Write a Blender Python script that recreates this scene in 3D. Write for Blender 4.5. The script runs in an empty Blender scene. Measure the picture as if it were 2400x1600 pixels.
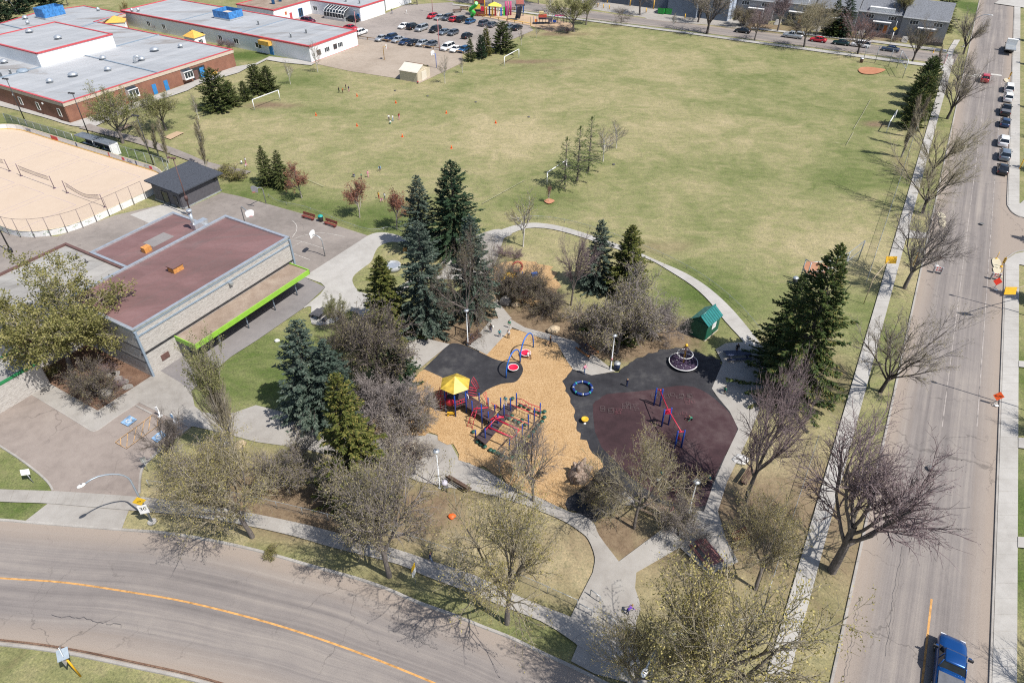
import bpy, bmesh, math, random
import numpy as np
from mathutils import Vector, Matrix
from mathutils.geometry import tessellate_polygon

scene = bpy.context.scene
COL = scene.collection
R = math.radians
# ------------------------------------------------------------------ camera, sky, sun, exposure
CAM_H = 55.0
PITCH = R(38.3)
FPX = 1600.0            # focal length in pixels of a 2400 px wide frame
cam_data = bpy.data.cameras.new('camera')
cam_data.sensor_width = 36.0
cam_data.lens = 36.0 * FPX / 2400.0
cam_data.clip_end = 3000.0
cam = bpy.data.objects.new('camera', cam_data)
cam.location = (0, 0, CAM_H)
cam.rotation_euler = (math.pi / 2 - PITCH, 0, 0)
COL.objects.link(cam)
scene.camera = cam

SHADOW_DIR = R(146.0)   # shadows point this way on the ground
SUN_EL = R(56.0)
sun_xy = (-math.cos(SHADOW_DIR), -math.sin(SHADOW_DIR))
world = bpy.data.worlds.new('World')
scene.world = world
world.use_nodes = True
wn = world.node_tree
sky = wn.nodes.new('ShaderNodeTexSky')
sky.sky_type = 'NISHITA'
sky.sun_disc = False
sky.sun_elevation = SUN_EL
sky.sun_rotation = math.atan2(sun_xy[0], sun_xy[1])
sky.air_density = 1.0
sky.dust_density = 1.2
wn.nodes['Background'].inputs['Strength'].default_value = 0.10
wn.links.new(sky.outputs['Color'], wn.nodes['Background'].inputs['Color'])
sun_data = bpy.data.lights.new('sun', 'SUN')
sun_data.energy = 4.6
sun_data.angle = R(0.5)
sun_data.color = (1.0, 0.955, 0.89)
sun = bpy.data.objects.new('sun', sun_data)
sun.location = (60, -40, 120)
sdir = Vector((-sun_xy[0] * math.cos(SUN_EL), -sun_xy[1] * math.cos(SUN_EL), -math.sin(SUN_EL)))
sun.rotation_euler = sdir.to_track_quat('-Z', 'Y').to_euler()
COL.objects.link(sun)
scene.view_settings.view_transform = 'Standard'
scene.view_settings.look = 'None'
scene.view_settings.gamma = 1.0
scene.view_settings.use_curve_mapping = False
scene.view_settings.exposure = 0.40
scene.cycles.max_bounces = 5
scene.cycles.transparent_max_bounces = 12
scene.cycles.use_denoising = False
scene.cycles.filter_width = 1.15

# ------------------------------------------------------------------ measuring helpers
SP, CP = math.sin(PITCH), math.cos(PITCH)
def P(u, v, z=0.0):
    """ground (or height z) position that the survey point (u, v) of the photograph stands on"""
    x = (u - 1200.0) / FPX; y = (v - 800.0) / FPX
    t = (CAM_H - z) / (SP + y * CP)
    return Vector((x * t, t * (CP - y * SP), z))
def height_of(u, v, vt):
    """height of an upright thing whose foot is at (u, v) and whose top reaches row vt"""
    b = P(u, v); lo, hi = 0.0, 45.0
    for _ in range(40):
        m = (lo + hi) / 2; dz = m - CAM_H
        d = b.y * CP - dz * SP; up = b.y * SP + dz * CP
        if 800 - FPX * up / d > vt: lo = m
        else: hi = m
    return lo
def avenue(k, v, z=0.0):
    """points on lines parallel to the avenue: k = slope to the vanishing point"""
    return P(2394.0 - k * (v + 453.0), v, z)
A60 = R(59.8)
E1 = Vector((math.cos(A60), math.sin(A60), 0))          # along the avenue / school grid
E2 = Vector((-math.sin(A60), math.cos(A60), 0))         # across it

# ------------------------------------------------------------------ objects
def tag(o, label=None, cat=None, group=None, kind=None):
    if label: o['label'] = label
    if cat: o['category'] = cat
    if group: o['group'] = group
    if kind: o['kind'] = kind
    return o
def thing(name, label, cat, loc=(0, 0, 0), rz=0.0, group=None, sc=None):
    o = bpy.data.objects.new(name, None)
    o.empty_display_size = 0.3
    o.location = loc; o.rotation_euler = (0, 0, rz)
    if sc: o.scale = sc
    COL.objects.link(o)
    return tag(o, label, cat, group)
def link(name, me, parent=None, mats=None):
    o = bpy.data.objects.new(name, me)
    COL.objects.link(o)
    if parent is not None: o.parent = parent
    if mats:
        for i, m in enumerate(mats):
            o.material_slots[i].link = 'OBJECT'; o.material_slots[i].material = m
    return o
def copy_tree(o, parent=None):
    c = o.copy(); COL.objects.link(c); c.parent = parent
    for ch in list(o.children):
        copy_tree(ch, c)
    return c

class MB:
    """collects shapes for ONE mesh"""
    def __init__(s): s.v = []; s.f = []; s.sm = []
    def add(s, vs, fs, smooth=False):
        n = len(s.v); s.v += [tuple(q) for q in vs]
        s.f += [tuple(i + n for i in f) for f in fs]; s.sm += [smooth] * len(fs)
        return s
    def box(s, c, size, rz=0.0, rx=0.0, ry=0.0):
        x, y, z = size[0] / 2, size[1] / 2, size[2] / 2
        m = Matrix.Translation(c) @ Matrix.Rotation(rz, 4, 'Z') @ Matrix.Rotation(ry, 4, 'Y') @ Matrix.Rotation(rx, 4, 'X')
        vs = [m @ Vector((a * x, b * y, d * z)) for d in (-1, 1) for b in (-1, 1) for a in (-1, 1)]
        return s.add(vs, [(0, 2, 3, 1), (4, 5, 7, 6), (0, 1, 5, 4), (2, 6, 7, 3), (0, 4, 6, 2), (1, 3, 7, 5)])
    def tube(s, p0, p1, r0, r1=None, n=8, cap=True, smooth=True):
        r1 = r0 if r1 is None else r1
        p0 = Vector(p0); p1 = Vector(p1); d = (p1 - p0)
        if d.length < 1e-6: return s
        d.normalize(); a = d.orthogonal().normalized(); b = d.cross(a)
        vs = [p + (a * math.cos(t) + b * math.sin(t)) * r for p, r in ((p0, r0), (p1, r1)) for t in [2 * math.pi * i / n for i in range(n)]]
        s.add(vs, [(i, (i + 1) % n, n + (i + 1) % n, n + i) for i in range(n)], smooth)
        if cap:
            k = len(s.v) - 2 * n
            s.f += [tuple(k + i for i in reversed(range(n))), tuple(k + n + i for i in range(n))]; s.sm += [False, False]
        return s
    def path(s, pts, r, n=6):
        pts = [Vector(p) for p in pts]
        rs = r if isinstance(r, (list, tuple)) else [r] * len(pts)
        rings = []; a = None
        for i, p in enumerate(pts):
            d = (pts[min(i + 1, len(pts) - 1)] - pts[max(i - 1, 0)]).normalized()
            a = d.orthogonal().normalized() if a is None else (a - d * a.dot(d)).normalized()
            b = d.cross(a)
            rings.append([p + (a * math.cos(t) + b * math.sin(t)) * rs[i] for t in [2 * math.pi * k / n for k in range(n)]])
        vs = [q for rg in rings for q in rg]; fs = []
        for i in range(len(pts) - 1):
            for k in range(n):
                fs.append((i * n + k, i * n + (k + 1) % n, (i + 1) * n + (k + 1) % n, (i + 1) * n + k))
        m = (len(pts) - 1) * n
        s.add(vs, fs, True)
        k0 = len(s.v) - len(vs)
        s.f += [tuple(k0 + i for i in reversed(range(n))), tuple(k0 + m + i for i in range(n))]; s.sm += [False, False]
        return s
    def lathe(s, prof, c=(0, 0, 0), n=16, smooth=True):
        c = Vector(c); vs = []; fs = []
        for r, z in prof:
            for k in range(n):
                t = 2 * math.pi * k / n
                vs.append(c + Vector((r * math.cos(t), r * math.sin(t), z)))
        for i in range(len(prof) - 1):
            for k in range(n):
                fs.append((i * n + k, i * n + (k + 1) % n, (i + 1) * n + (k + 1) % n, (i + 1) * n + k))
        s.add(vs, fs, smooth)
        k0 = len(s.v) - len(vs)
        s.f += [tuple(k0 + i for i in reversed(range(n))), tuple(k0 + (len(prof) - 1) * n + i for i in range(n))]; s.sm += [False, False]
        return s
    def prism(s, pts, z0, z1, top=True, bottom=False):
        n = len(pts)
        ar = sum(pts[i][0] * pts[(i + 1) % n][1] - pts[(i + 1) % n][0] * pts[i][1] for i in range(n))
        if ar < 0: pts = list(reversed(pts))
        vs = [(p[0], p[1], z0) for p in pts] + [(p[0], p[1], z1) for p in pts]
        fs = [(i, (i + 1) % n, n + (i + 1) % n, n + i) for i in range(n)]
        tris = tessellate_polygon([[Vector((p[0], p[1], 0)) for p in pts]])
        for t in tris:
            a, b, c = [Vector((pts[i][0], pts[i][1], 0)) for i in t]
            t = t if (b - a).cross(c - a).z > 0 else (t[0], t[2], t[1])
            if top: fs.append(tuple(i + n for i in t))
            if bottom: fs.append((t[0], t[2], t[1]))
        return s.add(vs, fs)
    def ring_torus(s, c, R0, r, n=28, m=8, axis=None, arc=(0, 2 * math.pi)):
        rot = Matrix.Identity(3) if axis is None else Vector((0, 0, 1)).rotation_difference(Vector(axis)).to_matrix()
        pts = [Vector(c) + rot @ Vector((R0 * math.cos(arc[0] + (arc[1] - arc[0]) * i / n), R0 * math.sin(arc[0] + (arc[1] - arc[0]) * i / n), 0)) for i in range(n + 1)]
        return s.path(pts, r, m)
    def ball(s, c, rx, ry=None, rz=None, n=10, m=7):
        ry = ry or rx; rz = rz or rx
        vs = []; fs = []
        for i in range(m + 1):
            a = math.pi * i / m
            for k in range(n):
                t = 2 * math.pi * k / n
                vs.append((c[0] + rx * math.sin(a) * math.cos(t), c[1] + ry * math.sin(a) * math.sin(t), c[2] - rz * math.cos(a)))
        for i in range(m):
            for k in range(n):
                fs.append((i * n + k, i * n + (k + 1) % n, (i + 1) * n + (k + 1) % n, (i + 1) * n + k))
        return s.add(vs, fs, True)
    def mesh(s, name, mat=None):
        me = bpy.data.meshes.new(name)
        me.from_pydata(s.v, [], s.f)
        me.polygons.foreach_set('use_smooth', s.sm)
        if mat: me.materials.append(mat)
        me.update()
        return me
    def build(s, name, mat, parent=None, kind=None):
        o = link(name, s.mesh(name, mat), parent)
        if kind: o['kind'] = kind
        return o

def smooth(pts, n=6, closed=False):
    """Catmull-Rom through points"""
    pts = [Vector(p) for p in pts]; out = []
    N = len(pts); rng = range(N if closed else N - 1)
    for i in rng:
        p1, p2 = pts[i], pts[(i + 1) % N]
        p0 = pts[(i - 1) % N] if (closed or i > 0) else p1 * 2 - p2
        p3 = pts[(i + 2) % N] if (closed or i < N - 2) else p2 * 2 - p1
        for k in range(n):
            t = k / n
            out.append(0.5 * ((2 * p1) + (p2 - p0) * t + (2 * p0 - 5 * p1 + 4 * p2 - p3) * t * t + (3 * p1 - p0 - 3 * p2 + p3) * t ** 3))
    if not closed: out.append(pts[-1])
    return out
def PX(lst, z=0.0): return [P(u, v, z) for u, v in lst]

# ------------------------------------------------------------------ materials
def nodes_of(m):
    m.use_nodes = True
    return m.node_tree, m.node_tree.nodes['Principled BSDF']
def ramp(nt, a, b, stops):
    r = nt.nodes.new('ShaderNodeValToRGB')
    while len(r.color_ramp.elements) > 1: r.color_ramp.elements.remove(r.color_ramp.elements[-1])
    for i, (pos, c) in enumerate(stops):
        e = r.color_ramp.elements[0] if i == 0 else r.color_ramp.elements.new(pos)
        e.position = pos; e.color = (*c, 1) if len(c) == 3 else c
    nt.links.new(a, r.inputs['Fac'])
    return r
def noise(nt, vec, scale, detail=4.0, rough=0.6, dist=0.0):
    n = nt.nodes.new('ShaderNodeTexNoise')
    n.inputs['Scale'].default_value = scale; n.inputs['Detail'].default_value = detail
    n.inputs['Roughness'].default_value = rough; n.inputs['Distortion'].default_value = dist
    if vec is not None: nt.links.new(vec, n.inputs['Vector'])
    return n.outputs['Fac']
def math_n(nt, op, a, b=None, clamp=False):
    n = nt.nodes.new('ShaderNodeMath'); n.operation = op; n.use_clamp = clamp
    for i, x in enumerate((a, b)):
        if x is None: continue
        if isinstance(x, (int, float)): n.inputs[i].default_value = x
        else: nt.links.new(x, n.inputs[i])
    return n.outputs[0]
def mix_c(nt, fac, a, b, mode='MIX'):
    n = nt.nodes.new('ShaderNodeMix'); n.data_type = 'RGBA'; n.blend_type = mode
    for s, x in ((n.inputs['Factor'], fac), (n.inputs[6], a), (n.inputs[7], b)):
        if isinstance(x, (int, float)): s.default_value = x
        elif isinstance(x, tuple): s.default_value = (*x, 1)
        else: nt.links.new(x, s)
    return n.outputs[2]
def position(nt, mapping=None):
    g = nt.nodes.new('ShaderNodeNewGeometry')
    if not mapping: return g.outputs['Position']
    mp = nt.nodes.new('ShaderNodeMapping')
    mp.inputs['Rotation'].default_value = mapping[0]; mp.inputs['Scale'].default_value = mapping[1]
    nt.links.new(g.outputs['Position'], mp.inputs['Vector'])
    return mp.outputs['Vector']
def uvmap(nt, sc=(1, 1, 1)):
    t = nt.nodes.new('ShaderNodeTexCoord'); mp = nt.nodes.new('ShaderNodeMapping')
    mp.inputs['Scale'].default_value = sc
    nt.links.new(t.outputs['UV'], mp.inputs['Vector'])
    return mp.outputs['Vector'], t.outputs['UV']
def bump(nt, bsdf, h, strength=0.3, dist=0.02):
    b = nt.nodes.new('ShaderNodeBump'); b.inputs['Strength'].default_value = strength; b.inputs['Distance'].default_value = dist
    nt.links.new(h, b.inputs['Height']); nt.links.new(b.outputs['Normal'], bsdf.inputs['Normal'])
MATS = {}
def M(name, col, rough=0.7, var=0.12, scale=2.0, metal=0.0, coat=0.0, rnd=0.0):
    """plain surface with a little dirt and unevenness"""
    if name in MATS: return MATS[name]
    m = bpy.data.materials.new(name); nt, b = nodes_of(m)
    pos = position(nt)
    n1 = noise(nt, pos, scale, 5.0); 
    lo = tuple(max(0, c * (1 - 2.2 * var)) for c in col); hi = tuple(min(1, c * (1 + 1.6 * var)) for c in col)
    c = ramp(nt, n1, None, [(0.3, lo), (0.5, col), (0.72, hi)]).outputs['Color']
    if rnd:
        oi = nt.nodes.new('ShaderNodeObjectInfo')
        v = math_n(nt, 'MULTIPLY_ADD', oi.outputs['Random'], rnd * 2); v.node.inputs[2].default_value = 1 - rnd
        hs = nt.nodes.new('ShaderNodeHueSaturation'); nt.links.new(v, hs.inputs['Value']); nt.links.new(c, hs.inputs['Color']); c = hs.outputs['Color']
    nt.links.new(c, b.inputs['Base Color'])
    b.inputs['Roughness'].default_value = rough; b.inputs['Metallic'].default_value = metal
    b.inputs['Coat Weight'].default_value = coat
    MATS[name] = m
    return m
# ------------------------------------------------------------------ ground materials
def grass_mat():
    m = bpy.data.materials.new('lawn'); nt, b = nodes_of(m)
    pos = position(nt)
    big = noise(nt, pos, 0.04, 5, 0.62, 0.8); mid = noise(nt, pos, 0.21, 5, 0.68, 0.9)
    st = noise(nt, position(nt, ((0, 0, R(31)), (0.55, 1.3, 1))), 0.6, 5, 0.65)
    fine = noise(nt, pos, 1.5, 6, 0.8); tiny = noise(nt, pos, 5.0, 4, 0.8)
    a = nt.nodes.new('ShaderNodeAttribute'); a.attribute_name = 'lush'
    d = nt.nodes.new('ShaderNodeAttribute'); d.attribute_name = 'dirt'
    s = math_n(nt, 'MULTIPLY', big, 0.62); s = math_n(nt, 'ADD', s, math_n(nt, 'MULTIPLY', mid, 0.58))
    s = math_n(nt, 'ADD', s, math_n(nt, 'MULTIPLY', st, 0.36)); s = math_n(nt, 'ADD', s, math_n(nt, 'MULTIPLY', fine, 0.60))
    s = math_n(nt, 'ADD', s, a.outputs['Fac']); s = math_n(nt, 'SUBTRACT', s, 0.63)
    c = ramp(nt, s, None, [(0.20, (0.345, 0.295, 0.180)), (0.36, (0.272, 0.246, 0.135)), (0.49, (0.205, 0.206, 0.098)), (0.63, (0.145, 0.164, 0.066)), (0.84, (0.078, 0.112, 0.032))]).outputs['Color']
    gr = ramp(nt, tiny, None, [(0.34, (0.58, 0.60, 0.58)), (0.46, (0.93, 0.94, 0.93)), (0.55, (1.08, 1.06, 1.04)), (0.66, (1.42, 1.37, 1.30))]).outputs['Color']
    c = mix_c(nt, 1.0, c, gr, 'MULTIPLY')
    gr2 = ramp(nt, fine, None, [(0.36, (0.66, 0.69, 0.66)), (0.5, (1, 1, 1)), (0.64, (1.28, 1.24, 1.20))]).outputs['Color']
    c = mix_c(nt, 1.0, c, gr2, 'MULTIPLY')
    dn = math_n(nt, 'ADD', d.outputs['Fac'], math_n(nt, 'MULTIPLY', math_n(nt, 'SUBTRACT', mid, 0.5), 1.1))
    dn = math_n(nt, 'ADD', dn, math_n(nt, 'MULTIPLY', math_n(nt, 'SUBTRACT', fine, 0.5), 0.9))
    df = ramp(nt, dn, None, [(0.22, (0, 0, 0)), (0.85, (1, 1, 1))]).outputs['Color']
    dirt = ramp(nt, fine, None, [(0.28, (0.10, 0.070, 0.046)), (0.5, (0.185, 0.135, 0.088)), (0.75, (0.265, 0.205, 0.135))]).outputs['Color']
    c = mix_c(nt, df, c, dirt)
    nt.links.new(c, b.inputs['Base Color']); b.inputs['Roughness'].default_value = 0.95
    b.inputs['Specular IOR Level'].default_value = 0.1
    bump(nt, b, tiny, 0.7, 0.09)
    return m
def paved(name, c0, c1, c2, crack=0.0, streak=0.0, grain=0.12, joints=None, blotch=0.09):
    """asphalt and concrete: blotches, grain, tyre streaks along the strip, cracks"""
    m = bpy.data.materials.new(name); nt, b = nodes_of(m)
    pos = position(nt)
    big = noise(nt, pos, blotch, 5, 0.6, 0.4); mid = noise(nt, pos, 0.8, 5, 0.65); tiny = noise(nt, pos, 14.0, 2, 0.7)
    s = math_n(nt, 'ADD', math_n(nt, 'MULTIPLY', big, 0.62), math_n(nt, 'MULTIPLY', mid, 0.38))
    if streak:
        mp, uv = uvmap(nt, (1.0, 0.025, 1))
        lane = noise(nt, mp, 1.1, 4, 0.62)
        fine = noise(nt, uvmap(nt, (5.0, 0.03, 1))[0], 1.0, 3, 0.6)
        lane = math_n(nt, 'ADD', math_n(nt, 'MULTIPLY', lane, 0.75), math_n(nt, 'MULTIPLY', fine, 0.25))
        s = math_n(nt, 'ADD', math_n(nt, 'MULTIPLY', s, 1 - streak), math_n(nt, 'MULTIPLY', lane, streak))
        ed = nt.nodes.new('ShaderNodeAttribute'); ed.attribute_name = 'edge'
        dust = ramp(nt, math_n(nt, 'ADD', ed.outputs['Fac'], math_n(nt, 'MULTIPLY', math_n(nt, 'SUBTRACT', lane, .5), .25)), None, [(0.06, (.85, .85, .85)), (0.24, (0, 0, 0))]).outputs['Color']
    c = ramp(nt, s, None, [(0.36, c0), (0.5, c1), (0.64, c2)]).outputs['Color']
    if streak: c = mix_c(nt, dust, c, (.300, .250, .208))
    g = ramp(nt, tiny, None, [(0.2, (1 - grain * 2,) * 3), (0.5, (1, 1, 1)), (0.8, (1 + grain,) * 3)]).outputs['Color']
    c = mix_c(nt, 1.0, c, g, 'MULTIPLY')
    if crack:
        v = nt.nodes.new('ShaderNodeTexVoronoi'); v.feature = 'DISTANCE_TO_EDGE'; v.inputs['Scale'].default_value = 0.16
        wob = nt.nodes.new('ShaderNodeVectorMath'); wob.operation = 'MULTIPLY_ADD'
        nz = nt.nodes.new('ShaderNodeTexNoise'); nz.inputs['Scale'].default_value = 0.9; nz.inputs['Detail'].default_value = 5
        nt.links.new(pos, nz.inputs['Vector']); nt.links.new(nz.outputs['Color'], wob.inputs[0]); wob.inputs[1].default_value = (2.2, 2.2, 0); nt.links.new(pos, wob.inputs[2])
        nt.links.new(wob.outputs[0], v.inputs['Vector'])
        e = ramp(nt, v.outputs['Distance'], None, [(0.0, (1, 1, 1)), (0.011, (0, 0, 0))]).outputs['Color']
        msk = ramp(nt, noise(nt, pos, 0.11, 3), None, [(0.47, (0, 0, 0)), (0.6, (1, 1, 1))]).outputs['Color']
        f = mix_c(nt, 1.0, e, msk, 'MULTIPLY')
        f = math_n(nt, 'MULTIPLY', f, crack)
        c = mix_c(nt, f, c, tuple(x * 0.35 for x in c0))
    nt.links.new(c, b.inputs['Base Color']); b.inputs['Roughness'].default_value = 0.92
    b.inputs['Specular IOR Level'].default_value = 0.2
    bump(nt, b, tiny, 0.25, 0.01)
    MATS[name] = m
    return m
GRASS = grass_mat()
ASPH = paved('road_asphalt', (0.148, 0.133, 0.128), (0.210, 0.188, 0.176), (0.290, 0.258, 0.230), 0.5, 0.68, 0.12)
ASPH2 = paved('lot_asphalt', (0.20, 0.168, 0.150), (0.262, 0.222, 0.197), (0.300, 0.258, 0.228), 0.5, 0, 0.10)
ASPH3 = paved('court_asphalt', (0.190, 0.168, 0.152), (0.240, 0.212, 0.192), (0.285, 0.252, 0.225), 0.5, 0, 0.10)
SCHOOLASPH = paved('school_lot_asphalt', (0.215, 0.190, 0.172), (0.268, 0.236, 0.214), (0.310, 0.272, 0.245), 0.35, 0, 0.08)
TANASPH = paved('playground_asphalt', (0.27, 0.222, 0.175), (0.325, 0.272, 0.22), (0.36, 0.305, 0.25), 0.45, 0, 0.06)
GREYWALK = paved('grey_walk', (0.170, 0.158, 0.158), (0.208, 0.194, 0.192), (0.24, 0.222, 0.217), 0.15, 0, 0.1)
CONC = paved('concrete', (0.245, 0.226, 0.204), (0.312, 0.293, 0.268), (0.360, 0.342, 0.316), 0.1, 0, 0.09)
CONC2 = paved('pale_concrete', (0.31, 0.295, 0.272), (0.372, 0.357, 0.333), (0.42, 0.405, 0.38), 0.08, 0, 0.07)
KERBM = paved('kerb_concrete', (0.24, 0.22, 0.20), (0.33, 0.31, 0.285), (0.39, 0.37, 0.34), 0, 0, 0.15)
RINKM = paved('rink_sand', (0.465, 0.372, 0.288), (0.490, 0.395, 0.308), (0.51, 0.415, 0.326), 0, 0, 0.03, blotch=0.05)
BLACKR = paved('black_rubber', (0.022, 0.022, 0.026), (0.038, 0.038, 0.043), (0.078, 0.077, 0.078), 0, 0, 0.2, blotch=0.16)
MAROON = paved('maroon_rubber', (0.036, 0.021, 0.024), (0.055, 0.031, 0.035), (0.088, 0.060, 0.062), 0, 0, 0.2, blotch=0.14)
MULCH = paved('bark_mulch', (0.085, 0.05, 0.035), (0.15, 0.09, 0.062), (0.22, 0.145, 0.10), 0, 0, 0.45, blotch=0.3)
CLAY = paved('red_clay', (0.36, 0.16, 0.09), (0.42, 0.20, 0.115), (0.46, 0.235, 0.14), 0, 0, 0.08)
SANDPIT = paved('pale_sand', (0.36, 0.255, 0.165), (0.42, 0.305, 0.20), (0.46, 0.34, 0.235), 0, 0, 0.1)
def chips_mat():
    m = bpy.data.materials.new('wood_chips'); nt, b = nodes_of(m); pos = position(nt)
    v = nt.nodes.new('ShaderNodeTexVoronoi'); v.inputs['Scale'].default_value = 13.0; nt.links.new(pos, v.inputs['Vector'])
    hs = nt.nodes.new('ShaderNodeSeparateColor'); nt.links.new(v.outputs['Color'], hs.inputs[0])
    big = noise(nt, pos, 0.35, 4)
    s = math_n(nt, 'ADD', math_n(nt, 'MULTIPLY', hs.outputs[0], 0.62), math_n(nt, 'MULTIPLY', big, 0.45))
    c = ramp(nt, s, None, [(0.12, (0.23, 0.135, 0.057)), (0.34, (0.345, 0.212, 0.095)), (0.58, (0.415, 0.266, 0.126)), (0.84, (0.48, 0.33, 0.178)), (1.0, (0.55, 0.41, 0.25))]).outputs['Color']
    nt.links.new(c, b.inputs['Base Color']); b.inputs['Roughness'].default_value = 0.9
    bump(nt, b, v.outputs['Distance'], 0.6, 0.05)
    return m
CHIPS = chips_mat()
YLINE = M('yellow_line_paint', (0.50, 0.265, 0.085), 0.8, 0.22, 2.0)
WLINE = M('white_line_paint', (0.50, 0.48, 0.44), 0.8, 0.2, 2.0)
PURPLE = M('purple_line_paint', (0.33, 0.27, 0.36), 0.8, 0.2, 1.0)
BLUEPAINT = M('blue_parking_paint', (0.20, 0.33, 0.50), 0.8, 0.3, 2.0)
OLINE = M('orange_line_paint', (0.42, 0.26, 0.12), 0.9, 0.3, 2.0)

# ------------------------------------------------------------------ ground sheet with worn and lush places
def axis(lo, hi, flo, fhi, step):
    return np.concatenate([np.linspace(lo, flo, 10)[:-1], np.arange(flo, fhi, step), np.linspace(fhi, hi, 10)])
xs = axis(-900, 900, -190, 190, 1.5); ys = axis(-200, 1400, 18, 290, 1.5)
GX, GY = np.meshgrid(xs, ys)
dirt = np.zeros_like(GX); lush = np.zeros_like(GX)
def blob(arr, u, v, rx, ry, val, ang=0.0):
    c = P(u, v); ca, sa = math.cos(ang), math.sin(ang)
    dx, dy = GX - c.x, GY - c.y
    a = (dx * ca + dy * sa) / rx; b2 = (-dx * sa + dy * ca) / ry
    arr += val * np.exp(-(a * a + b2 * b2))
for q in [(1280, 760, 11, 5, .6), (1330, 790, 9, 4, .65), (1210, 700, 7, 5, .6), (1480, 800, 8, 4, .5), (1150, 1270, 16, 9, .30), (1820, 1220, 9, 16, .34), (1600, 1450, 14, 8, .30), (560, 1130, 16, 6, .30), (800, 1190, 14, 5, .34), (1250, 590, 10, 8, .2), (1000, 1380, 14, 3, .2), (2000, 1200, 3, 20, .25), (150, 1560, 20, 4, .25), (1500, 790, 14, 4, .3), (1560, 770, 5, 3, .35), (1060, 790, 7, 5, .95),
          (960, 930, 5, 5, .8), (900, 1000, 6, 6, .65), (1440, 1250, 3.5, 3.5, .75), (1010, 1200, 4, 3, .25), (1480, 830, 6, 2.5, .45), (1545, 580, 7, 3.0, .55),
          (1225, 145, 9, 2.5, .8), (1300, 160, 9, 2.5, .5), (1330, 142, 7, 2, .4), (640, 248, 8, 2.0, .8), (630, 243, 4, 2, .4), (2055, 292, 4, 2.2, .9), (1330, 470, 3, 2, .4), (1430, 62, 9, 2.5, .5), (1300, 80, 14, 3, .75),
          (1760, 1170, 6, 4, .45), (1720, 1250, 6, 5, .35), (820, 1200, 9, 3, .4), (500, 1120, 9, 5, .25), (1960, 1250, 3, 12, .25), (1930, 870, 5, 9, .6),
          (2120, 390, 2, 9, .5), (250, 900, 3, 3, .2), (660, 1180, 8, 3, .35), (330, 70, 3, 2, .2), (1880, 70, 30, 7, .55), (2080, 90, 24, 6, .6), (1760, 60, 12, 6, .6)]:
    blob(dirt, *q)
for q in [(1950, 235, 26, 9, .10, R(-30)), (1780, 180, 7, 3, .20), (1690, 250, 14, 5, .16, R(-30)), (2010, 340, 26, 6, .16, R(60)), (1990, 420, 12, 5, .14), (1650, 690, 6, 6, .3), (610, 855, 15, 11, .20), (540, 900, 8, 5, .08), (900, 600, 7, 5, .22), (860, 660, 5, 5, .25),
          (150, 330, 22, 3, .5, R(-30)), (280, 355, 8, 3, .4, R(-30)), (580, 130, 9, 4, .55), (1300, 60, 12, 3, .25), (720, 190, 10, 5, .2), (600, 450, 9, 6, .3), (760, 490, 9, 4, .3), (900, 520, 8, 4, .25), (1650, 800, 4, 3, .25),
          (2380, 860, 3, 16, .35), (2390, 1150, 3, 14, .35), (2390, 1350, 3, 14, .3), (30, 1195, 5, 3, .35), (10, 1100, 6, 4, .15), (700, 1310, 9, 1.8, .18), (1060, 1400, 9, 2, .25), (1300, 1480, 7, 2, .25), (1960, 1440, 3, 9, .18), (2090, 800, 3, 9, .15), (2285, 20, 5, 12, .6), (480, 20, 6, 4, .4),
          (1700, 480, 30, 4, .12, R(60)), (1290, 470, 8, 4, .2), (1500, 400, 18, 6, .12), (740, 260, 8, 3, .15)]:
    blob(lush, *q)
for q in [(1100, 330, 34, 9, -.10), (1500, 300, 40, 10, -.06), (1330, 220, 22, 8, -.10), (620, 280, 20, 7, -.09), (1800, 420, 26, 6, -.08, R(60)), (1950, 560, 16, 5, -.08), (1150, 1280, 12, 8, -.14), (1330, 1330, 6, 6, -.15), (1900, 1300, 5, 14, -.12), (900, 1220, 14, 6, -.10), (450, 1150, 12, 6, -.10), (1780, 1150, 8, 8, -.16), (1500, 1270, 5, 4, -.1), (200, 1570, 14, 5, -.02), (1550, 1500, 14, 10, -.05), (1900, 1050, 4, 20, -.10), (2100, 640, 4, 20, -.06), (1250, 590, 8, 6, -.08)]:
    blob(lush, *q)
ny, nx = GX.shape
gv = np.stack([GX.ravel(), GY.ravel(), np.zeros(GX.size)], 1)
idx = np.arange(ny * nx).reshape(ny, nx)
gf = np.stack([idx[:-1, :-1], idx[:-1, 1:], idx[1:, 1:], idx[1:, :-1]], -1).reshape(-1, 4)
def np_mesh(name, v, f, mat=None, attrs=None, smooth_=False):
    me = bpy.data.meshes.new(name)
    v = np.ascontiguousarray(v, np.float32); f = np.ascontiguousarray(f, np.int32); k = f.shape[1]
    me.vertices.add(len(v)); me.vertices.foreach_set('co', v.ravel())
    me.loops.add(f.size); me.loops.foreach_set('vertex_index', f.ravel())
    me.polygons.add(len(f)); me.polygons.foreach_set('loop_start', np.arange(0, f.size, k, dtype=np.int32))
    me.polygons.foreach_set('loop_total', np.full(len(f), k, np.int32))
    if smooth_: me.polygons.foreach_set('use_smooth', np.ones(len(f), bool))
    for nm, (dom, arr) in (attrs or {}).items():
        a = me.attributes.new(nm, 'FLOAT', dom); a.data.foreach_set('value', np.ascontiguousarray(arr, np.float32))
    if mat: me.materials.append(mat)
    me.update(calc_edges=True)
    return me
g = link('ground', np_mesh('ground', gv, gf, GRASS, {'lush': ('POINT', lush.ravel()), 'dirt': ('POINT', np.clip(dirt, 0, 1.2).ravel())}))
tag(g, 'patchy spring lawn of green and straw grass', 'ground', kind='structure')

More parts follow.
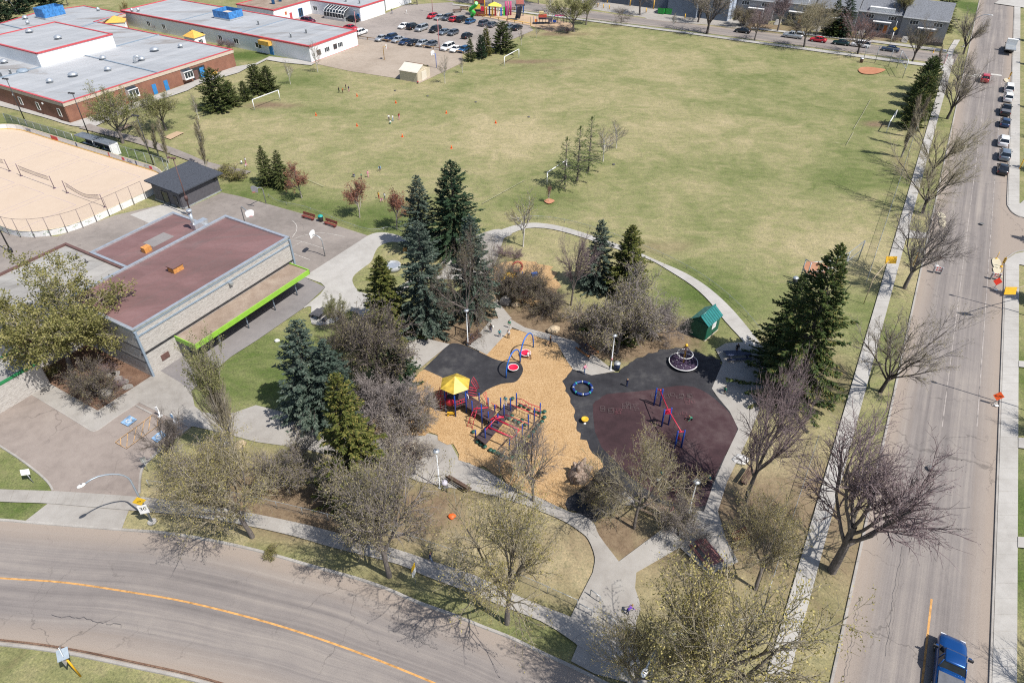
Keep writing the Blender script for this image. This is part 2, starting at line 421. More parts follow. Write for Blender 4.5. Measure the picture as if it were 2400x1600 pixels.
# ------------------------------------------------------------------ sheets, strips and kerbs
LAYER = [0.004]
def nz():
    LAYER[0] += 0.004
    return LAYER[0]
def sheet(name, pts, mat, label=None, z=None):
    z = nz() if z is None else z
    m = MB(); tr = tessellate_polygon([[Vector((p.x, p.y, 0)) for p in pts]])
    fs = []
    for t in tr:
        a, b, c = [pts[i] for i in t]
        fs.append(t if ((b.x - a.x) * (c.y - a.y) - (b.y - a.y) * (c.x - a.x)) > 0 else (t[0], t[2], t[1]))
    m.add([(p.x, p.y, z) for p in pts], fs)
    o = m.build(name, mat)
    return tag(o, label, None, kind='structure')
def strip(name, Lp, Rp, mat, label=None, z=None):
    """road strip between two edge lines with the same number of points; UV = metres across / along"""
    z = nz() if z is None else z
    n = len(Lp); K = 10; vs = []; uv = []; d = 0
    for i in range(n):
        if i: d += ((Lp[i] - Lp[i - 1]).length + (Rp[i] - Rp[i - 1]).length) / 2
        w = (Rp[i] - Lp[i]).length
        for k in range(K + 1):
            p = Lp[i].lerp(Rp[i], k / K); vs.append((p.x, p.y, z)); uv.append((w * k / K, d))
    fs = []
    for i in range(n - 1):
        for k in range(K):
            a = i * (K + 1) + k
            fs.append((a, a + 1, a + K + 2, a + K + 1))
    p0, p1, p2 = [Vector(vs[j]) for j in fs[0][:3]]
    if (p1 - p0).cross(p2 - p0).z < 0: fs = [tuple(reversed(f)) for f in fs]
    m = MB(); m.add(vs, fs); me = m.mesh(name, mat)
    ul = me.uv_layers.new(name='UVMap')
    for lp in me.loops: ul.data[lp.index].uv = uv[lp.vertex_index]
    at = me.attributes.new('edge', 'FLOAT', 'POINT')
    for i in range(len(vs)): at.data[i].value = min(i % (K + 1), K - i % (K + 1)) / K
    return tag(link(name, me), label, None, kind='structure')
def ribbon(name, pts, w, mat, z=None, label=None, kind='structure', parent=None, h=0.0):
    """flat painted line or raised kerb along pts"""
    z = nz() if z is None else z
    n = len(pts); Lp = []; Rp = []
    for i in range(n):
        d = (pts[min(i + 1, n - 1)] - pts[max(i - 1, 0)]); d.z = 0; d.normalize()
        s = Vector((-d.y, d.x, 0)) * w / 2
        Lp.append(pts[i] + s); Rp.append(pts[i] - s)
    m = MB(); vs = []; fs = []
    if h == 0:
        for a, b in zip(Lp, Rp): vs += [(a.x, a.y, z), (b.x, b.y, z)]
        for i in range(n - 1): fs.append((2 * i + 1, 2 * i + 3, 2 * i + 2, 2 * i))
    else:
        for a, b in zip(Lp, Rp):
            c = (a + b) / 2; a2 = a.lerp(b, .12); b2 = b.lerp(a, .12)
            vs += [(a.x, a.y, 0), (a2.x, a2.y, h), (b2.x, b2.y, h), (b.x, b.y, 0)]
        for i in range(n - 1):
            for k in range(3): fs.append((4 * i + k + 1, 4 * i + k, 4 * i + 4 + k, 4 * i + 5 + k))
        fs += [(0, 1, 2, 3), (4 * n - 1, 4 * n - 2, 4 * n - 3, 4 * n - 4)]
    m.add(vs, fs)
    o = m.build(name, mat, parent)
    if parent is None: tag(o, label, None, kind=kind)
    return o
def resample(pts, n):
    d = [0]
    for a, b in zip(pts, pts[1:]): d.append(d[-1] + (b - a).length)
    out = []; j = 0
    for k in range(n):
        t = d[-1] * k / (n - 1)
        while j < len(d) - 2 and d[j + 1] < t: j += 1
        f = (t - d[j]) / max(1e-6, d[j + 1] - d[j]); out.append(pts[j].lerp(pts[j + 1], f))
    return out
def kerb(name, pts, label=None, w=0.22, h=0.13): return ribbon(name, pts, w, KERBM, 0, label, h=h)
def slabs(parent, Lp, Rp, step, z, mat, gap=0.025):
    """single paving slabs between two edge lines"""
    n = max(2, int(sum((b - a).length for a, b in zip(Lp, Lp[1:])) / step))
    A, B = resample(Lp, n + 1), resample(Rp, n + 1)
    for i in range(n):
        f = gap / step
        q = [A[i].lerp(A[i + 1], f), A[i].lerp(A[i + 1], 1 - f), B[i].lerp(B[i + 1], 1 - f), B[i].lerp(B[i + 1], f)]
        dz = random.uniform(0, 0.008)
        m = MB(); m.prism([(p.x, p.y) for p in q], z, z + 0.02 + dz); m.build('slab', mat, parent)
random.seed(4)

def rough(pts, amp=.22, step=.7):
    L = sum((b - a).length for a, b in zip(pts, pts[1:] + pts[:1])); q = resample(pts + pts[:1], max(8, int(L / step)))[:-1]
    return [p + Vector((random.gauss(0, amp), random.gauss(0, amp), 0)) for p in q]
# sheets under everything else first
# curved road
RN = smooth(PX([(-700, 1190), (-350, 1196), (0, 1218), (59, 1223), (286, 1241), (383, 1248), (485, 1264), (600, 1289), (728, 1325), (830, 1353), (906, 1379), (983, 1412), (1059, 1439), (1136, 1470), (1200, 1495), (1277, 1532), (1353, 1567), (1419, 1600), (1620, 1705), (1800, 1830)]), 4)
RS = smooth(PX([(-700, 1440), (-350, 1478), (0, 1509), (153, 1529), (306, 1560), (459, 1594), (600, 1640), (780, 1720), (1000, 1840), (1200, 2000)]), 4)
strip('road', resample(RN, 70), resample(RS, 70), ASPH, 'grey curved road at the park corner')
RC = smooth(PX([(-700, 1312), (-350, 1330), (0, 1354), (153, 1364.5), (306, 1387), (434, 1409), (600, 1450), (728, 1489), (855, 1534), (983, 1585), (1080, 1628), (1250, 1710)]), 4)
ribbon('road_marking', RC, 0.17, YLINE, label='solid yellow centre line of the curved road')
# avenue
vv = [2300, 1900, 1600, 1400, 1200, 1050, 900, 800, 700, 600, 500, 400, 300, 220, 150, 90, 40, 0, -60, -130, -200]
strip('avenue', [avenue(.2172, v) for v in vv], [avenue(.0362, v) for v in vv], ASPH, 'wide straight grey avenue along the field')
sheet('side_street', PX([(2352, 478), (2364, 484), (2375, 502), (2400, 512), (2600, 530), (2600, 580), (2400, 586), (2379, 590), (2361, 604), (2353, 616)]), ASPH, 'side street joining the avenue')
ribbon('lane_marking', [avenue(.1135, v) for v in (1980, 1800, 1600, 1500, 1420, 1403)], 0.17, YLINE, label='yellow centre line near the blue pickup')
FAINT = M('worn_lane_paint', (.285, .255, .235), .9, .25, .8)
for k, w_ in ((.128, .12), (.072, .12)):
    ribbon('lane_marking', [avenue(k, v) for v in (1000, 900, 800, 700, 600, 500, 400, 300, 200, 100)], w_, FAINT, label='worn pale lane line %s of the avenue' % ('left' if k > .1 else 'right'))
for u in (2274, 2294, 2335):
    c = P(u, 176 - (u - 2335) * .03); m = MB(); m.box((c.x, c.y, 0.034), (1.1, 2.4, 0.004), A60); tag(m.build('crosswalk_bar', WLINE), 'pale crosswalk bar across the avenue, %s' % {2274: 'leftmost', 2294: 'beside the red car', 2335: 'right of the red car'}[u], None, kind='structure')
# far street
fs_s = PX([(700, -42), (900, -17), (1080, 6), (1200, 22), (1378, 45), (1582, 68.5), (1800, 98), (2055, 130), (2235, 153)])
fs_n = PX([(700, -70), (900, -44), (1080, -18), (1200, -1), (1381, 27), (1608, 55), (1800, 78), (2055, 107), (2246, 129)])
strip('far_street', fs_s, fs_n, ASPH, 'street beyond the field in front of the row houses')
sheet('delivery_apron', PX([(1345, 2), (1381, 27), (1516, 45), (1524, 46), (1608, 55), (1660, 59), (1745, 68), (1760, 52), (1600, 30), (1480, 10), (1400, -12)]), CONC, 'pale concrete apron in front of the blue warehouse')
sheet('boulevard_grass', PX([(1385, 22), (1512, 42), (1517, 45), (1384, 26)]), GRASS, 'thin grass strip before the warehouse apron')
# school lot, tan court
sheet('parking_lot', PX([(640, 36), (735, 31), (847, 51), (890, 38), (950, 12), (1060, 6), (1110, 36), (1242, 61), (1250, 72), (1201, 93), (1150, 118), (1085, 127), (837, 91), (820, 70), (640, 60)]), SCHOOLASPH, 'school car park of grey asphalt')
sheet('school_playground', PX([(731, 148), (837, 91), (1085, 127), (1080, 150), (983, 196), (934, 185), (822, 168), (743, 151)]), TANASPH, 'tan asphalt court beside the white school wing')
sheet('school_play_surface', PX([(1098, 33), (1120, 22), (1200, 30), (1280, 42), (1345, 56), (1340, 70), (1290, 76), (1242, 61)]), SANDPIT, 'sandy play area beside the car park')
# asphalt behind the hall / rink
sheet('court', PX([(520, 452), (560, 460), (600, 471), (710, 502), (791, 530), (863, 553), (712, 650), (640, 700), (350, 780), (0, 760), (-200, 720), (-200, 520), (0, 545), (134, 555), (270, 505), (380, 480), (431, 492)]), ASPH3, 'grey asphalt basketball court behind the hall')
sheet('apron', PX([(305, 504), (388, 478), (431, 494), (452, 500), (402, 505), (355, 526)]), CONC2, 'pale concrete apron at the dark shed')
# rink
rA = Vector((-60.6, 117.6, 0)); rd = Vector((math.cos(R(150.7)), math.sin(R(150.7)), 0)); rn = Vector((-math.sin(R(150.7)), math.cos(R(150.7)), 0)) * -1
rn = Vector((-0.489, -0.872, 0)); RKL, RKW, RKR = 58.0, 27.6, 8.5
def rink_line(off=0.0, n=9):
    pts = []
    for (cx, cy, a0) in ((RKR, RKR, 180), (RKL - RKR, RKR, 270), (RKL - RKR, RKW - RKR, 0), (RKR, RKW - RKR, 90)):
        for k in range(n + 1):
            t = R(a0 + 90 * k / n); pts.append(rA + rd * (cx + (RKR - off) * math.cos(t)) + rn * (cy + (RKR - off) * math.sin(t)))
    return pts
sheet('rink_floor', rink_line(0.1), RINKM, 'sand coloured rink floor inside the boards')
def rk(s, t, z=0.0): p = rA + rd * s + rn * t; p.z = z; return p
zl = nz()
for s0 in (8.5, 17.5, 26.5, 35.5):
    for t0 in (3.0, 16.0):
        q = [rk(s0, t0), rk(s0 + 7.6, t0), rk(s0 + 7.6, t0 + 10.5), rk(s0, t0 + 10.5), rk(s0, t0)]
        ribbon('court_line', q, 0.06, PURPLE, zl, label='faint purple volleyball court outline on the rink floor')
# court lines
zc = nz()
ribbon('court_line', smooth(PX([(684, 517), (692, 524), (696, 533), (694, 544), (685, 557)]), 5), 0.07, WLINE, zc, label='white arc on the basketball court near the hall corner')
ribbon('court_line', smooth(PX([(690, 560), (715, 552), (745, 547), (775, 549), (808, 556)]), 5), 0.07, WLINE, zc, label='white three point arc on the basketball court')
ribbon('court_line', PX([(686, 564), (705, 566), (762, 584)]), 0.07, WLINE, zc, label='white key line on the basketball court')
ribbon('court_line', PX([(690, 596), (727, 610)]), 0.07, WLINE, zc, label='short white line on the court beside the hall corner')
ribbon('court_line', PX([(688, 578), (708, 567)]), 0.07, WLINE, zc, label='short white diagonal line on the court')
# hall lot
sheet('car_park', PX([(-300, 700), (0, 882), (122, 953), (212, 1008), (230, 1008), (327, 943), (446, 1001), (393, 1040), (365, 1065), (337, 1093), (329, 1119), (327, 1156), (322, 1166), (122, 1153), (112, 1129), (77, 1098), (0, 1045), (-300, 860)]), ASPH2, 'pinkish asphalt lot in front of the hall')
sheet('driveway', PX([(122, 1152), (322, 1165), (301, 1200), (286, 1240), (170, 1232), (59, 1222), (112, 1181)]), CONC, 'concrete driveway crossing the sidewalk')
PLAZA = PX([(-60, 790), (40, 828), (77, 877), (230, 963), (355, 882), (390, 855), (423, 880), (449, 917), (457, 953), (474, 966), (510, 972), (548, 968), (600, 950), (660, 965), (740, 1000), (800, 1020), (860, 1035), (957, 1022), (998, 1016), (1021, 1022), (1054, 1040), (1074, 1078), (1104, 1096), (1070, 1146), (983, 1129), (930, 1110), (860, 1075), (780, 1068), (700, 1050), (600, 1036), (540, 1020), (485, 1007), (454, 1000), (446, 1001), (327, 943), (230, 1008), (212, 1008), (122, 953), (0, 882), (-60, 850)])
sheet('plaza', PLAZA, CONC, 'concrete walk from the hall to the playground')
sheet('planting_bed', (PX([(77, 877), (230, 963), (355, 882), (300, 800), (150, 780)])), MULCH, 'bark mulch bed at the hall corner')
sheet('grey_walk', PX([(712, 650), (763, 674), (710, 724), (600, 800), (543, 836), (500, 872), (449, 917), (423, 897), (375, 869), (360, 850), (420, 800), (690, 640)]), GREYWALK, 'grey asphalt walk under the hall canopy')
# north plaza and island
sheet('north_plaza', smooth(PX([(863, 553), (880, 547), (901, 546), (932, 552), (960, 562), (1010, 572), (1060, 570), (1100, 560), (1138, 545), (1170, 538), (1200, 550), (1176, 563), (1169, 599), (1150, 640), (1142, 655), (1128, 648), (1100, 660), (1040, 655), (980, 660), (940, 690), (900, 745), (880, 770), (862, 765), (845, 742), (819, 730), (784, 757), (731, 760), (730, 719), (712, 722), (763, 674), (712, 650)]), 3), CONC2, 'pale concrete plaza north of the hall')
sheet('lawn_island', smooth(PX([(1000, 578), (955, 573), (919, 568), (893, 576), (881, 589), (870, 614), (850, 630), (830, 647), (827, 663), (842, 683), (880, 692), (930, 676), (965, 655), (1005, 640), (1040, 610), (1030, 588)]), 4, True), GRASS, 'kidney shaped grass island with a round planter')
# loop path
LU = smooth(PX([(1160, 545), (1200, 531), (1238, 524), (1276, 525), (1328, 535), (1386, 553), (1437, 570), (1490, 590), (1544, 614), (1598, 637), (1646, 665), (1685, 696), (1723, 734), (1769, 790), (1800, 835), (1815, 870)]), 4)
LL = smooth(PX([(1160, 562), (1200, 548), (1233, 536), (1277, 536), (1322, 545), (1384, 564), (1430, 580), (1478, 594), (1529, 613), (1570, 637), (1621, 670), (1659, 704), (1700, 755), (1743, 803), (1762, 845), (1770, 875)]), 4)
pth = sheet('loop_path', LU + list(reversed(LL)), CONC2, 'pale concrete path curving around the playground')
slabs(pth, resample(LU, 60), resample(LL, 60), 1.55, LAYER[0], CONC2)
sheet('path', PX([(1135, 545), (1181, 560), (1167, 602), (1142, 651), (1150, 680), (1178, 722), (1200, 748), (1170, 752), (1150, 700), (1120, 655)]), CONC, 'concrete path past the far play structure')
# playground surfaces
sheet('wood_chip_surface', rough(smooth(PX([(1201, 769), (1250, 788), (1306, 806), (1327, 845), (1345, 872), (1345, 958), (1360, 1004), (1370, 1024), (1405, 1073), (1430, 1100), (1400, 1140), (1350, 1180), (1322, 1190), (1251, 1164), (1200, 1144), (1148, 1111), (1100, 1090), (1072, 1078), (1052, 1040), (1021, 1024), (998, 1018), (957, 1024), (940, 1000), (936, 960), (944, 920), (975, 880), (993, 866), (1060, 840), (1138, 820), (1175, 794)]), 3)), CHIPS, 'golden wood chip playground surface')
sheet('far_chip_surface', rough(smooth(PX([(1140, 645), (1165, 622), (1205, 612), (1265, 616), (1300, 632), (1312, 665), (1306, 692), (1270, 715), (1200, 705), (1160, 685)]), 4, True), .35), CHIPS, 'wood chips around the far play structure')
sheet('rubber_surface', smooth(PX([(993, 866), (1022, 838), (1054, 808), (1080, 808), (1110, 820), (1138, 833), (1160, 843), (1185, 849), (1216, 850), (1226, 867), (1219, 885), (1206, 897), (1175, 901), (1141, 915), (1120, 930), (1080, 925), (1035, 885)]), 3), BLACKR, 'black rubber play surface behind the yellow roofed tower')
BL = PX([(1320, 894), (1343, 866), (1389, 880), (1442, 873), (1468, 855), (1506, 836), (1557, 819), (1588, 815), (1621, 823), (1654, 836), (1685, 843), (1692, 859), (1668, 912), (1680, 930), (1710, 966), (1731, 1007), (1700, 1070), (1672, 1134), (1649, 1199), (1560, 1195), (1500, 1165), (1460, 1175), (1417, 1210), (1391, 1226), (1358, 1206), (1322, 1189), (1343, 1162), (1379, 1132), (1417, 1093), (1399, 1073), (1363, 1024), (1348, 1004), (1345, 958), (1333, 928)])
sheet('rubber_surface', rough(BL, .12, .6), BLACKR, 'black rubber play surface around the rope spinner')
sheet('maroon_surface', smooth(PX([(1394, 1012), (1389, 950), (1404, 938), (1422, 925), (1480, 920), (1531, 914), (1583, 906), (1625, 908), (1660, 925), (1688, 948), (1708, 968), (1728, 1007), (1698, 1070), (1670, 1130), (1652, 1185), (1600, 1188), (1540, 1165), (1480, 1120), (1440, 1080), (1410, 1050)]), 2), MAROON, 'maroon rubber play surface with chalk drawings')
sheet('path', PX([(1150, 750), (1189, 745), (1230, 769), (1291, 785), (1345, 800), (1403, 842), (1442, 872), (1386, 881), (1343, 867), (1327, 845), (1306, 806), (1250, 788), (1201, 769), (1175, 796), (1141, 833), (1099, 812), (1122, 785)]), CONC, 'concrete walk along the wood chips under the lamp')
sheet('picnic_pad', PX([(983, 866), (1054, 808), (1000, 795), (960, 800), (930, 850)]), CONC, 'concrete pad by the black rubber surface')
# south path
sheet('south_path', smooth(PX([(1060, 1075), (1100, 1088), (1148, 1109), (1200, 1142), (1251, 1162), (1333, 1200), (1358, 1205), (1391, 1226), (1404, 1256), (1450, 1317)]), 3) + smooth(PX([(1552, 1241), (1552, 1215), (1600, 1196), (1649, 1200)]), 2) + PX([(1672, 1134), (1700, 1070), (1730, 1007), (1710, 966), (1680, 930), (1668, 912), (1693, 852), (1677, 820), (1700, 806), (1745, 803), (1775, 850), (1790, 900), (1780, 960), (1756, 1022), (1703, 1132), (1682, 1200), (1700, 1262), (1730, 1318), (1660, 1348), (1593, 1284), (1545, 1312), (1491, 1343), (1488, 1379), (1498, 1409), (1501, 1430), (1491, 1455), (1488, 1500), (1500, 1560), (1530, 1640), (1470, 1600), (1394, 1580), (1338, 1550), (1353, 1514), (1320, 1470), (1338, 1445), (1363, 1394)]) + smooth(PX([(1389, 1343), (1394, 1307), (1379, 1266), (1358, 1246), (1322, 1223), (1269, 1200), (1190, 1172), (1110, 1152), (1040, 1135)]), 3), CONC, 'concrete path crossing at the park entrance')
# sidewalks
SN = smooth(PX([(-500, 1130), (-200, 1138), (0, 1148), (122, 1152), (220, 1158), (342, 1167), (383, 1172), (510, 1190), (600, 1206), (710, 1229), (804, 1254), (932, 1289), (1008, 1315), (1110, 1348), (1200, 1391), (1277, 1424), (1338, 1447), (1400, 1490), (1470, 1545), (1560, 1640)]), 4)
SS = smooth(PX([(-500, 1157), (-200, 1166), (0, 1177), (112, 1181), (220, 1190), (350, 1201), (400, 1206), (485, 1217), (600, 1237), (702, 1261), (779, 1284), (932, 1323), (995, 1350), (1085, 1384), (1179, 1422), (1277, 1461), (1353, 1512), (1399, 1545), (1455, 1585), (1520, 1660)]), 4)
sw = sheet('sidewalk', SN + list(reversed(SS)), CONC, 'sidewalk along the curved road')
slabs(sw, resample(SN, 90), resample(SS, 90), 1.6, LAYER[0], CONC)
for kl, kr, nm in ((.294, .2675, 'sidewalk between the park fence and the boulevard elms'), (.0345, .0062, 'sidewalk on the far right side of the avenue')):
    va = [1700, 1400, 1200, 1000, 800, 600, 420, 300, 200, 140] if kl > .1 else [1700, 1500, 1300, 1100, 900, 750, 622]
    sw = strip('sidewalk', [avenue(kl, v) for v in va], [avenue(kr, v) for v in va], CONC2, nm)
    slabs(sw, [avenue(kl, v) for v in va], [avenue(kr, v) for v in va], 1.7, LAYER[0], CONC2)
    if kl < .1:
        va = [482, 400, 300, 200, 100, 0, -80]
        sw = strip('sidewalk', [avenue(kl, v) for v in va], [avenue(kr, v) for v in va], CONC2, 'upper sidewalk right of the parked vehicles')
        slabs(sw, [avenue(kl, v) for v in va], [avenue(kr, v) for v in va], 1.7, LAYER[0], CONC2)
sheet('sidewalk', PX([(2353, 622), (2361, 608), (2379, 596), (2400, 592), (2480, 588), (2480, 640), (2391, 622)]), CONC2, 'rounded sidewalk corner right of the cream kerb islands')
sheet('sidewalk', PX([(2360, 483), (2368, 494), (2378, 504), (2400, 512), (2400, 470), (2391, 478)]), CONC2, 'sidewalk corner at the side street')
strip('sidewalk', PX([(1060, 13), (1225, 31.5), (1274, 38), (1376, 51), (1582, 77), (1800, 107), (2000, 134), (2177, 158), (2206, 163)]), PX([(1060, 10), (1225, 28), (1274, 34.5), (1376, 47.5), (1582, 72.5), (1800, 102), (2000, 128), (2180, 152), (2209, 156)]), CONC2, 'sidewalk on the field side of the far street')
strip('sidewalk', PX([(1760, 69), (1900, 85), (2055, 102), (2218, 124)]), PX([(1760, 65), (1900, 81), (2055, 97), (2220, 118)]), CONC2, 'sidewalk before the row houses')
strip('sidewalk', PX([(2206, 168), (2222, 118), (2236, 95)]), PX([(2222, 165), (2236, 118), (2250, 95)]), CONC2, 'short sidewalk ramp at the street corner')
sheet('crossing_pad', PX([(2122, 540), (2170, 548), (2176, 540), (2170, 560), (2116, 560)]), CONC2, 'concrete strip from sidewalk to avenue kerb')
strip('sidewalk', smooth(PX([(-60, 237), (0, 250), (100, 276), (166, 296), (210, 300)]), 3), smooth(PX([(-60, 224), (0, 238), (100, 264), (166, 290), (240, 276)]), 3), CONC2, 'concrete walk below the brick school wall')
sheet('sidewalk', PX([(166, 290), (330, 238), (445, 196), (480, 180), (553, 158), (600, 150), (560, 172), (470, 198), (440, 214), (345, 246), (300, 262), (215, 302)]), CONC2, 'concrete walk in front of the brick school entrance')
sheet('sidewalk', PX([(600, 150), (632, 134), (700, 142), (738, 150), (730, 155), (660, 148), (625, 142), (590, 160)]), CONC2, 'narrow concrete walk at the white school wing')
strip('path', smooth(PX([(185, 302), (240, 316), (300, 332), (360, 350), (420, 370), (480, 392), (560, 418)]), 4), smooth(PX([(210, 292), (255, 306), (320, 322), (390, 343), (440, 362), (490, 382), (590, 404)]), 4), ASPH3, 'asphalt path between school lawn and rink')
sheet('sand_pit', PX([(384, 323), (415, 310), (432, 313), (400, 329)]), SANDPIT, 'small pale sand pit by the asphalt path')
sheet('sand_pit', PX([(272, 304), (300, 293), (312, 296), (285, 308)]), SANDPIT, 'small pale sand pit behind the bare school tree')
sheet('clay_pad', smooth(PX([(2011, 166), (2018, 160), (2035, 159), (2052, 161), (2075, 165), (2060, 173), (2042, 176), (2020, 174)]), 4, True), CLAY, 'red clay batting circle at the far backstop')
sheet('clay_pad', smooth(PX([(1884, 630), (1893, 615), (1915, 618), (1940, 626), (1935, 645), (1900, 650)]), 4, True), CLAY, 'red clay batting pad at the near backstop')
sheet('mulch_ring', smooth(PX([(1275, 473), (1287, 468), (1300, 473), (1287, 480)]), 5, True), CLAY, 'red mulch ring round the sapling')
# side walks on the right lawn
for v0, v1 in ((848, 862), (1028, 1052), (1260, 1285)):
    sheet('house_walk', [avenue(.0062, v0), P(2480, v0 + 8), P(2480, v1 + 10), avenue(.0062, v1)], CONC2, 'concrete house walk joining the right sidewalk %s' % {848: 'by the slow sign', 1028: 'mid way', 1260: 'above the pickup'}[v0])
sheet('house_pad', PX([(2330, 10), (2340, 3), (2400, 0), (2400, 20)]), CONC2, 'pale driveway at the top right')
# parking lot paint
zp = nz()
par = ribbon('lot_marking', PX([(272, 1039), (298, 1054), (384, 991), (359, 975), (272, 1039)]), 0.085, OLINE, zp, label='orange hatched no parking box')
for a, b in (((284, 1031), (285, 1046)), ((301, 1017), (299, 1050)), ((322, 1002), (315, 1038)), ((340, 990), (332, 1025)), ((354, 980), (350, 1010)), ((372, 983), (370, 1000))):
    ribbon('stripe', PX([a, b]), 0.08, OLINE, zp, parent=par)
for q, nm in (([(284, 993), (305, 976), (323, 986), (302, 1002)], 'left'), ([(356, 1030), (378, 1012), (393, 1022), (370, 1040)], 'right')):
    sheet('accessible_bay_marking', PX(q), BLUEPAINT, 'blue painted accessible parking square, %s of the hatched box' % nm, zp)
    c = sum(PX(q), Vector()) / 4; m = MB()
    m.ring_torus((c.x, c.y, zp + .004), 0.3, 0.05, 14, 4, arc=(R(120), R(400))); m.box((c.x + .1, c.y + .35, zp + .006), (.1, .55, .005), R(20)); m.box((c.x - .1, c.y + .1, zp + .006), (.4, .09, .005), R(20))
    tag(m.build('accessible_symbol', WLINE), 'white wheelchair symbol on the %s blue square' % nm, None, kind='structure')
# kerbs, gutter grime, faint field lines
ribbon('gutter_grime', [p.lerp(q, .022) for p, q in zip(resample(RS, 60), resample(RN, 60))], .16, MULCH, label='dark grit line along the lower kerb')
FLD = M('faint_field_chalk', (.30, .29, .19), .9, .25, 1.2)
for q in ([(2040, 235), (2022, 268), (2000, 305)], [(1955, 336), (1983, 342), (2000, 312)], [(1130, 480), (1230, 425)], [(690, 410), (760, 440)]): ribbon('field_line', PX(q), .10, FLD, label='faint chalk line on the grass at row %d of the field' % q[0][1])
kerb('kerb', RN, 'kerb on the park side of the curved road', 0.3, 0.12); kerb('kerb', RS, 'kerb on the lower side of the curved road', 0.3, 0.14)
kerb('kerb', [avenue(.2172, v) for v in vv], 'kerb on the park side of the avenue', 0.28, 0.13)
kerb('kerb', [avenue(.0362, v) for v in [2300, 1900, 1600, 1400, 1200, 1000, 800, 700, 618]] + smooth(PX([(2361, 604), (2379, 592), (2400, 588), (2470, 584)]), 3), 'right avenue kerb below the side street', 0.22, 0.15)
kerb('kerb', [avenue(.0362, v) for v in [-200, 0, 100, 200, 300, 400, 470]] + smooth(PX([(2361, 482), (2368, 494), (2378, 503), (2400, 511), (2470, 516)]), 3), 'right avenue kerb above the side street', 0.22, 0.15)
kerb('kerb', fs_s[2:], 'field side kerb of the far street'); kerb('kerb', fs_n[4:5] + PX([(1516, 45)]), 'short kerb before the warehouse'); kerb('kerb', PX([(1700, 65)]) + fs_n[6:], 'house side kerb of the far street')
kerb('kerb', smooth(PX([(125, 1149), (112, 1129), (77, 1098), (0, 1045), (-200, 930)]), 3), 'kerb on the left of the hall lot', 0.25)
kerb('kerb', smooth(PX([(327, 1156), (329, 1119), (337, 1093), (365, 1065), (393, 1040), (446, 1001)]), 3), 'curved kerb at the hall lot entrance', 0.25)
kerb('kerb', PX([(446, 1001), (327, 943)]), 'kerb at the head of the parking bays'); kerb('kerb', smooth(PX([(-200, 775), (0, 882), (122, 953), (200, 1001), (216, 1010), (232, 1007), (270, 980), (327, 943)]), 3), 'kerb of the sidewalk along the hall lot', 0.2, 0.12)
kerb('kerb', PX([(1098, 33), (1116, 39), (1242, 62)]), 'timber edge between car park and sandy play area')
kerb('kerb', PX([(1672, 912), (1710, 966), (1731, 1007), (1672, 1134), (1650, 1200)]), 'concrete edge of the maroon play surface', 0.15, 0.06)
kerb('kerb', PX([(957, 1022), (998, 1016), (1021, 1022), (1054, 1040), (1074, 1078), (1100, 1088), (1148, 1109)]), 'concrete edge between pad and wood chips', 0.25, 0.08)

# sealed cracks, patches and manholes
SEAL = M('crack_sealer', (.115, .102, .096), .7, .2); rc_ = random.Random(8)
def crack(pts, w, nm):
    q = resample([P(*p) for p in pts], 26); q = [p + Vector((rc_.gauss(0, .07), rc_.gauss(0, .07), 0)) for p in q]; ribbon('road_crack', q, w, SEAL, label=nm)
crack([(120, 1447), (165, 1449), (215, 1456), (250, 1464), (290, 1468)], .035, 'jagged crack in the lower lane of the curved road'); crack([(920, 1477), (985, 1505), (1030, 1525)], .03, 'long thin crack in the upper lane of the curved road')
crack([(2118, 1280), (2108, 1340), (2098, 1400), (2090, 1470), (2078, 1540)], .03, 'long crack in the left lane of the avenue'); crack([(2015, 1400), (2002, 1480), (1988, 1560), (1976, 1610)], .035, 'long crack beside the park kerb of the avenue')
for px, nm in (((2300, 527), 'manhole in the side street junction'), ((2180, 1100), 'manhole in the middle of the avenue')):
    c = P(*px); m = MB(); m.lathe([(.38, LAYER[0] + .006), (.38, LAYER[0] + .014), (.3, LAYER[0] + .014)], (c.x, c.y, 0), 18); tag(m.build('manhole', M('iron_cover', (.15, .145, .14), .6, .2)), nm, None, None, 'structure')
# ------------------------------------------------------------------ buildings
def brick_mat():
    m = bpy.data.materials.new('brown_brick'); nt, b = nodes_of(m)
    t = nt.nodes.new('ShaderNodeTexCoord')
    g = nt.nodes.new('ShaderNodeNewGeometry'); sx = nt.nodes.new('ShaderNodeSeparateXYZ'); nt.links.new(g.outputs['Position'], sx.inputs[0])
    s = math_n(nt, 'ADD', math_n(nt, 'MULTIPLY', sx.outputs[0], 1.2), math_n(nt, 'MULTIPLY', sx.outputs[1], 1.2))
    cx = nt.nodes.new('ShaderNodeCombineXYZ'); nt.links.new(s, cx.inputs[0]); nt.links.new(sx.outputs[2], cx.inputs[1])
    br = nt.nodes.new('ShaderNodeTexBrick'); br.inputs['Scale'].default_value = 3.2; br.inputs['Color1'].default_value = (.27, .115, .072, 1); br.inputs['Color2'].default_value = (.19, .082, .055, 1)
    br.inputs['Mortar'].default_value = (.30, .20, .15, 1); br.inputs['Mortar Size'].default_value = .012
    nt.links.new(cx.outputs[0], br.inputs['Vector'])
    c = mix_c(nt, 0.5, br.outputs['Color'], ramp(nt, noise(nt, g.outputs['Position'], .6, 5), None, [(.35, (.17, .075, .05)), (.65, (.30, .14, .09))]).outputs['Color'])
    nt.links.new(c, b.inputs['Base Color']); b.inputs['Roughness'].default_value = .9
    return m
BRICK = brick_mat()
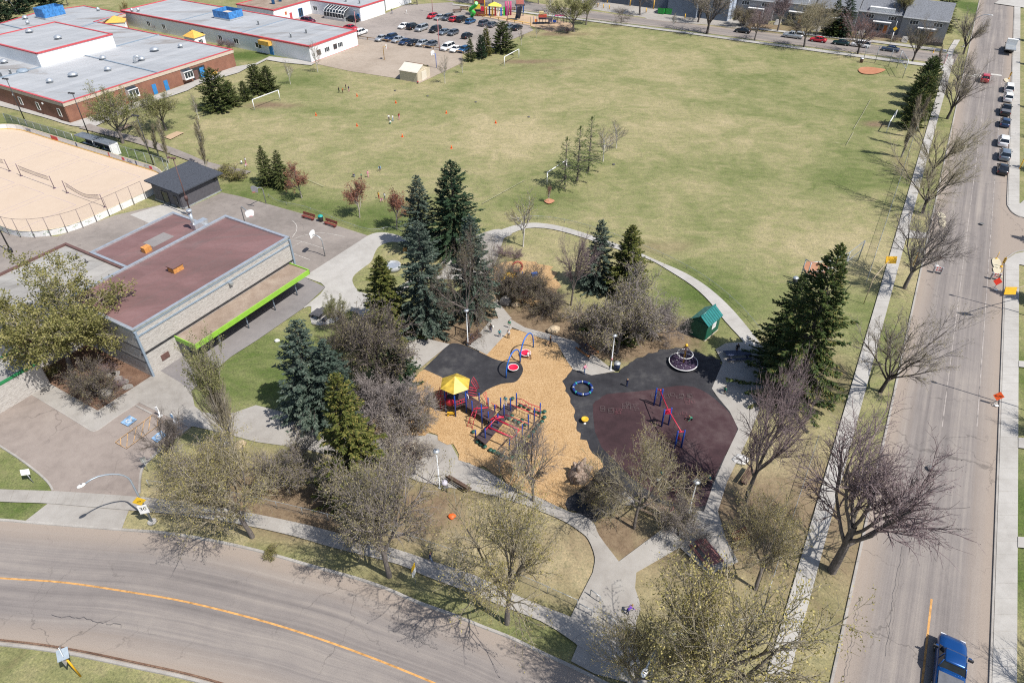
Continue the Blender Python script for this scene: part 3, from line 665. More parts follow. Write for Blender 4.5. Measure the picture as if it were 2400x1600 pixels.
def block_mat():
    m = bpy.data.materials.new('split_block'); nt, b = nodes_of(m); pos = position(nt)
    n = noise(nt, position(nt, ((0, 0, 0), (1, 1, 2.2))), 2.2, 6, .7)
    c = ramp(nt, n, None, [(.3, (.31, .285, .26)), (.5, (.43, .405, .375)), (.7, (.50, .475, .445))]).outputs['Color']
    nt.links.new(c, b.inputs['Base Color']); b.inputs['Roughness'].default_value = .9; bump(nt, b, n, .7, .12)
    return m
BLOCK = block_mat()
def roof_mat(name, c0, c1, c2, stain):
    m = bpy.data.materials.new(name); nt, b = nodes_of(m)
    big = noise(nt, position(nt, ((0, 0, -A60), (.5, 1.4, 1))), .16, 5, .65, .5); fine = noise(nt, position(nt), 3.0, 4, .7)
    s = math_n(nt, 'ADD', math_n(nt, 'MULTIPLY', big, .8), math_n(nt, 'MULTIPLY', fine, .2))
    c = ramp(nt, s, None, [(.36, c0), (.5, c1), (.62, c2)]).outputs['Color']
    blot = noise(nt, position(nt, ((0, 0, -A60), (.35, 1.2, 1))), .11, 5, .7, 1.0)
    f = ramp(nt, blot, None, [(.55, (0, 0, 0)), (.68, (.8, .8, .8))]).outputs['Color']
    c = mix_c(nt, f, c, stain)
    sp_ = nt.nodes.new('ShaderNodeSeparateXYZ'); nt.links.new(position(nt, ((0, 0, -A60), (1, 1, 1))), sp_.inputs[0])
    ln = math_n(nt, 'LESS_THAN', math_n(nt, 'FRACT', math_n(nt, 'MULTIPLY', math_n(nt, 'ADD', sp_.outputs[1], math_n(nt, 'MULTIPLY', big, .12)), .42)), .05)
    c = mix_c(nt, math_n(nt, 'MULTIPLY', ln, .35), c, stain)
    pz = math_n(nt, 'FLOOR', math_n(nt, 'MULTIPLY', sp_.outputs[1], .42)); wn_ = nt.nodes.new('ShaderNodeTexWhiteNoise'); wn_.noise_dimensions = '1D'; nt.links.new(pz, wn_.inputs['W'])
    c = mix_c(nt, 1.0, c, ramp(nt, wn_.outputs['Value'], None, [(0, (.91, .91, .91)), (1, (1.07, 1.06, 1.05))]).outputs['Color'], 'MULTIPLY')
    nt.links.new(c, b.inputs['Base Color']); b.inputs['Roughness'].default_value = .85
    bump(nt, b, fine, .2, .02)
    return m
ROOFW = roof_mat('pale_membrane_roof', (.285, .300, .318), (.325, .340, .358), (.352, .367, .385), (.185, .165, .148))
ROOFM = roof_mat('maroon_gravel_roof', (.125, .074, .070), (.165, .090, .087), (.195, .112, .110), (.125, .102, .098))
ROOFG = roof_mat('grey_roll_roof', (.26, .25, .235), (.32, .31, .29), (.36, .35, .33), (.15, .135, .12))
GRAVEL = paved('pea_gravel_roof', (.22, .165, .125), (.27, .21, .165), (.33, .27, .215), 0, 0, .35, blotch=.3)
WHITEW = M('white_wall_paint', (.78, .79, .80), .7, .03, .4); OFFWH = M('cream_trim', (.52, .44, .36), .7, .05)
REDT = M('red_metal_trim', (.50, .075, .085), .5, .10); BLUEGREY = M('steel_blue_trim', (.23, .285, .345), .5, .08); ALU = M('pale_metal', (.55, .58, .61), .35, .08, metal=.6)
GALV = M('galvanised_steel', (.40, .42, .43), .45, .1, metal=.5); WHITEM = M('white_enamel', (.78, .78, .77), .4, .05); DARKM = M('dark_metal', (.035, .035, .038), .5, .2)
LIME = M('lime_green_fascia', (.25, .48, .05), .5, .06); DGLASS = M('dark_window_glass', (.03, .04, .05), .08, .3, 1.0); HVAC = M('blue_plant_screen', (.05, .21, .50), .5, .2, 1.5)
YELR = M('mustard_roof', (.62, .37, .075), .7, .08); DOORB = M('blue_door_paint', (.03, .20, .48), .5, .08); CHAR = M('charcoal_siding', (.085, .082, .092), .75, .08); CHARR = M('dark_shingle', (.050, .056, .070), .9, .25, 6.0)
ORANGEBOX = M('rusty_vent_box', (.55, .25, .07), .7, .2, 3.0); BROWNV = M('brown_louvre', (.13, .07, .06), .6, .1); NAVYW = M('slate_blue_wall', (.135, .17, .225), .8, .07, .8); SUNLITBW = M('sunlit_blue_wall', (.40, .46, .55), .8, .05, .8)  # pale blue is the slate wall with sunlight put into its colour
SIDING = M('grey_siding', (.25, .255, .27), .8, .06, .6); GSHINGLE = M('grey_shingle', (.165, .175, .195), .9, .15, 3.0); BEIGE = M('beige_metal_siding', (.52, .455, .35), .6, .05); BEIGER = M('cream_metal_roof', (.62, .57, .49), .5, .04)
GREENW = M('forest_green_siding', (.008, .095, .058), .6, .1); TEALR = M('teal_metal_roof', (.017, .155, .148), .35, .08); ORDOOR = M('orange_wood_door', (.36, .115, .025), .6, .15); CHALK = M('brown_wood', (.16, .085, .05), .8, .2, 4.0)

def FR(o, a, b, z=0.0): 
    p = o + E1 * a + E2 * b; return Vector((p.x, p.y, z))
def AB(o, p): d = p - o; return d.dot(E1), d.dot(E2)
def walls(name, pts, z0, z1, mat, parent, t=0.25):
    """one wall slab for each side of the footprint"""
    n = len(pts); out = []
    for i in range(n):
        a, b = Vector(pts[i]), Vector(pts[(i + 1) % n]); d = (b - a); L = d.length
        if L < .05: continue
        m = MB(); c = (a + b) / 2; m.box((c.x, c.y, (z0 + z1) / 2), (L + .002 * i, t, z1 - z0), math.atan2(d.y, d.x)); out.append(m.build(name, mat, parent))
    return out
def trim(name, pts, z0, z1, t, mat, parent, closed=True):
    n = len(pts)
    for i in range(n if closed else n - 1):
        a, b = Vector(pts[i]), Vector(pts[(i + 1) % n]); d = (b - a); L = d.length; c = (a + b) / 2
        m = MB(); m.box((c.x, c.y, (z0 + z1) / 2 + .001 * i), (L + t, t, z1 - z0), math.atan2(d.y, d.x)); m.build(name, mat, parent)
def inset(pts, d):
    c = sum((Vector(p) for p in pts), Vector()) / len(pts); out = []
    for p in pts:
        v = Vector(p) - c; v.z = 0; out.append(Vector(p) - v.normalized() * d)
    return out
def window(parent, base, dirv, w, h, z, fm=None, pane=None, mull=1, name='window', out=0.16):
    """base = point on the wall face, dirv along the wall; faces the side right of dirv"""
    dirv = dirv.normalized(); nrm = Vector((dirv.y, -dirv.x, 0)); rz = math.atan2(dirv.y, dirv.x)
    c = base + nrm * out; f = MB(); t = .09
    for s in (-1, 1): f.box((c.x + dirv.x * s * (w / 2 - t / 2), c.y + dirv.y * s * (w / 2 - t / 2), z + h / 2), (t, .12, h), rz)
    for q in (t / 2, h - t / 2): f.box((c.x, c.y, z + q), (w - 2 * t, .12, t), rz)
    for k in range(1, mull): 
        s = -w / 2 + w * k / mull; f.box((c.x + dirv.x * s, c.y + dirv.y * s, z + h / 2), (t * .8, .1, h - 2 * t), rz)
    o = f.build(name, fm or WHITEM, parent)
    g = MB(); g.box((c.x - nrm.x * .03, c.y - nrm.y * .03, z + h / 2), (w - 2 * t, .04, h - 2 * t), rz); g.build('pane', pane or DGLASS, o)
    return o
def door(parent, base, dirv, w, h, z, mat, out=0.16):
    dirv = dirv.normalized(); nrm = Vector((dirv.y, -dirv.x, 0)); rz = math.atan2(dirv.y, dirv.x); c = base + nrm * out
    m = MB(); m.box((c.x, c.y, z + h / 2), (w, .1, h), rz); o = m.build('door', mat, parent)
    k = MB(); hp = c + dirv * (w * .38) + nrm * .08; k.box((hp.x, hp.y, z + h * .45), (.06, .06, .25), rz); k.build('handle', GALV, o)
    return o
def roof_sheet(name, pts, z, mat, parent, th=.15):
    m = MB(); m.prism([(p.x, p.y) for p in pts], z - th, z, True, True); return m.build(name, mat, parent)
def vent(parent, p, z, r=.55, kind=0):
    m = MB()
    if kind == 0:
        m.lathe([(r * .75, 0), (r * .75, .35), (r * 1.15, .40), (r * 1.1, .62), (r * .6, .95), (r * .12, 1.08)], (p.x, p.y, z), 14); mat = ALU
    else:
        m.lathe([(.22, 0), (.22, .9), (.3, .95), (.3, 1.1), (.06, 1.15)], (p.x, p.y, z), 10); mat = GALV
    return m.build('roof_vent', mat, parent)

# ---- brick school wing
S0 = P(166, 288)
bs = thing('school_wing', 'brown brick school wing with pale flat roof and red edging', 'school', S0); bs.location = (0, 0, 0)
foot = [FR(S0, a, b) for a, b in ((0, 0), (46.5, 0), (46.5, 57.6), (57, 58.5), (57, 78.5), (45, 83), (31, 79), (0, 79))]
walls('brick_wall', foot, 0, 3.55, BRICK, bs); trim('fascia', foot, 3.55, 4.30, .42, OFFWH, bs); trim('red_edging', foot, 4.30, 4.42, .5, REDT, bs)
roof_sheet('roof', foot, 4.26, ROOFW, bs)
for q in (((0, 28.7), (46.5, 28.7)), ((24, 0), (24, 28.2)), ((33, 28.9), (33, 57)), ((12.6, 53.2), (0, 53.2)), ((33, 53.2), (57, 58.8)), ((31, 53.4), (31, 78.5))):
    a, b = FR(S0, *q[0]), FR(S0, *q[1]); c = (a + b) / 2; m = MB(); m.box((c.x, c.y, 4.36), ((b - a).length, .38, .2), math.atan2((b - a).y, (b - a).x)); m.build('step_shade_strip', BLUEGREY, bs)  # raised strips whose dark tone paints the shade at roof level steps
gy = [FR(S0, a, b) for a, b in ((12.8, 28.4), (32.8, 28.4), (32.8, 53), (12.8, 53))]
walls('gym_wall', gy, 4.26, 7.3, WHITEW, bs); trim('gym_red_edging', gy, 7.3, 7.62, .5, REDT, bs); roof_sheet('gym_roof', gy, 7.45, ROOFW, bs)
for u, v, z, r in ((70, 77, 7.45, .85), (137, 92, 7.45, .85), (60, 45, 4.3, .75), (66, 57, 4.3, .5), (231, 26, 4.3, .5), (11, 148, 4.3, .8), (172, 179, 4.3, 1.0), (118, 194, 4.3, .7), (242, 140, 4.3, .75), (254, 166, 4.3, .75), (333, 142, 4.3, .75), (363, 120, 4.3, 1.0), (424, 112, 4.3, .6)):
    vent(bs, P(u, v, z), z, r)
for u, v in ((4, 180), (26, 174)): vent(bs, P(u, v, 4.3), 4.3, .5, 1)
def arched_duct(u, v):
    c = P(u, v, 4.3); m = MB(); m.path([c + Vector((.0, 0, 0)), c + Vector((0, 0, .9)), c + Vector((.25, .1, 1.35)), c + Vector((.8, .3, 1.5)), c + Vector((1.2, .45, 1.3))], .35, 10); m.build('roof_duct', ALU, bs)
arched_duct(317, 148); 
c = P(53, 168, 4.3); m = MB(); m.lathe([(1.3, 0), (1.3, .25), (1.0, .55), (.3, .7)], (c.x, c.y, 4.27), 16); m.build('skylight', BLUEGREY, bs)
def plant(parent, pts, h, z):
    """open blue screen round roof equipment"""
    o = MB(); c = sum(pts, Vector()) / 4
    o.prism([(p.x, p.y) for p in pts], z, z + .4); base = o.build('plant_base', ALU, parent)
    for i in range(4):
        a, b = pts[i], pts[(i + 1) % 4]; d = b - a; n = max(2, int(d.length / 1.3))
        for k in range(n):
            p = a.lerp(b, (k + .5) / n); m = MB(); m.box((p.x, p.y, z + .4 + h / 2 + .002 * k), (d.length / n - .05, .12, h), math.atan2(d.y, d.x)); m.build('screen_panel', HVAC, base)
    m = MB(); m.box((c.x, c.y, z + 1.0), (2.6, 3.4, 1.2), A60); m.build('equipment', OFFWH, base)
q0 = P(107, 47, 4.3); plant(bs, [q0, q0 + E1 * 6.5, q0 + E1 * 6.5 + E2 * 4.5, q0 + E2 * 4.5], 2.4, 4.3)
E1n = -E1
for u in (1.0,):
    pass
# openings on the long lawn face (runs along E1, faces right)
def face1(a): return FR(S0, a, 0)
door(bs, face1(25.0), E1, 1.1, 2.3, 0, DOORB); door(bs, face1(21.7), E1, 1.1, 2.3, 0, DOORB)
m = MB(); p = face1(34.8) - E2 * -.02; m.box((p.x, p.y, 1.5), (4.2, .34, 3.0), A60); m.build('recess_shade_panel', DARKM, bs)  # dark box on the wall face, colour standing in for a recess's shade
door(bs, face1(35.7), E1, 1.3, 2.6, 0, DOORB, .30); door(bs, face1(33.8), E1, 1.2, 2.4, 0, BROWNV, .30)
for a in (15.6, 31.0):
    c = FR(S0, a, -.75); m = MB(); m.box((c.x, c.y, 2.15), (2.6, 1.3, 1.9), A60); bw = m.build('bay_window', WHITEM, bs)
    for s in (-.8, 0, .8):
        c2 = FR(S0, a + s, -1.42); m = MB(); m.box((c2.x, c2.y, 2.2), (.65, .06, 1.1), A60); m.build('pane', DGLASS, bw)
    c2 = FR(S0, a, -.9); m = MB(); m.box((c2.x, c2.y, 3.15), (2.5, 1.3, .12), A60, rx=R(25)); m.build('sloped_pane', DGLASS, bw)
c = FR(S0, 38.6, -.9); m = MB(); m.box((c.x, c.y, .4), (1.5, .6, .8), A60); m.build('storage_box', YELR, bs)
def face2(b): return FR(S0, 0, b)
for b in (2.6, 10.5, 17.2): window(bs, face2(b), -E2, 1.1, 1.7, 1.0)
for b in (8.0, 19.2): 
    m = MB(); p = face2(b) - E1 * .2; m.box((p.x, p.y, 2.9), (.35, .4, .3), A60); m.build('wall_lamp', WHITEM, bs)
# ---- white school wing
W0 = P(731, 147)
ww = thing('school_wing', 'long white school wing with red roof edge and blue plant screen', 'school'); wf = [FR(W0, a, b) for a, b in ((0, 0), (18.9, 0), (18.9, 78), (0, 78))]
walls('wall', wf, 0, 3.9, WHITEW, ww); trim('red_edging', wf, 3.9, 4.32, .55, REDT, ww); roof_sheet('roof', wf, 4.15, ROOFW, ww)
for b in (26.0, 52.0):
    a1, b1 = FR(W0, .6, b), FR(W0, 18.3, b); c = (a1 + b1) / 2; m = MB(); m.box((c.x, c.y, 4.2), (17.6, .4, .12), A60); m.build('step_shade_strip', BLUEGREY, ww)  # same painted step shade across the white wing roof
q0 = P(502, 43, 4.2); plant(ww, [q0, q0 + E1 * 5.2 - E2 * 0, q0 + E1 * 5.2 - E2 * 6.8, q0 - E2 * 6.8], 1.9, 4.2)
for u, v in ((682, 88), (718, 78), (606, 58), (310, 28), (325, 27)): vent(ww, P(u, v, 4.2), 4.2, .45, 1 if u > 400 else 0)
for b, w in ((3.5 + 24.6, 2.0), (19.3, 2.4), (34.5, 1.6), (42, 1.6), (47, 1.0), (59, 1.6), (66, 1.6)): window(ww, FR(W0, 0, b), -E2, w, 1.5, 1.1, None, None, 2)
door(ww, FR(W0, 0, 14.5), -E2, 1.4, 2.3, 0, DOORB); 
m = MB(); p = FR(W0, -.7, 15.8); m.box((p.x, p.y, 3.15), (1.4, 4.0, 1.1), A60); m.build('awning', YELR, ww)
for a, n in ((3.0, 2), (6.2, 3), (9.5, 2), (11.6, 3)): window(ww, FR(W0, a, 0), E1, 1.4 if n == 2 else 2.0, 1.3, 1.3, BROWNV if n == 2 else WHITEM, None, n)
trim('base_band', [FR(W0, 0, 0), FR(W0, 18.9, 0)], 0, .12, .34, REDT, ww, False)
# courtyard porches with mustard roofs
for (pa, pb, pc, ap, nm) in (((427, 85), (455, 91), (482, 82), (450, 71), 'between the two school wings'), ((246, 55), (293, 53), (296, 44), (278, 40), 'at the upper end of the school courtyard')):
    a, b, c = P(*pa, 3.5), P(*pb, 3.5), P(*pc, 3.5); d = a + c - b
    pr = thing('porch_block', 'white porch with mustard pyramid roof ' + nm, 'porch'); q = inset([a, b, c, d], .5)
    walls('wall', [Vector((p.x, p.y, 0)) for p in q], 0, 3.45, WHITEW, pr)
    m = MB(); t = (a + b + c + d) / 4 + Vector((0, 0, 1.5)); m.add([a, b, c, d, t], [(0, 1, 4), (1, 2, 4), (2, 3, 4), (3, 0, 4), (3, 2, 1, 0)]); m.build('roof', YELR, pr)
    e = (q[2] - q[1]).normalized(); window(pr, Vector((q[1].x, q[1].y, 0)).lerp(Vector((q[2].x, q[2].y, 0)), .5), e, 1.6, 1.8, 1.0, None, None, 3)
c = P(496, 99); pb_ = thing('porch_wing', 'small white link block with six pane window beside the mustard porch', 'building'); pts = [c, c + E1 * 4.6, c + E1 * 4.6 + E2 * 3.4, c + E2 * 3.4]
walls('wall', pts, 0, 3.6, WHITEW, pb_); roof_sheet('roof', pts, 3.75, REDT, pb_); window(pb_, c + E1 * 2.3, E1, 2.0, 1.9, 1.2, None, None, 3)
# ---- annexes behind
A0 = P(847, 51); an = thing('school_annex', 'white school annex with greenhouse on its wall', 'building'); af = [A0, A0 + E1 * 12, A0 + E1 * 12 + E2 * 26, A0 + E2 * 26]
walls('wall', af, 0, 4.0, WHITEW, an); trim('red_edging', af, 4.0, 4.35, .5, REDT, an); roof_sheet('roof', af, 4.2, ROOFW, an)
for u, v in ((811, 5), (843, 9)): vent(an, P(u, v, 4.2), 4.2, .4, 1)
c = A0 + E2 * 8.5 - E1 * 1.6; gh = MB(); n0 = c
gfr = MB(); gpane = MB()
for s in np.linspace(-4.2, 4.2, 8):
    p = c + E2 * s; q = p - E1 * 1.5; 
    gfr.path([q + Vector((0, 0, .8)), q + Vector((0, 0, 2.2)), q + E1 * .7 + Vector((0, 0, 3.0)), p + E1 * 1.4 + Vector((0, 0, 3.7))], .07, 5)
for z, off in ((.8, 0), (2.2, 0), (3.0, .7), (3.7, 2.9)):
    a = c - E1 * 1.5 + E1 * off + E2 * -4.2 + Vector((0, 0, z)); gfr.tube(a, a + E2 * 8.4, .07, n=5)
ghf = gfr.build('greenhouse', WHITEM, an)
b0 = c - E1 * 1.46; vs = [b0 + E2 * s + E1 * o + Vector((0, 0, z)) for s in (-4.15, 4.15) for o, z in ((0, .8), (0, 2.2), (.7, 3.0), (2.9, 3.65))]
gpane.add(vs, [(0, 4, 5, 1), (1, 5, 6, 2), (2, 6, 7, 3)]); gpane.build('pane', DGLASS, ghf)
m = MB(); p = c - E1 * .2; m.box((p.x, p.y, .4), (2.6, 8.5, .8), A60); m.build('greenhouse_base', ALU, ghf)
door(an, A0 + E2 * .9, -E2, .9, 2.2, 0, DOORB); window(an, A0 + E2 * 19, -E2, 1.8, 1.3, 1.2, None, None, 2)
B0 = P(735, 31) - E1 * 17; an2 = thing('school_annex', 'white school block with double blue door facing the lot', 'building'); bf = [B0, B0 + E1 * 17, B0 + E1 * 17 + E2 * 16, B0 + E2 * 16]
walls('wall', bf, 0, 3.9, WHITEW, an2); trim('red_edging', bf, 3.9, 4.25, .5, REDT, an2); roof_sheet('roof', bf, 4.1, GRAVEL, an2)
window(an2, B0 + E1 * 11.2, E1, 1.9, 2.5, .1, DOORB, None, 2, 'double_door'); window(an2, B0 + E1 * 4.8, E1, .8, .9, 1.9, YELR, REDT, 1, 'painted_panel'); door(an2, B0 + E1 * 6.8, E1, 1.0, 2.1, 0, REDT)
for u, v in ((641, 10), (657, 4)): 
    p = P(u, v, 4.1); m = MB(); m.lathe([(.5, 0), (.5, 1.6), (.6, 1.7), (.1, 1.8)], (p.x, p.y, 4.1), 12); m.build('blue_vent', HVAC, an2)
c = P(672, 37); hu = thing('playhouse', 'tiny wooden playhouse with shingled gable beside the blue door block', 'playhouse', c, A60)
m = MB(); m.box((0, 0, .9), (1.8, 1.6, 1.8)); m.build('wall', CHALK, hu); m = MB(); m.add([(-1.2, -1.1, 1.75), (1.2, -1.1, 1.75), (1.2, 0, 2.5), (-1.2, 0, 2.5), (-1.2, 1.1, 1.75), (1.2, 1.1, 1.75)], [(0, 1, 2, 3), (3, 2, 5, 4), (0, 3, 4), (1, 5, 2)]); m.build('roof', GRAVEL, hu)
# low white court wall seen past the wing
c = P(905, 22); m = MB(); m.box((c.x, c.y + 6, 2.5), (14, 9, 5), A60); o = m.build('white_building', WHITEW); tag(o, 'white block at the far end of the school lot', 'building')
# ---- community hall
H0 = P(310, 771, 7.2); H0.z = 0
hl = thing('community_hall', 'pale block hall with maroon gravel roof and lime green canopy', 'hall'); hf = [FR(H0, a, b) for a, b in ((0, 0), (24.7, 0), (24.7, 12.5), (0, 12.5))]
walls('wall', hf, 0, 6.75, BLOCK, hl); trim('parapet_cap', hf, 6.95, 7.18, .42, ALU, hl); trim('parapet_band', hf, 6.72, 6.95, .34, BLUEGREY, hl); roof_sheet('roof', inset(hf, .2), 6.93, ROOFM, hl)
trim('wall_band', [FR(H0, 0, -.06), FR(H0, 24.7, -.06)], 5.95, 6.15, .3, BLUEGREY, hl, False)
trim('wall_band', [FR(H0, 0, -.04), FR(H0, 24.7, -.04)], 3.35, 3.62, .3, DARKM, hl, False)
for b in (): pass
for z in (2.2, 4.3): trim('wall_band', [FR(H0, -.05, 0), FR(H0, -.05, 12.5)], z, z + .12, .3, DARKM, hl, False)
for a in (.0, 24.7): 
    p = FR(H0, a, -.22); m = MB(); m.box((p.x, p.y, 3.4), (.26, .26, 6.8), A60); m.build('downpipe', BLUEGREY, hl)
p = FR(H0, 2.3, -.16); m = MB(); m.box((p.x, p.y, 1.6), (1.1, .1, .8), A60); m.build('louvre', BROWNV, hl)
p = FR(H0, 13.8, -.35); m = MB(); m.box((p.x, p.y, 5.75), (.5, .4, .3), A60); m.build('wall_lamp', GALV, hl)
# canopy
cf = [FR(H0, a, b) for a, b in ((4.3, -.16), (23.9, -.16), (23.9, -3.8), (4.3, -3.8))]
roof_sheet('canopy_roof', cf, 3.22, GRAVEL, hl, .25)
trim('canopy_fascia', [cf[0], cf[3], cf[2], cf[1]], 2.72, 3.42, .12, LIME, hl, False)
for px in ((697, 693), (646, 728), (584, 770), (520, 812)):
    p = P(*px); m = MB(); m.tube((p.x, p.y, 0), (p.x, p.y, 2.95), .09, n=8); m.build('post', BLUEGREY, hl)
for a in (7.5, 12, 17, 21): door(hl, FR(H0, a, 0), E1, 1.0, 2.1, 0, DARKM, .17)
p = P(413, 632, 7.0)
m = MB(); m.box((p.x, p.y, 7.25), (1.5, 1.2, .9), A60); vb = m.build('vent_box', ORANGEBOX, hl); m = MB(); m.box((p.x, p.y, 7.75), (1.7, 1.4, .1), A60); m.build('lid', ROOFM, vb)
# lower maroon roof
L0 = H0 + E2 * 12.65; zl_ = 4.6
lm = [FR(H0, a, b) for a, b in ((10.4, 12.66), (24.2, 12.66), (24.2, 24.6), (10.4, 24.6))]
walls('low_wall', lm, 0, 4.4, BLOCK, hl); trim('low_parapet', lm, 4.4, 4.75, .4, ALU, hl); roof_sheet('low_roof', inset(lm, .2), 4.5, ROOFM, hl)
p = P(345, 589, 4.5); m = MB(); m.box((p.x, p.y, 4.9), (1.1, .9, .8), A60); m.build('vent_box', ORANGEBOX, hl)
p = P(372, 562, 4.5); m = MB(); m.box((p.x, p.y, 4.52), (3.6, 2.4, .05), A60); m.build('roof_patch', GREYWALK, hl)
p = P(457, 538, 4.5); m = MB(); m.tube((p.x, p.y, 4.4), (p.x, p.y, 7.4), .26, n=12); m.lathe([(.42, 7.4), (.42, 7.75), (.3, 7.85)], (p.x, p.y, 0), 12); m.build('flue', ALU, hl)
p = P(470, 532, 4.5); m = MB(); m.box((p.x, p.y, 5.0), (2.4, 1.0, .9), A60); m.build('roof_unit', ALU, hl)
# grey roof to the west
gw = [FR(H0, a, b) for a, b in ((-7, 12.7), (10.1, 12.7), (10.1, 30.3), (-7, 30.3))]
walls('west_wall', gw, 0, 4.2, BLOCK, hl); trim('west_parapet', gw, 4.2, 4.62, .4, BROWNV, hl); roof_sheet('west_roof', inset(gw, .2), 4.35, ROOFG, hl)
for u, v in ((180, 603), (202, 614)):
    p = P(u, v, 4.4); m = MB(); m.lathe([(.3, 0), (.1, .08), (.09, .5), (.02, .52)], (p.x, p.y, 4.36), 8); m.build('roof_pipe', DARKM, hl)
gw2 = [FR(H0, a, b) for a, b in ((-15, 9.5), (-7.2, 9.5), (-7.2, 14), (-15, 14))]
walls('entry_wall', gw2, 0, 3.2, BLOCK, hl); roof_sheet('entry_roof', gw2, 3.4, ROOFG, hl); trim('entry_fascia', gw2, 3.25, 3.5, .3, M('dark_green_trim', (.02, .18, .06), .5, .1), hl)
# ---- dark shed at the rink
K0 = P(431, 490); sd = thing('rink_shed', 'charcoal shed with dark single slope roof beside the rink', 'shed'); kf = [FR(K0, a, b) for a, b in ((0, 0), (8.0, 0), (8.0, 7.0), (0, 7.0))]
walls('wall', kf, 0, 3.25, CHAR, sd); trim('foundation', kf, 0, .25, .35, ALU, sd)
m = MB(); rf = [FR(K0, a, b, z) for a, b, z in ((-.7, -.8, 3.15), (8.9, -.8, 3.15), (8.9, 7.8, 3.55), (-.7, 7.8, 3.55))]; m.add(rf + [p + Vector((0, 0, .22)) for p in rf], [(4, 5, 6, 7), (3, 2, 1, 0), (0, 1, 5, 4), (1, 2, 6, 5), (2, 3, 7, 6), (3, 0, 4, 7)]); m.build('roof', CHARR, sd)
window(sd, FR(K0, 0, 3.9), -E2, 1.7, 2.3, .1, DARKM, DGLASS, 1, 'door_opening'); door(sd, FR(K0, 0, 1.2), -E2, .9, 2.1, .1, DARKM)
p = FR(K0, 7.3, -.25); m = MB(); m.box((p.x, p.y, 2.7), (.3, .4, .35), A60); m.build('wall_lamp', DARKM, sd)
# ---- beige storage shed on the tan court
c = P(979, 194); t = thing('storage_shed', 'cream metal storage shed at the corner of the tan court', 'shed'); L_, W_ = (P(939, 187) - c).length, 5.6
d1 = (P(939, 187) - c).normalized(); d2 = Vector((-d1.y, d1.x, 0)); d2 = d2 if d2.y > 0 else -d2
f4 = [c, c + d1 * L_, c + d1 * L_ + d2 * W_, c + d2 * W_]; walls('wall', f4, 0, 2.5, BEIGE, t)
rg = [c + d2 * W_ / 2 + Vector((0, 0, 3.7)) - d1 * .2, c + d1 * (L_ + .2) + d2 * W_ / 2 + Vector((0, 0, 3.7))]
m = MB(); e = [c - d1 * .2 - d2 * .3, c + d1 * (L_ + .2) - d2 * .3, c + d1 * (L_ + .2) + d2 * (W_ + .3), c - d1 * .2 + d2 * (W_ + .3)]; e = [Vector((p.x, p.y, 2.4)) for p in e]
m.add(e + rg, [(0, 1, 5, 4), (2, 3, 4, 5)]); m.add([p - Vector((0, 0, .08)) for p in e + rg], [(4, 5, 1, 0), (5, 4, 3, 2)]); m.build('roof', BEIGER, t)
m = MB(); g0 = [Vector((f4[0].x, f4[0].y, 2.5)), Vector((f4[3].x, f4[3].y, 2.5)), c + d2 * W_ / 2 + Vector((0, 0, 3.6))]; g1 = [Vector((f4[1].x, f4[1].y, 2.5)), Vector((f4[2].x, f4[2].y, 2.5)), c + d1 * L_ + d2 * W_ / 2 + Vector((0, 0, 3.6))]; m.add(g0 + g1, [(0, 1, 2), (3, 5, 4)]); m.build('gable', BEIGE, t)
m = MB(); m.tube(rg[0], rg[1], .09, n=5); m.build('ridge_cap', CHALK, t); door(t, c + d2 * 2.8, d2, 2.2, 2.1, 0, BEIGER, .16)
# ---- green shed by the loop path
c = P(1651, 799); b2 = P(1681, 773); d1 = (b2 - c); L_ = d1.length; d1.normalize(); a2 = P(1614, 785); d2 = Vector((-d1.y, d1.x, 0)); W_ = (a2 - c).dot(d2)
t = thing('green_shed', 'dark green shed with teal ribbed metal roof and white notice', 'shed'); f4 = [c, c + d1 * L_, c + d1 * L_ + d2 * W_, c + d2 * W_]; walls('wall', f4, 0, 2.55, GREENW, t, .1); hh = 3.45
m = MB(); g0 = [f4[0] + Vector((0, 0, 2.55)), f4[3] + Vector((0, 0, 2.55)), c + d2 * W_ / 2 + Vector((0, 0, hh - .05))]; g1 = [p + d1 * L_ for p in g0]; m.add(g0 + g1, [(0, 2, 1), (3, 4, 5)]); m.build('gable', GREENW, t)
for sgn in (0, 1):
    ea = c + d2 * (-.28 if sgn == 0 else W_ + .28); n = 8
    for k in range(n):
        s0, s1 = -.2 + (L_ + .4) * k / n, -.2 + (L_ + .4) * (k + 1) / n
        q = [ea + d1 * s0 + Vector((0, 0, 2.42)), ea + d1 * (s1 - .07) + Vector((0, 0, 2.42)), c + d2 * W_ / 2 + d1 * (s1 - .07) + Vector((0, 0, hh)), c + d2 * W_ / 2 + d1 * s0 + Vector((0, 0, hh))]
        m = MB(); m.add(q + [p + Vector((0, 0, .06)) for p in q], [(4, 5, 6, 7), (7, 6, 5, 4)][:1] + [(0, 1, 5, 4), (1, 2, 6, 5), (2, 3, 7, 6), (3, 0, 4, 7), (3, 2, 1, 0)]); m.build('roof_panel', TEALR, t)
        m = MB(); m.add([q[1], q[1] + d1 * .07, q[2] + d1 * .07, q[2]], [(0, 1, 2, 3)]); m.build('roof_seam', DARKM, t)
m = MB(); m.tube(c + d2 * W_ / 2 - d1 * .22 + Vector((0, 0, hh + .04)), c + d2 * W_ / 2 + d1 * (L_ + .22) + Vector((0, 0, hh + .04)), .1, n=6); m.build('ridge_cap', TEALR, t)
p = c + d1 * L_ * .52 - d2 * .09; m = MB(); m.box((p.x, p.y, 1.75), (1.0, .05, 1.1), math.atan2(d1.y, d1.x)); nb = m.build('notice_board', WHITEM, t)
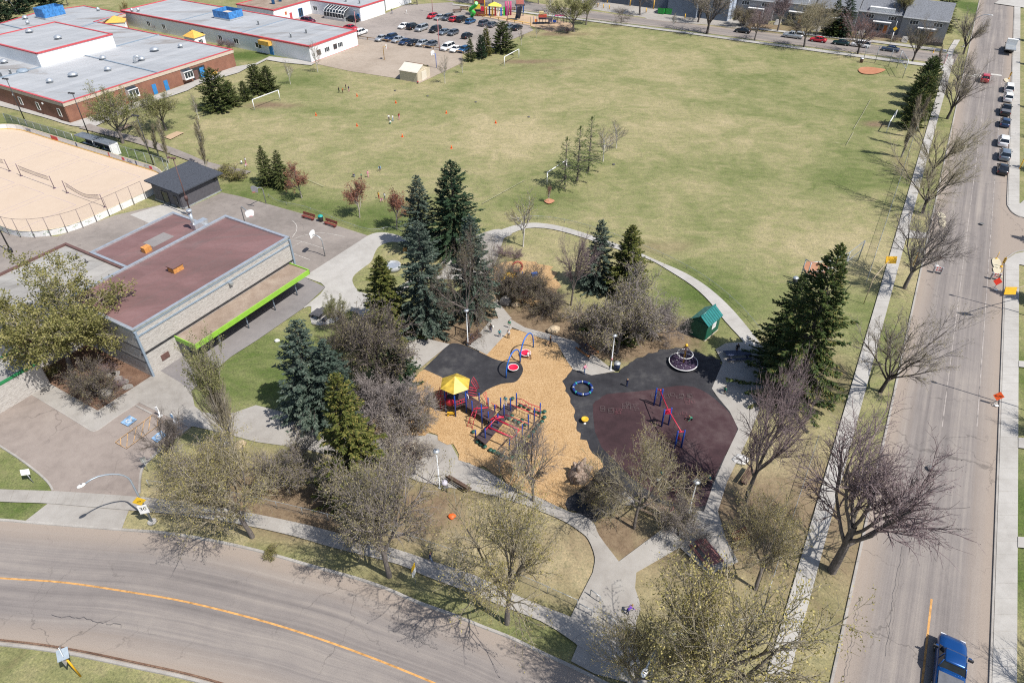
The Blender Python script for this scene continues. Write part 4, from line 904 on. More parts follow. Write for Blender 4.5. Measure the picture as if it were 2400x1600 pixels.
p = c + d1 * L_ * .52 - d2 * .13; m = MB(); m.box((p.x, p.y, 1.8), (.5, .02, .55), math.atan2(d1.y, d1.x)); m.build('notice_print', M('faint_print', (.6, .6, .62), .8, .1), nb); trim('sill', [c, c + d1 * L_], 0, .12, .2, OFFWH, t, False)
# ---- blue warehouse beyond the far street
wh = thing('warehouse', 'slate blue warehouse with loading doors across the far street', 'warehouse')
def wblock(nm, near, le, dep, h, mat_f):
    q = [near, near + E1 * dep, near + E1 * dep + E2 * le, near + E2 * le]
    walls(nm, q, 0, h, mat_f, wh); roof_sheet('roof', q, h, ROOFG, wh)
wblock('wall', P(1562, 24), 38, 24, 7.5, NAVYW); wblock('bay_wall', P(1629, 43), 9.5, 8.5, 7.5, NAVYW); wblock('end_wall', P(1702, 51), 8.2, 20, 6.5, NAVYW)
for near, dep, h in ((P(1629, 43), 8.2, 7.4), (P(1702, 51), 19, 6.4), (P(1562, 24), 7, 7.4)):
    p = near + E1 * dep / 2 - E2 * .16; m = MB(); m.box((p.x, p.y, h / 2), (dep, .08, h - .1), A60); m.build('sunlit_side', SUNLITBW, wh)  # pale tone paints sunlight onto the warehouse faces turned to the sun
for s in (8.5, 17, 25.5):
    p = P(1562, 24) + E2 * s - E1 * .16; m = MB(); m.box((p.x, p.y, 2.6), (6.2, .08, 5.0), A60 + math.pi / 2); m.build('loading_door', M('loading_door_paint', (.07, .09, .125), .6, .08), wh)
    for e in (-4.2,): 
        p = P(1562, 24) + E2 * (s + e) - E1 * .9; m = MB(); m.tube((p.x, p.y, 0), (p.x, p.y, 3.2), .22, n=8); m.build('bollard', YELR, wh)
door(wh, P(1585, 29) , -E2, 1.2, 2.3, 0, DARKM, .25)
wh2 = thing('side_building', 'pale blue building end right of the warehouse', 'building'); q0 = P(1712, 46); q = [q0, q0 + E1 * 22, q0 + E1 * 22 + E2 * 3, q0 + E2 * 3]; walls('wall', q, 0, 6.5, SUNLITBW, wh2); roof_sheet('roof', q, 6.6, ROOFG, wh2)
window(wh2, q0 + E1 * 5, E1, .8, 2.2, 1.2, DARKM)
# ---- row houses
HR = P(2200, 126) + E1 * 12.5
names = ['row house with blue grey roof at the street corner', 'row house with white balcony and red chairs', 'row house behind the dark spruce', 'row house with orange door and three pane bay window', 'row house left of the orange door', 'row house farthest left beside the warehouse']
STEP = M('pale_step', (.42, .40, .37), .8, .1); REDCH = M('red_chair_plastic', (.45, .03, .05), .5, .1)
for i, nm in enumerate(names):
    o0 = HR + E2 * (12.3 * i) + E1 * (1.6 if i % 2 else 0); wd, dp, h = 12.1, 11.0, 6.0
    hs = thing('row_house', nm, 'house'); q = [o0, o0 + E1 * dp, o0 + E1 * dp + E2 * wd, o0 + E2 * wd]
    walls('wall', q, 0, h, SIDING, hs)
    ev = .7; r0 = [o0 - E1 * ev, o0 - E1 * ev + E2 * wd, o0 + E1 * dp / 2 + E2 * wd, o0 + E1 * dp / 2, o0 + E1 * (dp + ev), o0 + E1 * (dp + ev) + E2 * wd]
    zz = [h - .3, h - .3, h + 3.6, h + 3.6, h - .3, h - .3]; vs = [Vector((p.x, p.y, z)) for p, z in zip(r0, zz)]
    m = MB(); m.add(vs, [(0, 3, 2, 1), (3, 4, 5, 2)]); m.add([v - Vector((0, 0, .2)) for v in vs], [(1, 2, 3, 0), (2, 5, 4, 3)]); m.add([vs[0], vs[3], vs[3] - Vector((0, 0, .2)), vs[0] - Vector((0, 0, .2))], [(0, 3, 2, 1)]); rf_ = m.build('roof', GSHINGLE, hs)
    m = MB(); m.add([o0 + Vector((0, 0, h)), o0 + E1 * dp + Vector((0, 0, h)), o0 + E1 * dp / 2 + Vector((0, 0, h + 3.3)), o0 + E2 * wd + Vector((0, 0, h)), o0 + E2 * wd + E1 * dp + Vector((0, 0, h)), o0 + E2 * wd + E1 * dp / 2 + Vector((0, 0, h + 3.3))], [(0, 1, 2), (3, 5, 4)]); m.build('gable', SIDING, hs)
    m = MB(); p = o0 - E1 * ev + E2 * wd / 2; m.box((p.x, p.y, h - .35), (.14, wd, .22), A60); m.build('gutter', WHITEM, hs)
    for s in (2.6, 8.9): window(hs, o0 + E2 * s, -E2, 2.4, 1.2, 3.9, None, None, 3)
    # bay with door and porch
    bx = o0 + E2 * 5.0 - E1 * .9; m = MB(); m.box((bx.x, bx.y, 1.7), (1.8, 4.6, 3.4), A60); by = m.build('bay', SIDING, hs); m = MB(); m.box((bx.x, bx.y, 3.5), (2.1, 5.0, .16), A60); m.build('bay_roof', WHITEM, by)
    for s in (-.2, .9, 2.0):
        p = o0 + E2 * (5.0 + s) - E1 * 1.83; m = MB(); m.box((p.x, p.y, 2.1), (.06, .9, 1.8), A60); m.build('pane', DGLASS, by)
    p = o0 + E2 * 3.6 - E1 * 1.84; m = MB(); m.box((p.x, p.y, 1.75), (.07, .95, 2.2), A60); m.build('door', ORDOOR, by)
    if i in (1, 3):
        p = o0 + E2 * 6 + E1 * .6; m = MB(); m.box((p.x, p.y, h + .5), (1.6, 7, 1.0), A60); m.build('balcony', WHITEM, hs)
    # stairs down to the walk
    for k in range(6):
        p = o0 + E2 * 9.7 - E1 * (2.6 + k * .55); m = MB(); m.box((p.x, p.y, (6 - k) * .085), (.5, 1.6, (6 - k) * .17), A60); m.build('step', STEP, hs)
    p = o0 + E2 * 4.0 - E1 * 4.6; m = MB(); m.box((p.x, p.y, .55), (.2, 8.5, 1.1), A60); m.build('yard_fence', M('weathered_board', (.11, .105, .10), .9, .2, 2.0), hs)
# ------------------------------------------------------------------ trees
def bark_mat(name, c0, c1):
    m = bpy.data.materials.new(name); nt, b = nodes_of(m)
    t = nt.nodes.new('ShaderNodeTexCoord'); mp = nt.nodes.new('ShaderNodeMapping'); mp.inputs['Scale'].default_value = (6, 6, 1.2); nt.links.new(t.outputs['Object'], mp.inputs['Vector'])
    n = noise(nt, mp.outputs['Vector'], 1.6, 5, .7)
    nt.links.new(ramp(nt, n, None, [(.35, c0), (.65, c1)]).outputs['Color'], b.inputs['Base Color']); b.inputs['Roughness'].default_value = .95
    bump(nt, b, n, .6, .05)
    return m
def leaf_mat(name, stops, trans=.25, hue=.0):
    m = bpy.data.materials.new(name); nt, b = nodes_of(m)
    a = nt.nodes.new('ShaderNodeAttribute'); a.attribute_name = 'tint'
    oi = nt.nodes.new('ShaderNodeObjectInfo')
    f = math_n(nt, 'ADD', a.outputs['Fac'], math_n(nt, 'MULTIPLY', math_n(nt, 'SUBTRACT', oi.outputs['Random'], .5), .22))
    c = ramp(nt, f, None, stops).outputs['Color']
    nt.links.new(c, b.inputs['Base Color']); b.inputs['Roughness'].default_value = .75; b.inputs['Specular IOR Level'].default_value = .25
    tr = nt.nodes.new('ShaderNodeBsdfTranslucent'); nt.links.new(c, tr.inputs['Color'])
    mx = nt.nodes.new('ShaderNodeMixShader'); mx.inputs[0].default_value = trans
    out = nt.nodes['Material Output']
    nt.links.new(b.outputs[0], mx.inputs[1]); nt.links.new(tr.outputs[0], mx.inputs[2]); nt.links.new(mx.outputs[0], out.inputs['Surface'])
    return m
BARK = bark_mat('elm_bark', (.085, .072, .065), (.19, .165, .15)); BARKD = bark_mat('dark_bark', (.035, .028, .026), (.10, .083, .075)); BARKP = bark_mat('pale_bark', (.22, .195, .165), (.42, .385, .34)); BARKY = bark_mat('mossy_bark', (.11, .085, .03), (.24, .19, .06)); BARKB = bark_mat('birch_bark', (.35, .33, .30), (.62, .60, .56))
TW_G = leaf_mat('grey_twig', [(0, (.13, .112, .108)), (.5, (.215, .188, .178)), (1, (.32, .28, .26))], .0)
TW_P = leaf_mat('purple_twig', [(0, (.12, .088, .094)), (.5, (.20, .152, .156)), (1, (.30, .235, .235))], .0)
TW_D = leaf_mat('dark_twig', [(0, (.06, .05, .045)), (.5, (.125, .104, .094)), (1, (.20, .17, .152))], .0)
TW_Y = leaf_mat('tan_twig', [(0, (.185, .158, .112)), (.5, (.285, .25, .185)), (1, (.39, .345, .26))], .0)
LF_BUD = leaf_mat('yellow_green_buds', [(0, (.21, .19, .06)), (.5, (.36, .315, .115)), (1, (.52, .44, .19))], .3)
LF_OLD = leaf_mat('olive_buds', [(0, (.15, .135, .06)), (.5, (.265, .235, .12)), (1, (.39, .34, .19))], .3)
LF_LIME = leaf_mat('fresh_leaves', [(0, (.13, .135, .045)), (.5, (.26, .245, .085)), (1, (.42, .375, .16))], .35)
LF_SOFT = leaf_mat('soft_green_leaves', [(0, (.14, .155, .05)), (.5, (.25, .255, .10)), (1, (.37, .35, .165))], .35)
LF_RED = leaf_mat('rust_buds', [(0, (.16, .06, .04)), (.5, (.26, .11, .07)), (1, (.34, .17, .11))], .25)
LF_PINK = leaf_mat('mauve_buds', [(0, (.13, .065, .085)), (.5, (.22, .13, .15)), (1, (.32, .22, .22))], .2)
ND_G = leaf_mat('green_spruce', [(0, (.018, .036, .010)), (.5, (.046, .074, .019)), (.85, (.092, .112, .028)), (1, (.17, .145, .045))], .1)
ND_D = leaf_mat('dark_spruce', [(0, (.012, .030, .016)), (.5, (.026, .055, .026)), (.9, (.048, .080, .036)), (1, (.09, .085, .04))], .1)
ND_B = leaf_mat('blue_spruce', [(0, (.028, .048, .036)), (.5, (.058, .086, .066)), (1, (.122, .150, .118))], .1)
ND_Y = leaf_mat('yellow_spruce', [(0, (.036, .054, .011)), (.5, (.094, .108, .024)), (.85, (.165, .162, .040)), (1, (.25, .19, .06))], .12)
ND_P = leaf_mat('pine_green', [(0, (.030, .050, .014)), (.5, (.065, .088, .024)), (1, (.125, .135, .042))], .12)
ND_L = leaf_mat('larch_green', [(0, (.10, .14, .04)), (.5, (.16, .205, .07)), (1, (.25, .275, .12))], .3)

def seg_mesh(name, segs, sides, mat, rng, extra=None):
    """tapered twigs (and leaf quads) as one mesh, random tint for each"""
    S = np.array(segs, np.float64); p0, p1, r0, r1 = S[:, :3], S[:, 3:6], S[:, 6:7], S[:, 7:8]
    d = p1 - p0; d /= np.maximum(np.linalg.norm(d, axis=1, keepdims=True), 1e-9)
    ref = np.where(np.abs(d[:, 2:3]) < .9, np.array([[0, 0, 1.]]), np.array([[1., 0, 0]]))
    a = np.cross(d, ref); a /= np.linalg.norm(a, axis=1, keepdims=True); b = np.cross(d, a)
    N = len(S); V = np.empty((N, 2 * sides, 3))
    for k in range(sides):
        t = 2 * math.pi * k / sides; o = a * math.cos(t) + b * math.sin(t)
        V[:, k] = p0 + o * r0; V[:, sides + k] = p1 + o * r1
    base = (np.arange(N) * 2 * sides)[:, None]; F = []
    for k in range(sides):
        F.append(base + np.array([[k, (k + 1) % sides, sides + (k + 1) % sides, sides + k]]))
    F = np.stack(F, 1).reshape(-1, 4); tint = np.repeat(rng.random(N), sides)
    V = V.reshape(-1, 3)
    return np_mesh(name, V, F, mat, {'tint': ('FACE', tint)}, sides > 3)
def quad_cloud(name, pts, dirs, lens, wids, rng, mat, up=.0, tint=None):
    """leaf or needle blades: rhombus quads pointing along dirs"""
    n = len(pts); d = dirs / np.maximum(np.linalg.norm(dirs, axis=1, keepdims=True), 1e-9)
    r = rng.normal(size=(n, 3)); r[:, 2] += up; s = np.cross(d, r); s /= np.maximum(np.linalg.norm(s, axis=1, keepdims=True), 1e-9)
    L = lens[:, None]; W = wids[:, None]
    V = np.stack([pts, pts + d * L * .45 + s * W, pts + d * L, pts + d * L * .45 - s * W], 1).reshape(-1, 3)
    F = np.arange(n * 4).reshape(n, 4)
    return np_mesh(name, V, F, mat, {'tint': ('FACE', rng.random(n) if tint is None else tint)})

def grow(seed, H, trunk=.28, lean=0.0, kids=(7, 6, 6, 5), ang=(35, 42, 45, 50), lenr=(.55, .55, .5, .45), up=(.02, .10, .08, .04), wander=.16, r0=None, start=(.55, .25, .2, .15), nst=1):
    rnd = random.Random(seed); segs = [[], [], [], [], []]; tips = []
    r0 = r0 or H * .021
    def norm(v): 
        l = math.sqrt(v[0] ** 2 + v[1] ** 2 + v[2] ** 2) or 1; return (v[0] / l, v[1] / l, v[2] / l)
    def side(d, a):
        # rotate d by angle a about random perpendicular
        while True:
            r = (rnd.gauss(0, 1), rnd.gauss(0, 1), rnd.gauss(0, 1)); k = r[0] * d[0] + r[1] * d[1] + r[2] * d[2]
            p = (r[0] - k * d[0], r[1] - k * d[1], r[2] - k * d[2]); l = math.sqrt(p[0] ** 2 + p[1] ** 2 + p[2] ** 2)
            if l > .2: break
        c, s = math.cos(a), math.sin(a) / l
        return norm((d[0] * c + p[0] * s, d[1] * c + p[1] * s, d[2] * c + p[2] * s))
    def br(p, d, L, r, lev):
        n = (5, 5, 4, 3, 2)[lev]; nodes = [(p, d, r)]
        for i in range(n):
            w = wander * (.35 if lev == 0 else 1); u = up[lev] if lev < len(up) else .03
            d = norm((d[0] + rnd.gauss(0, w), d[1] + rnd.gauss(0, w), d[2] + rnd.gauss(0, w) + u))
            q = (p[0] + d[0] * L / n, p[1] + d[1] * L / n, p[2] + d[2] * L / n)
            r2 = r * (1 - .42 / n if lev == 0 else 1 - .62 / n)
            segs[lev].append((*p, *q, r, r2)); p, r = q, r2; nodes.append((p, d, r))
        if lev >= len(kids):
            tips.append((p, d)); tips.append((nodes[1][0], d)); return
        k = kids[lev]
        for j in range(k):
            t = start[lev] + (1 - start[lev]) * (j + rnd.random()) / k if j < k - 1 else 1.0
            x = min(t * n, n - 1e-6); i = int(x); f = x - i; A, B = nodes[i], nodes[i + 1]
            pp = tuple(A[0][m] + (B[0][m] - A[0][m]) * f for m in range(3))
            a = R(ang[lev]) * rnd.uniform(.55, 1.3) * (.55 if j == k - 1 else 1)
            if lev == 0 and nst == 1 and k < 12:
                ph = 2.4 * j + rnd.uniform(-.35, .35); nd = norm((math.sin(a) * math.cos(ph) + A[1][0] * .5, math.sin(a) * math.sin(ph) + A[1][1] * .5, math.cos(a)))
            else: nd = side(A[1], a)
            br(pp, nd, L * lenr[lev] * rnd.uniform(.7, 1.25) * (1.15 - .35 * t if lev else 1), max(.006, min(A[2] * .72, A[2] * (.66 if lev else .55))), lev + 1)
    for s in range(nst):
        th = 2 * math.pi * s / max(nst, 1); e = (0 if nst == 1 else .12)
        br((e * math.cos(th) * H * .05, e * math.sin(th) * H * .05, -.15), norm((lean + e * math.cos(th), e * math.sin(th), 1)), H * trunk, r0 * (1 if nst == 1 else .6), 0)
    return segs, tips
PROTO = {}
def decid(key, seed, H, spread=None, barkm=None, twigm=None, leafm=None, nleaf=0, lsize=.10, twig=1.0, leafmin=0, **kw):
    segs, tips = grow(seed, H, **kw); rng = np.random.default_rng(seed)
    allp = np.array([s[3:6] for lv in segs for s in lv]); top = allp[:, 2].max(); k = H / top
    rad = np.percentile(np.hypot(allp[:, 0], allp[:, 1]), 96)
    ks = k if spread is None else spread / rad
    for lv in segs:
        for i, s in enumerate(lv): lv[i] = (s[0] * ks, s[1] * ks, s[2] * k, s[3] * ks, s[4] * ks, s[5] * k, s[6], s[7])
    trunk = seg_mesh(key + '_trunk', segs[0] + segs[1], 7, barkm or BARK, rng)
    fine = [s[:6] + (max(s[6], .011 * twig), max(s[7], .007 * twig)) for lv in segs[2:] for s in lv]
    crown = seg_mesh(key + '_crown', fine, 3, twigm or TW_G, rng)
    leaf = None
    if nleaf:
        T = np.array([t[0] for t in tips]) * np.array([ks, ks, k]); D = np.array([t[1] for t in tips]); ok = T[:, 2] > leafmin * H; T, D = T[ok], D[ok]
        i = rng.integers(0, len(T), nleaf); pts = T[i] + rng.normal(size=(nleaf, 3)) * (.06 + .45 * lsize)
        leaf = quad_cloud(key + '_leaf', pts, D[i] + rng.normal(size=(nleaf, 3)) * .9, lsize * rng.uniform(.6, 1.4, nleaf), lsize * .36 * rng.uniform(.7, 1.3, nleaf), rng, leafm)
    PROTO[key] = (trunk, crown, leaf, H, rad * ks)
def conifer(key, seed, H, Rb, pw=.9, whorl=.34, nb=9, droop=.28, blade=.42, width=.085, dens=11, first=.04, mat=None, trunkm=None, airy=False):
    rng = np.random.default_rng(seed); pts = []; dirs = []; lens = []; br = []
    z = H * first
    while z < H * .985:
        f = z / H; L0 = Rb * (1 - f) ** pw * (.88 + .12 * math.sin(z * 2.3 + seed)) * min(1, .72 + 4 * f) + .12
        k = max(4, int(nb * (.55 + .45 * (1 - f)))); a0 = rng.random() * 6.28
        for j in range(k):
            a = a0 + 6.283 * j / k + rng.normal() * .22; L = L0 * rng.uniform(.58, 1.14) * (1 + .13 * math.sin(2 * a + z * .7 + seed) + .08 * math.sin(3 * a - z * .45)); sl = -droop * (1 - f) ** .6 + .75 * f * f + rng.normal() * .07
            d = np.array([math.cos(a), math.sin(a), sl]); zz = z + rng.normal() * whorl * .3
            br.append((0, 0, zz, d[0] * L, d[1] * L, zz + sl * L, .012 + .012 * L, .006))
            n = max(3, int(dens * L)); t = rng.uniform(.12, 1, n) ** .62
            curve = -.12 * L * (t * (1 - t)) * 2 + .10 * L * np.maximum(0, t - .6)
            c = np.stack([d[0] * L * t, d[1] * L * t, zz + sl * L * t + curve], 1)
            sd = rng.choice([-1, 1], n); ang = sd * rng.uniform(.35, 1.05, n)
            bd = np.stack([np.cos(a + ang), np.sin(a + ang), sl - .22 + rng.normal(size=n) * .2], 1)
            pts.append(c + rng.normal(size=(n, 3)) * .05); dirs.append(bd); lens.append(blade * rng.uniform(.6, 1.25, n) * (1.15 - .5 * t) * min(1.2, .55 + L * .35))
        z += whorl * rng.uniform(.75, 1.25) * (1 - .35 * f)
    m = 60; pts.append(np.stack([rng.normal(size=m) * .03, rng.normal(size=m) * .03, H - rng.uniform(0, .06 * H, m)], 1)); q = rng.normal(size=(m, 3)) * .5; q[:, 2] = 1; dirs.append(q); lens.append(np.full(m, blade * .6))
    pts, dirs, lens = np.concatenate(pts), np.concatenate(dirs), np.concatenate(lens)
    crown = quad_cloud(key + '_needles', pts, dirs, lens, np.full(len(pts), width) * rng.uniform(.7, 1.3, len(pts)), rng, mat or ND_G, 1.2)
    trunk = seg_mesh(key + '_trunk', [(0, 0, -.2, 0, 0, H * .5, H * .014, H * .008), (0, 0, H * .5, 0, 0, H * .97, H * .008, .01)] + br[::(1 if airy else 2)], 5, trunkm or BARKD, rng)
    PROTO[key] = (trunk, crown, None, H, Rb)
# prototypes
for k, s in (('elm', 11), ('elm_b', 23), ('elm_c', 37)): decid(k, s, 14, None, BARK, TW_P, LF_OLD, 2200, .07, 1.0, trunk=.26, kids=(8, 8, 8, 6), ang=(36, 36, 42, 48), lenr=(1.15, .56, .52, .5), up=(.0, .09, .08, .04), wander=.11)
for k, s in (('budelm', 5), ('budelm_b', 17), ('budelm_c', 29)): decid(k, s, 14, None, BARK, TW_Y, LF_BUD, 11000, .11, 1.1, trunk=.25, kids=(8, 8, 7, 6), ang=(38, 40, 45, 50), lenr=(1.1, .58, .54, .48), up=(.0, .06, .05, .03), wander=.13)
decid('vase', 41, 13, None, BARKD, TW_D, LF_OLD, 6000, .08, 1.0, trunk=.16, kids=(9, 7, 6, 5), ang=(24, 22, 28, 40), lenr=(2.2, .5, .5, .45), up=(.0, .03, .05, .05), start=(.6, .3, .2, .15))
decid('vase_b', 43, 13, None, BARKD, TW_G, LF_OLD, 9000, .08, 1.0, trunk=.16, kids=(9, 7, 6, 5), ang=(28, 25, 30, 40), lenr=(2.2, .5, .5, .45), up=(.0, .02, .05, .05), start=(.6, .3, .2, .15))
decid('round', 51, 9, None, BARK, TW_P, LF_PINK, 6000, .08, 1.1, trunk=.20, kids=(7, 7, 7, 7), ang=(50, 45, 50, 55), lenr=(1.3, .6, .52, .5), up=(0, .03, .03, .02))
decid('thicket', 53, 7, None, BARK, TW_G, LF_OLD, 9000, .10, 1.5, trunk=.16, kids=(9, 8, 8, 7), ang=(58, 48, 52, 58), lenr=(1.5, .62, .54, .5), up=(0, .01, .02, .02))
decid('thicket_b', 59, 7, None, BARKD, TW_D, LF_OLD, 5000, .09, 1.5, trunk=.16, kids=(9, 8, 8, 7), ang=(50, 45, 50, 58), lenr=(1.6, .62, .54, .5), up=(0, .02, .02, .02))
decid('leafy', 61, 11, None, BARK, TW_Y, LF_LIME, 26000, .17, 1.0, trunk=.22, kids=(8, 7, 6, 5), ang=(48, 44, 46, 52), lenr=(1.25, .58, .52, .5), up=(0, .02, .02, .02))
decid('softleaf', 67, 9, None, BARK, TW_G, LF_SOFT, 12000, .13, 1.0, trunk=.22, kids=(8, 7, 6, 5), ang=(34, 34, 38, 45), lenr=(1.3, .55, .5, .45), up=(0, .05, .05, .04))
decid('poplar', 71, 14, 1.5, BARKP, TW_Y, LF_OLD, 5000, .09, .9, trunk=.95, kids=(34, 6, 5, 3), ang=(24, 20, 25, 30), lenr=(.22, .5, .5, .45), up=(.0, .12, .12, .08), start=(.10, .25, .2, .2), r0=.16)
decid('poplarleaf', 73, 15, 2.4, BARKP, TW_Y, LF_SOFT, 8000, .15, .9, leafmin=.62, trunk=.55, kids=(22, 6, 5, 4), ang=(18, 22, 26, 32), lenr=(.75, .42, .5, .45), up=(.0, .10, .10, .08), start=(.22, .35, .2, .2), r0=.2, nst=3)
decid('sapling', 79, 6, 1.3, BARKB, TW_G, LF_OLD, 900, .07, .9, trunk=.55, kids=(13, 6, 4), ang=(30, 26, 30), lenr=(.5, .5, .5), up=(0, .10, .08), start=(.38, .25, .2), r0=.07)
decid('sapling_b', 83, 6, 1.2, BARKB, TW_P, LF_RED, 1500, .10, 1.0, trunk=.5, kids=(14, 6, 4), ang=(34, 28, 30), lenr=(.55, .5, .5), up=(0, .08, .08), start=(.36, .25, .2), r0=.075)
decid('redmaple', 89, 6, 1.9, BARKP, TW_P, LF_RED, 3800, .13, 1.0, trunk=.45, kids=(12, 7, 5), ang=(36, 32, 36), lenr=(.7, .5, .5), up=(0, .08, .06), start=(.42, .25, .2), r0=.09)
decid('shrub', 97, 2.4, 1.9, BARKD, TW_P, LF_LIME, 3500, .12, 1.2, trunk=.10, kids=(14, 7, 6), ang=(46, 34, 40), lenr=(5.5, .5, .5), up=(0, .02, .03), start=(.2, .2, .2), r0=.05)
decid('barebush', 101, 2.4, 1.9, BARKD, TW_P, LF_PINK, 700, .07, 1.2, trunk=.10, kids=(14, 7, 7), ang=(46, 34, 40), lenr=(5.5, .5, .5), up=(0, .02, .03), start=(.2, .2, .2), r0=.05)
conifer('spruce', 3, 18, 4.3, .74, .40, 11, .34, .40, .066, 32, .03, ND_G)
conifer('spruce_b', 7, 18, 4.3, .72, .40, 10, .26, .40, .066, 26, .03, ND_D)
conifer('spruce_c', 13, 18, 4.2, .76, .46, 10, .36, .42, .070, 24, .03, ND_B)
conifer('pine', 19, 7, 2.7, .50, .26, 10, -.10, .30, .06, 34, .05, ND_P)
conifer('pine_b', 47, 7, 2.6, .56, .28, 9, -.05, .30, .06, 34, .05, ND_P)
conifer('larch', 31, 8, 1.9, .7, .36, 7, .05, .30, .04, 13, .16, ND_L, BARK, True)
def tree(name, kind, px, h, label, group=None, wide=1.0, rot=None, needle=None, cat='tree', leafmat=None, twigmat=None, at_=None, rad=None, tilt=0.0):
    tr, cr, lf, H, R0 = PROTO[kind]; k = h / H; b = at_ or P(*px)
    if rad: wide = rad / (R0 * k)
    t = thing(name, label, cat, b, random.random() * 6.28 if rot is None else rot, group, (k * wide, k * wide, k))
    t.rotation_euler[1] = tilt
    link('trunk', tr, t); c = link('crown', cr, t, [needle or twigmat] if (needle or twigmat) else None)
    if lf: link('foliage', lf, c, [leafmat] if leafmat else None)
    return t
random.seed(12)
def hpx(px, vt): return height_of(px[0], px[1], vt)
GS = 'mature spruces in the playground'
def sp(top, bv, kind, needle, rad, label, g_=GS):
    """spruce whose tip is seen at top and whose foot is at row bv"""
    px = (top[0] + (1190 - top[0]) * (bv - top[1]) / (2821 - top[1]), bv); tree('spruce_tree', kind, px, hpx(px, top[1]), label, g_, 1, None, needle, rad=rad)
sp((690, 752), 975, 'spruce_c', ND_B, 5.2, 'grey green spruce on the left with brown coned top')
sp((755, 800), 985, 'spruce_c', ND_B, 4.2, 'blue spruce half hidden between grey green and yellow green spruces')
sp((786, 876), 1165, 'spruce', ND_Y, 4.6, 'tall yellow green spruce nearest the curved road')
sp((888, 600), 775, 'spruce', ND_Y, 4.4, 'yellow green spruce on the grass island beside the planter')
sp((975, 411), 590, 'spruce_b', ND_B, 4.2, 'dark blue green spruce, leftmost of the tall back group')
sp((1056, 376), 590, 'spruce_b', ND_D, 5.8, 'tallest dark spruce at the back of the playground')
sp((979, 518), 770, 'spruce_b', ND_B, 5.0, 'dense blue green spruce above the walk and lamp')
sp((1102, 507), 730, 'spruce_c', ND_B, 4.6, 'blue spruce behind the bushy brown tree')
sp((1413, 517), 675, 'spruce_c', ND_B, 3.6, 'small blue spruce behind the grey thicket')
sp((1485, 528), 685, 'spruce', ND_Y, 4.2, 'small yellow green spruce right of the blue spruce by the loop path')
sp((1890, 645), 855, 'spruce_b', ND_G, 4.5, 'shorter dark spruce left of the big avenue spruce')
sp((1976, 573), 930, 'spruce', ND_G, 5.7, 'huge dark green spruce beside the avenue sidewalk')
sp((609, 342), 433, 'spruce_c', ND_P, 2.6, 'small open spruce left of its twin by the court hoop', 'young spruces by the court'); sp((645, 352), 438, 'spruce_c', ND_P, 2.6, 'small open spruce right of its twin by the court hoop', 'young spruces by the court')
GP = 'pines around the school field'
for px, vt, w, lb in (((515, 258), 163, 1.05, 'big bushy pine at the left end of the school pine row'), ((545, 248), 190, .95, 'medium pine just right of the biggest school pine'), ((577, 236), 191, .85, 'smallest pine in the middle of the school row'), ((605, 218), 152, .95, 'tall pine left of the last school pine'), ((633, 214), 156, .9, 'pine nearest the soccer goal at the school')):
    tree('pine_tree', 'pine' if px[0] % 2 else 'pine_b', px, hpx(px, vt), lb, GP, w * 1.25)
for px, vt, w, lb, nd in (((1103, 144), 92, .75, 'slim pine at the left end of the car park clump', ND_P), ((1128, 137), 83, .75, 'second slim pine in the car park clump', ND_D), ((1140, 130), 68, .7, 'yellowish narrow pine in the car park clump', ND_Y), ((1178, 122), 52, 1.15, 'large round pine at the right of the car park clump', ND_P)):
    tree('pine_tree', 'pine_b' if px[0] % 2 else 'pine', px, hpx(px, vt), lb, GP, w * 1.2, None, nd)
for i, v in enumerate((214, 232, 252, 274, 300)):
    px = (2394 - .345 * (v + 453), v); tree('pine_tree', 'pine', px, 8.0 + (i % 2), ('farthest', 'second', 'third', 'fourth', 'nearest')[i] + ' dark pine in the row behind the right hand goal', 'pine row along the avenue fence', 1.05, None, ND_G)
sp((2000, -14), 86, 'spruce_b', ND_D, 4.2, 'dark spruce in front of the middle row houses', 'street spruces'); sp((1970, -5), 84, 'spruce_b', ND_G, 3.6, 'shorter dark spruce beside the row house spruce', 'street spruces'); sp((2242, -40), 74, 'spruce_b', ND_G, 5.0, 'big dark spruce at the avenue corner by the row houses', 'street spruces')
# deciduous: near park trees
GD = 'bare and budding park trees'
def dt(px, kind, h, label, wide=1.0, rot=None, name='budding_tree', g_=GD, **k): return tree(name, kind, px, h, label, g_, wide, rot, **k)
def dv(px, vt, kind, rad, label, name='budding_tree', rot=None, **k): tree(name, kind, px, hpx(px, vt) * 1.04, label, GD, 1, rot, rad=rad, **k)
dv((168, 868), 640, 'leafy', 8.0, 'broad yellow green leafy tree in front of the hall', rot=3.6)
dv((238, 936), 850, 'thicket_b', 3.2, 'leaning bare small tree in the mulch bed', 'bare_tree', 1.0)
tree('poplar_tree', 'poplarleaf', (556, 1078), hpx((556, 1078), 782), 'tall columnar poplar with pale stems beside the hall lawn', GD, 1, .3, rad=1.9)
dv((413, 1103), 975, 'elm_b', 2.7, 'small bare tree beside the accessible parking', 'bare_tree', 2.0, twigmat=TW_D)
dv((592, 1258), 1005, 'budelm', 5.6, 'budding boulevard tree nearest the driveway', rot=.2)
dv((913, 1350), 1035, 'budelm_b', 4.6, 'budding boulevard tree in the middle of the curved road', rot=1.2, leafmat=LF_OLD, twigmat=TW_G)
dv((1188, 1460), 1092, 'budelm_c', 5.3, 'budding boulevard tree with dark trunk near the park entrance', rot=2.2)
dv((1618, 1680), 1290, 'budelm_b', 6.6, 'huge budding elm at the bottom edge of the park', rot=.8)
dv((1478, 1640), 1440, 'budelm_c', 4.2, 'budding tree at the corner by the street lamp', rot=3.9)
dv((1770, 1380), 1190, 'budelm', 4.2, 'budding tree behind the red picnic table', rot=4.1)
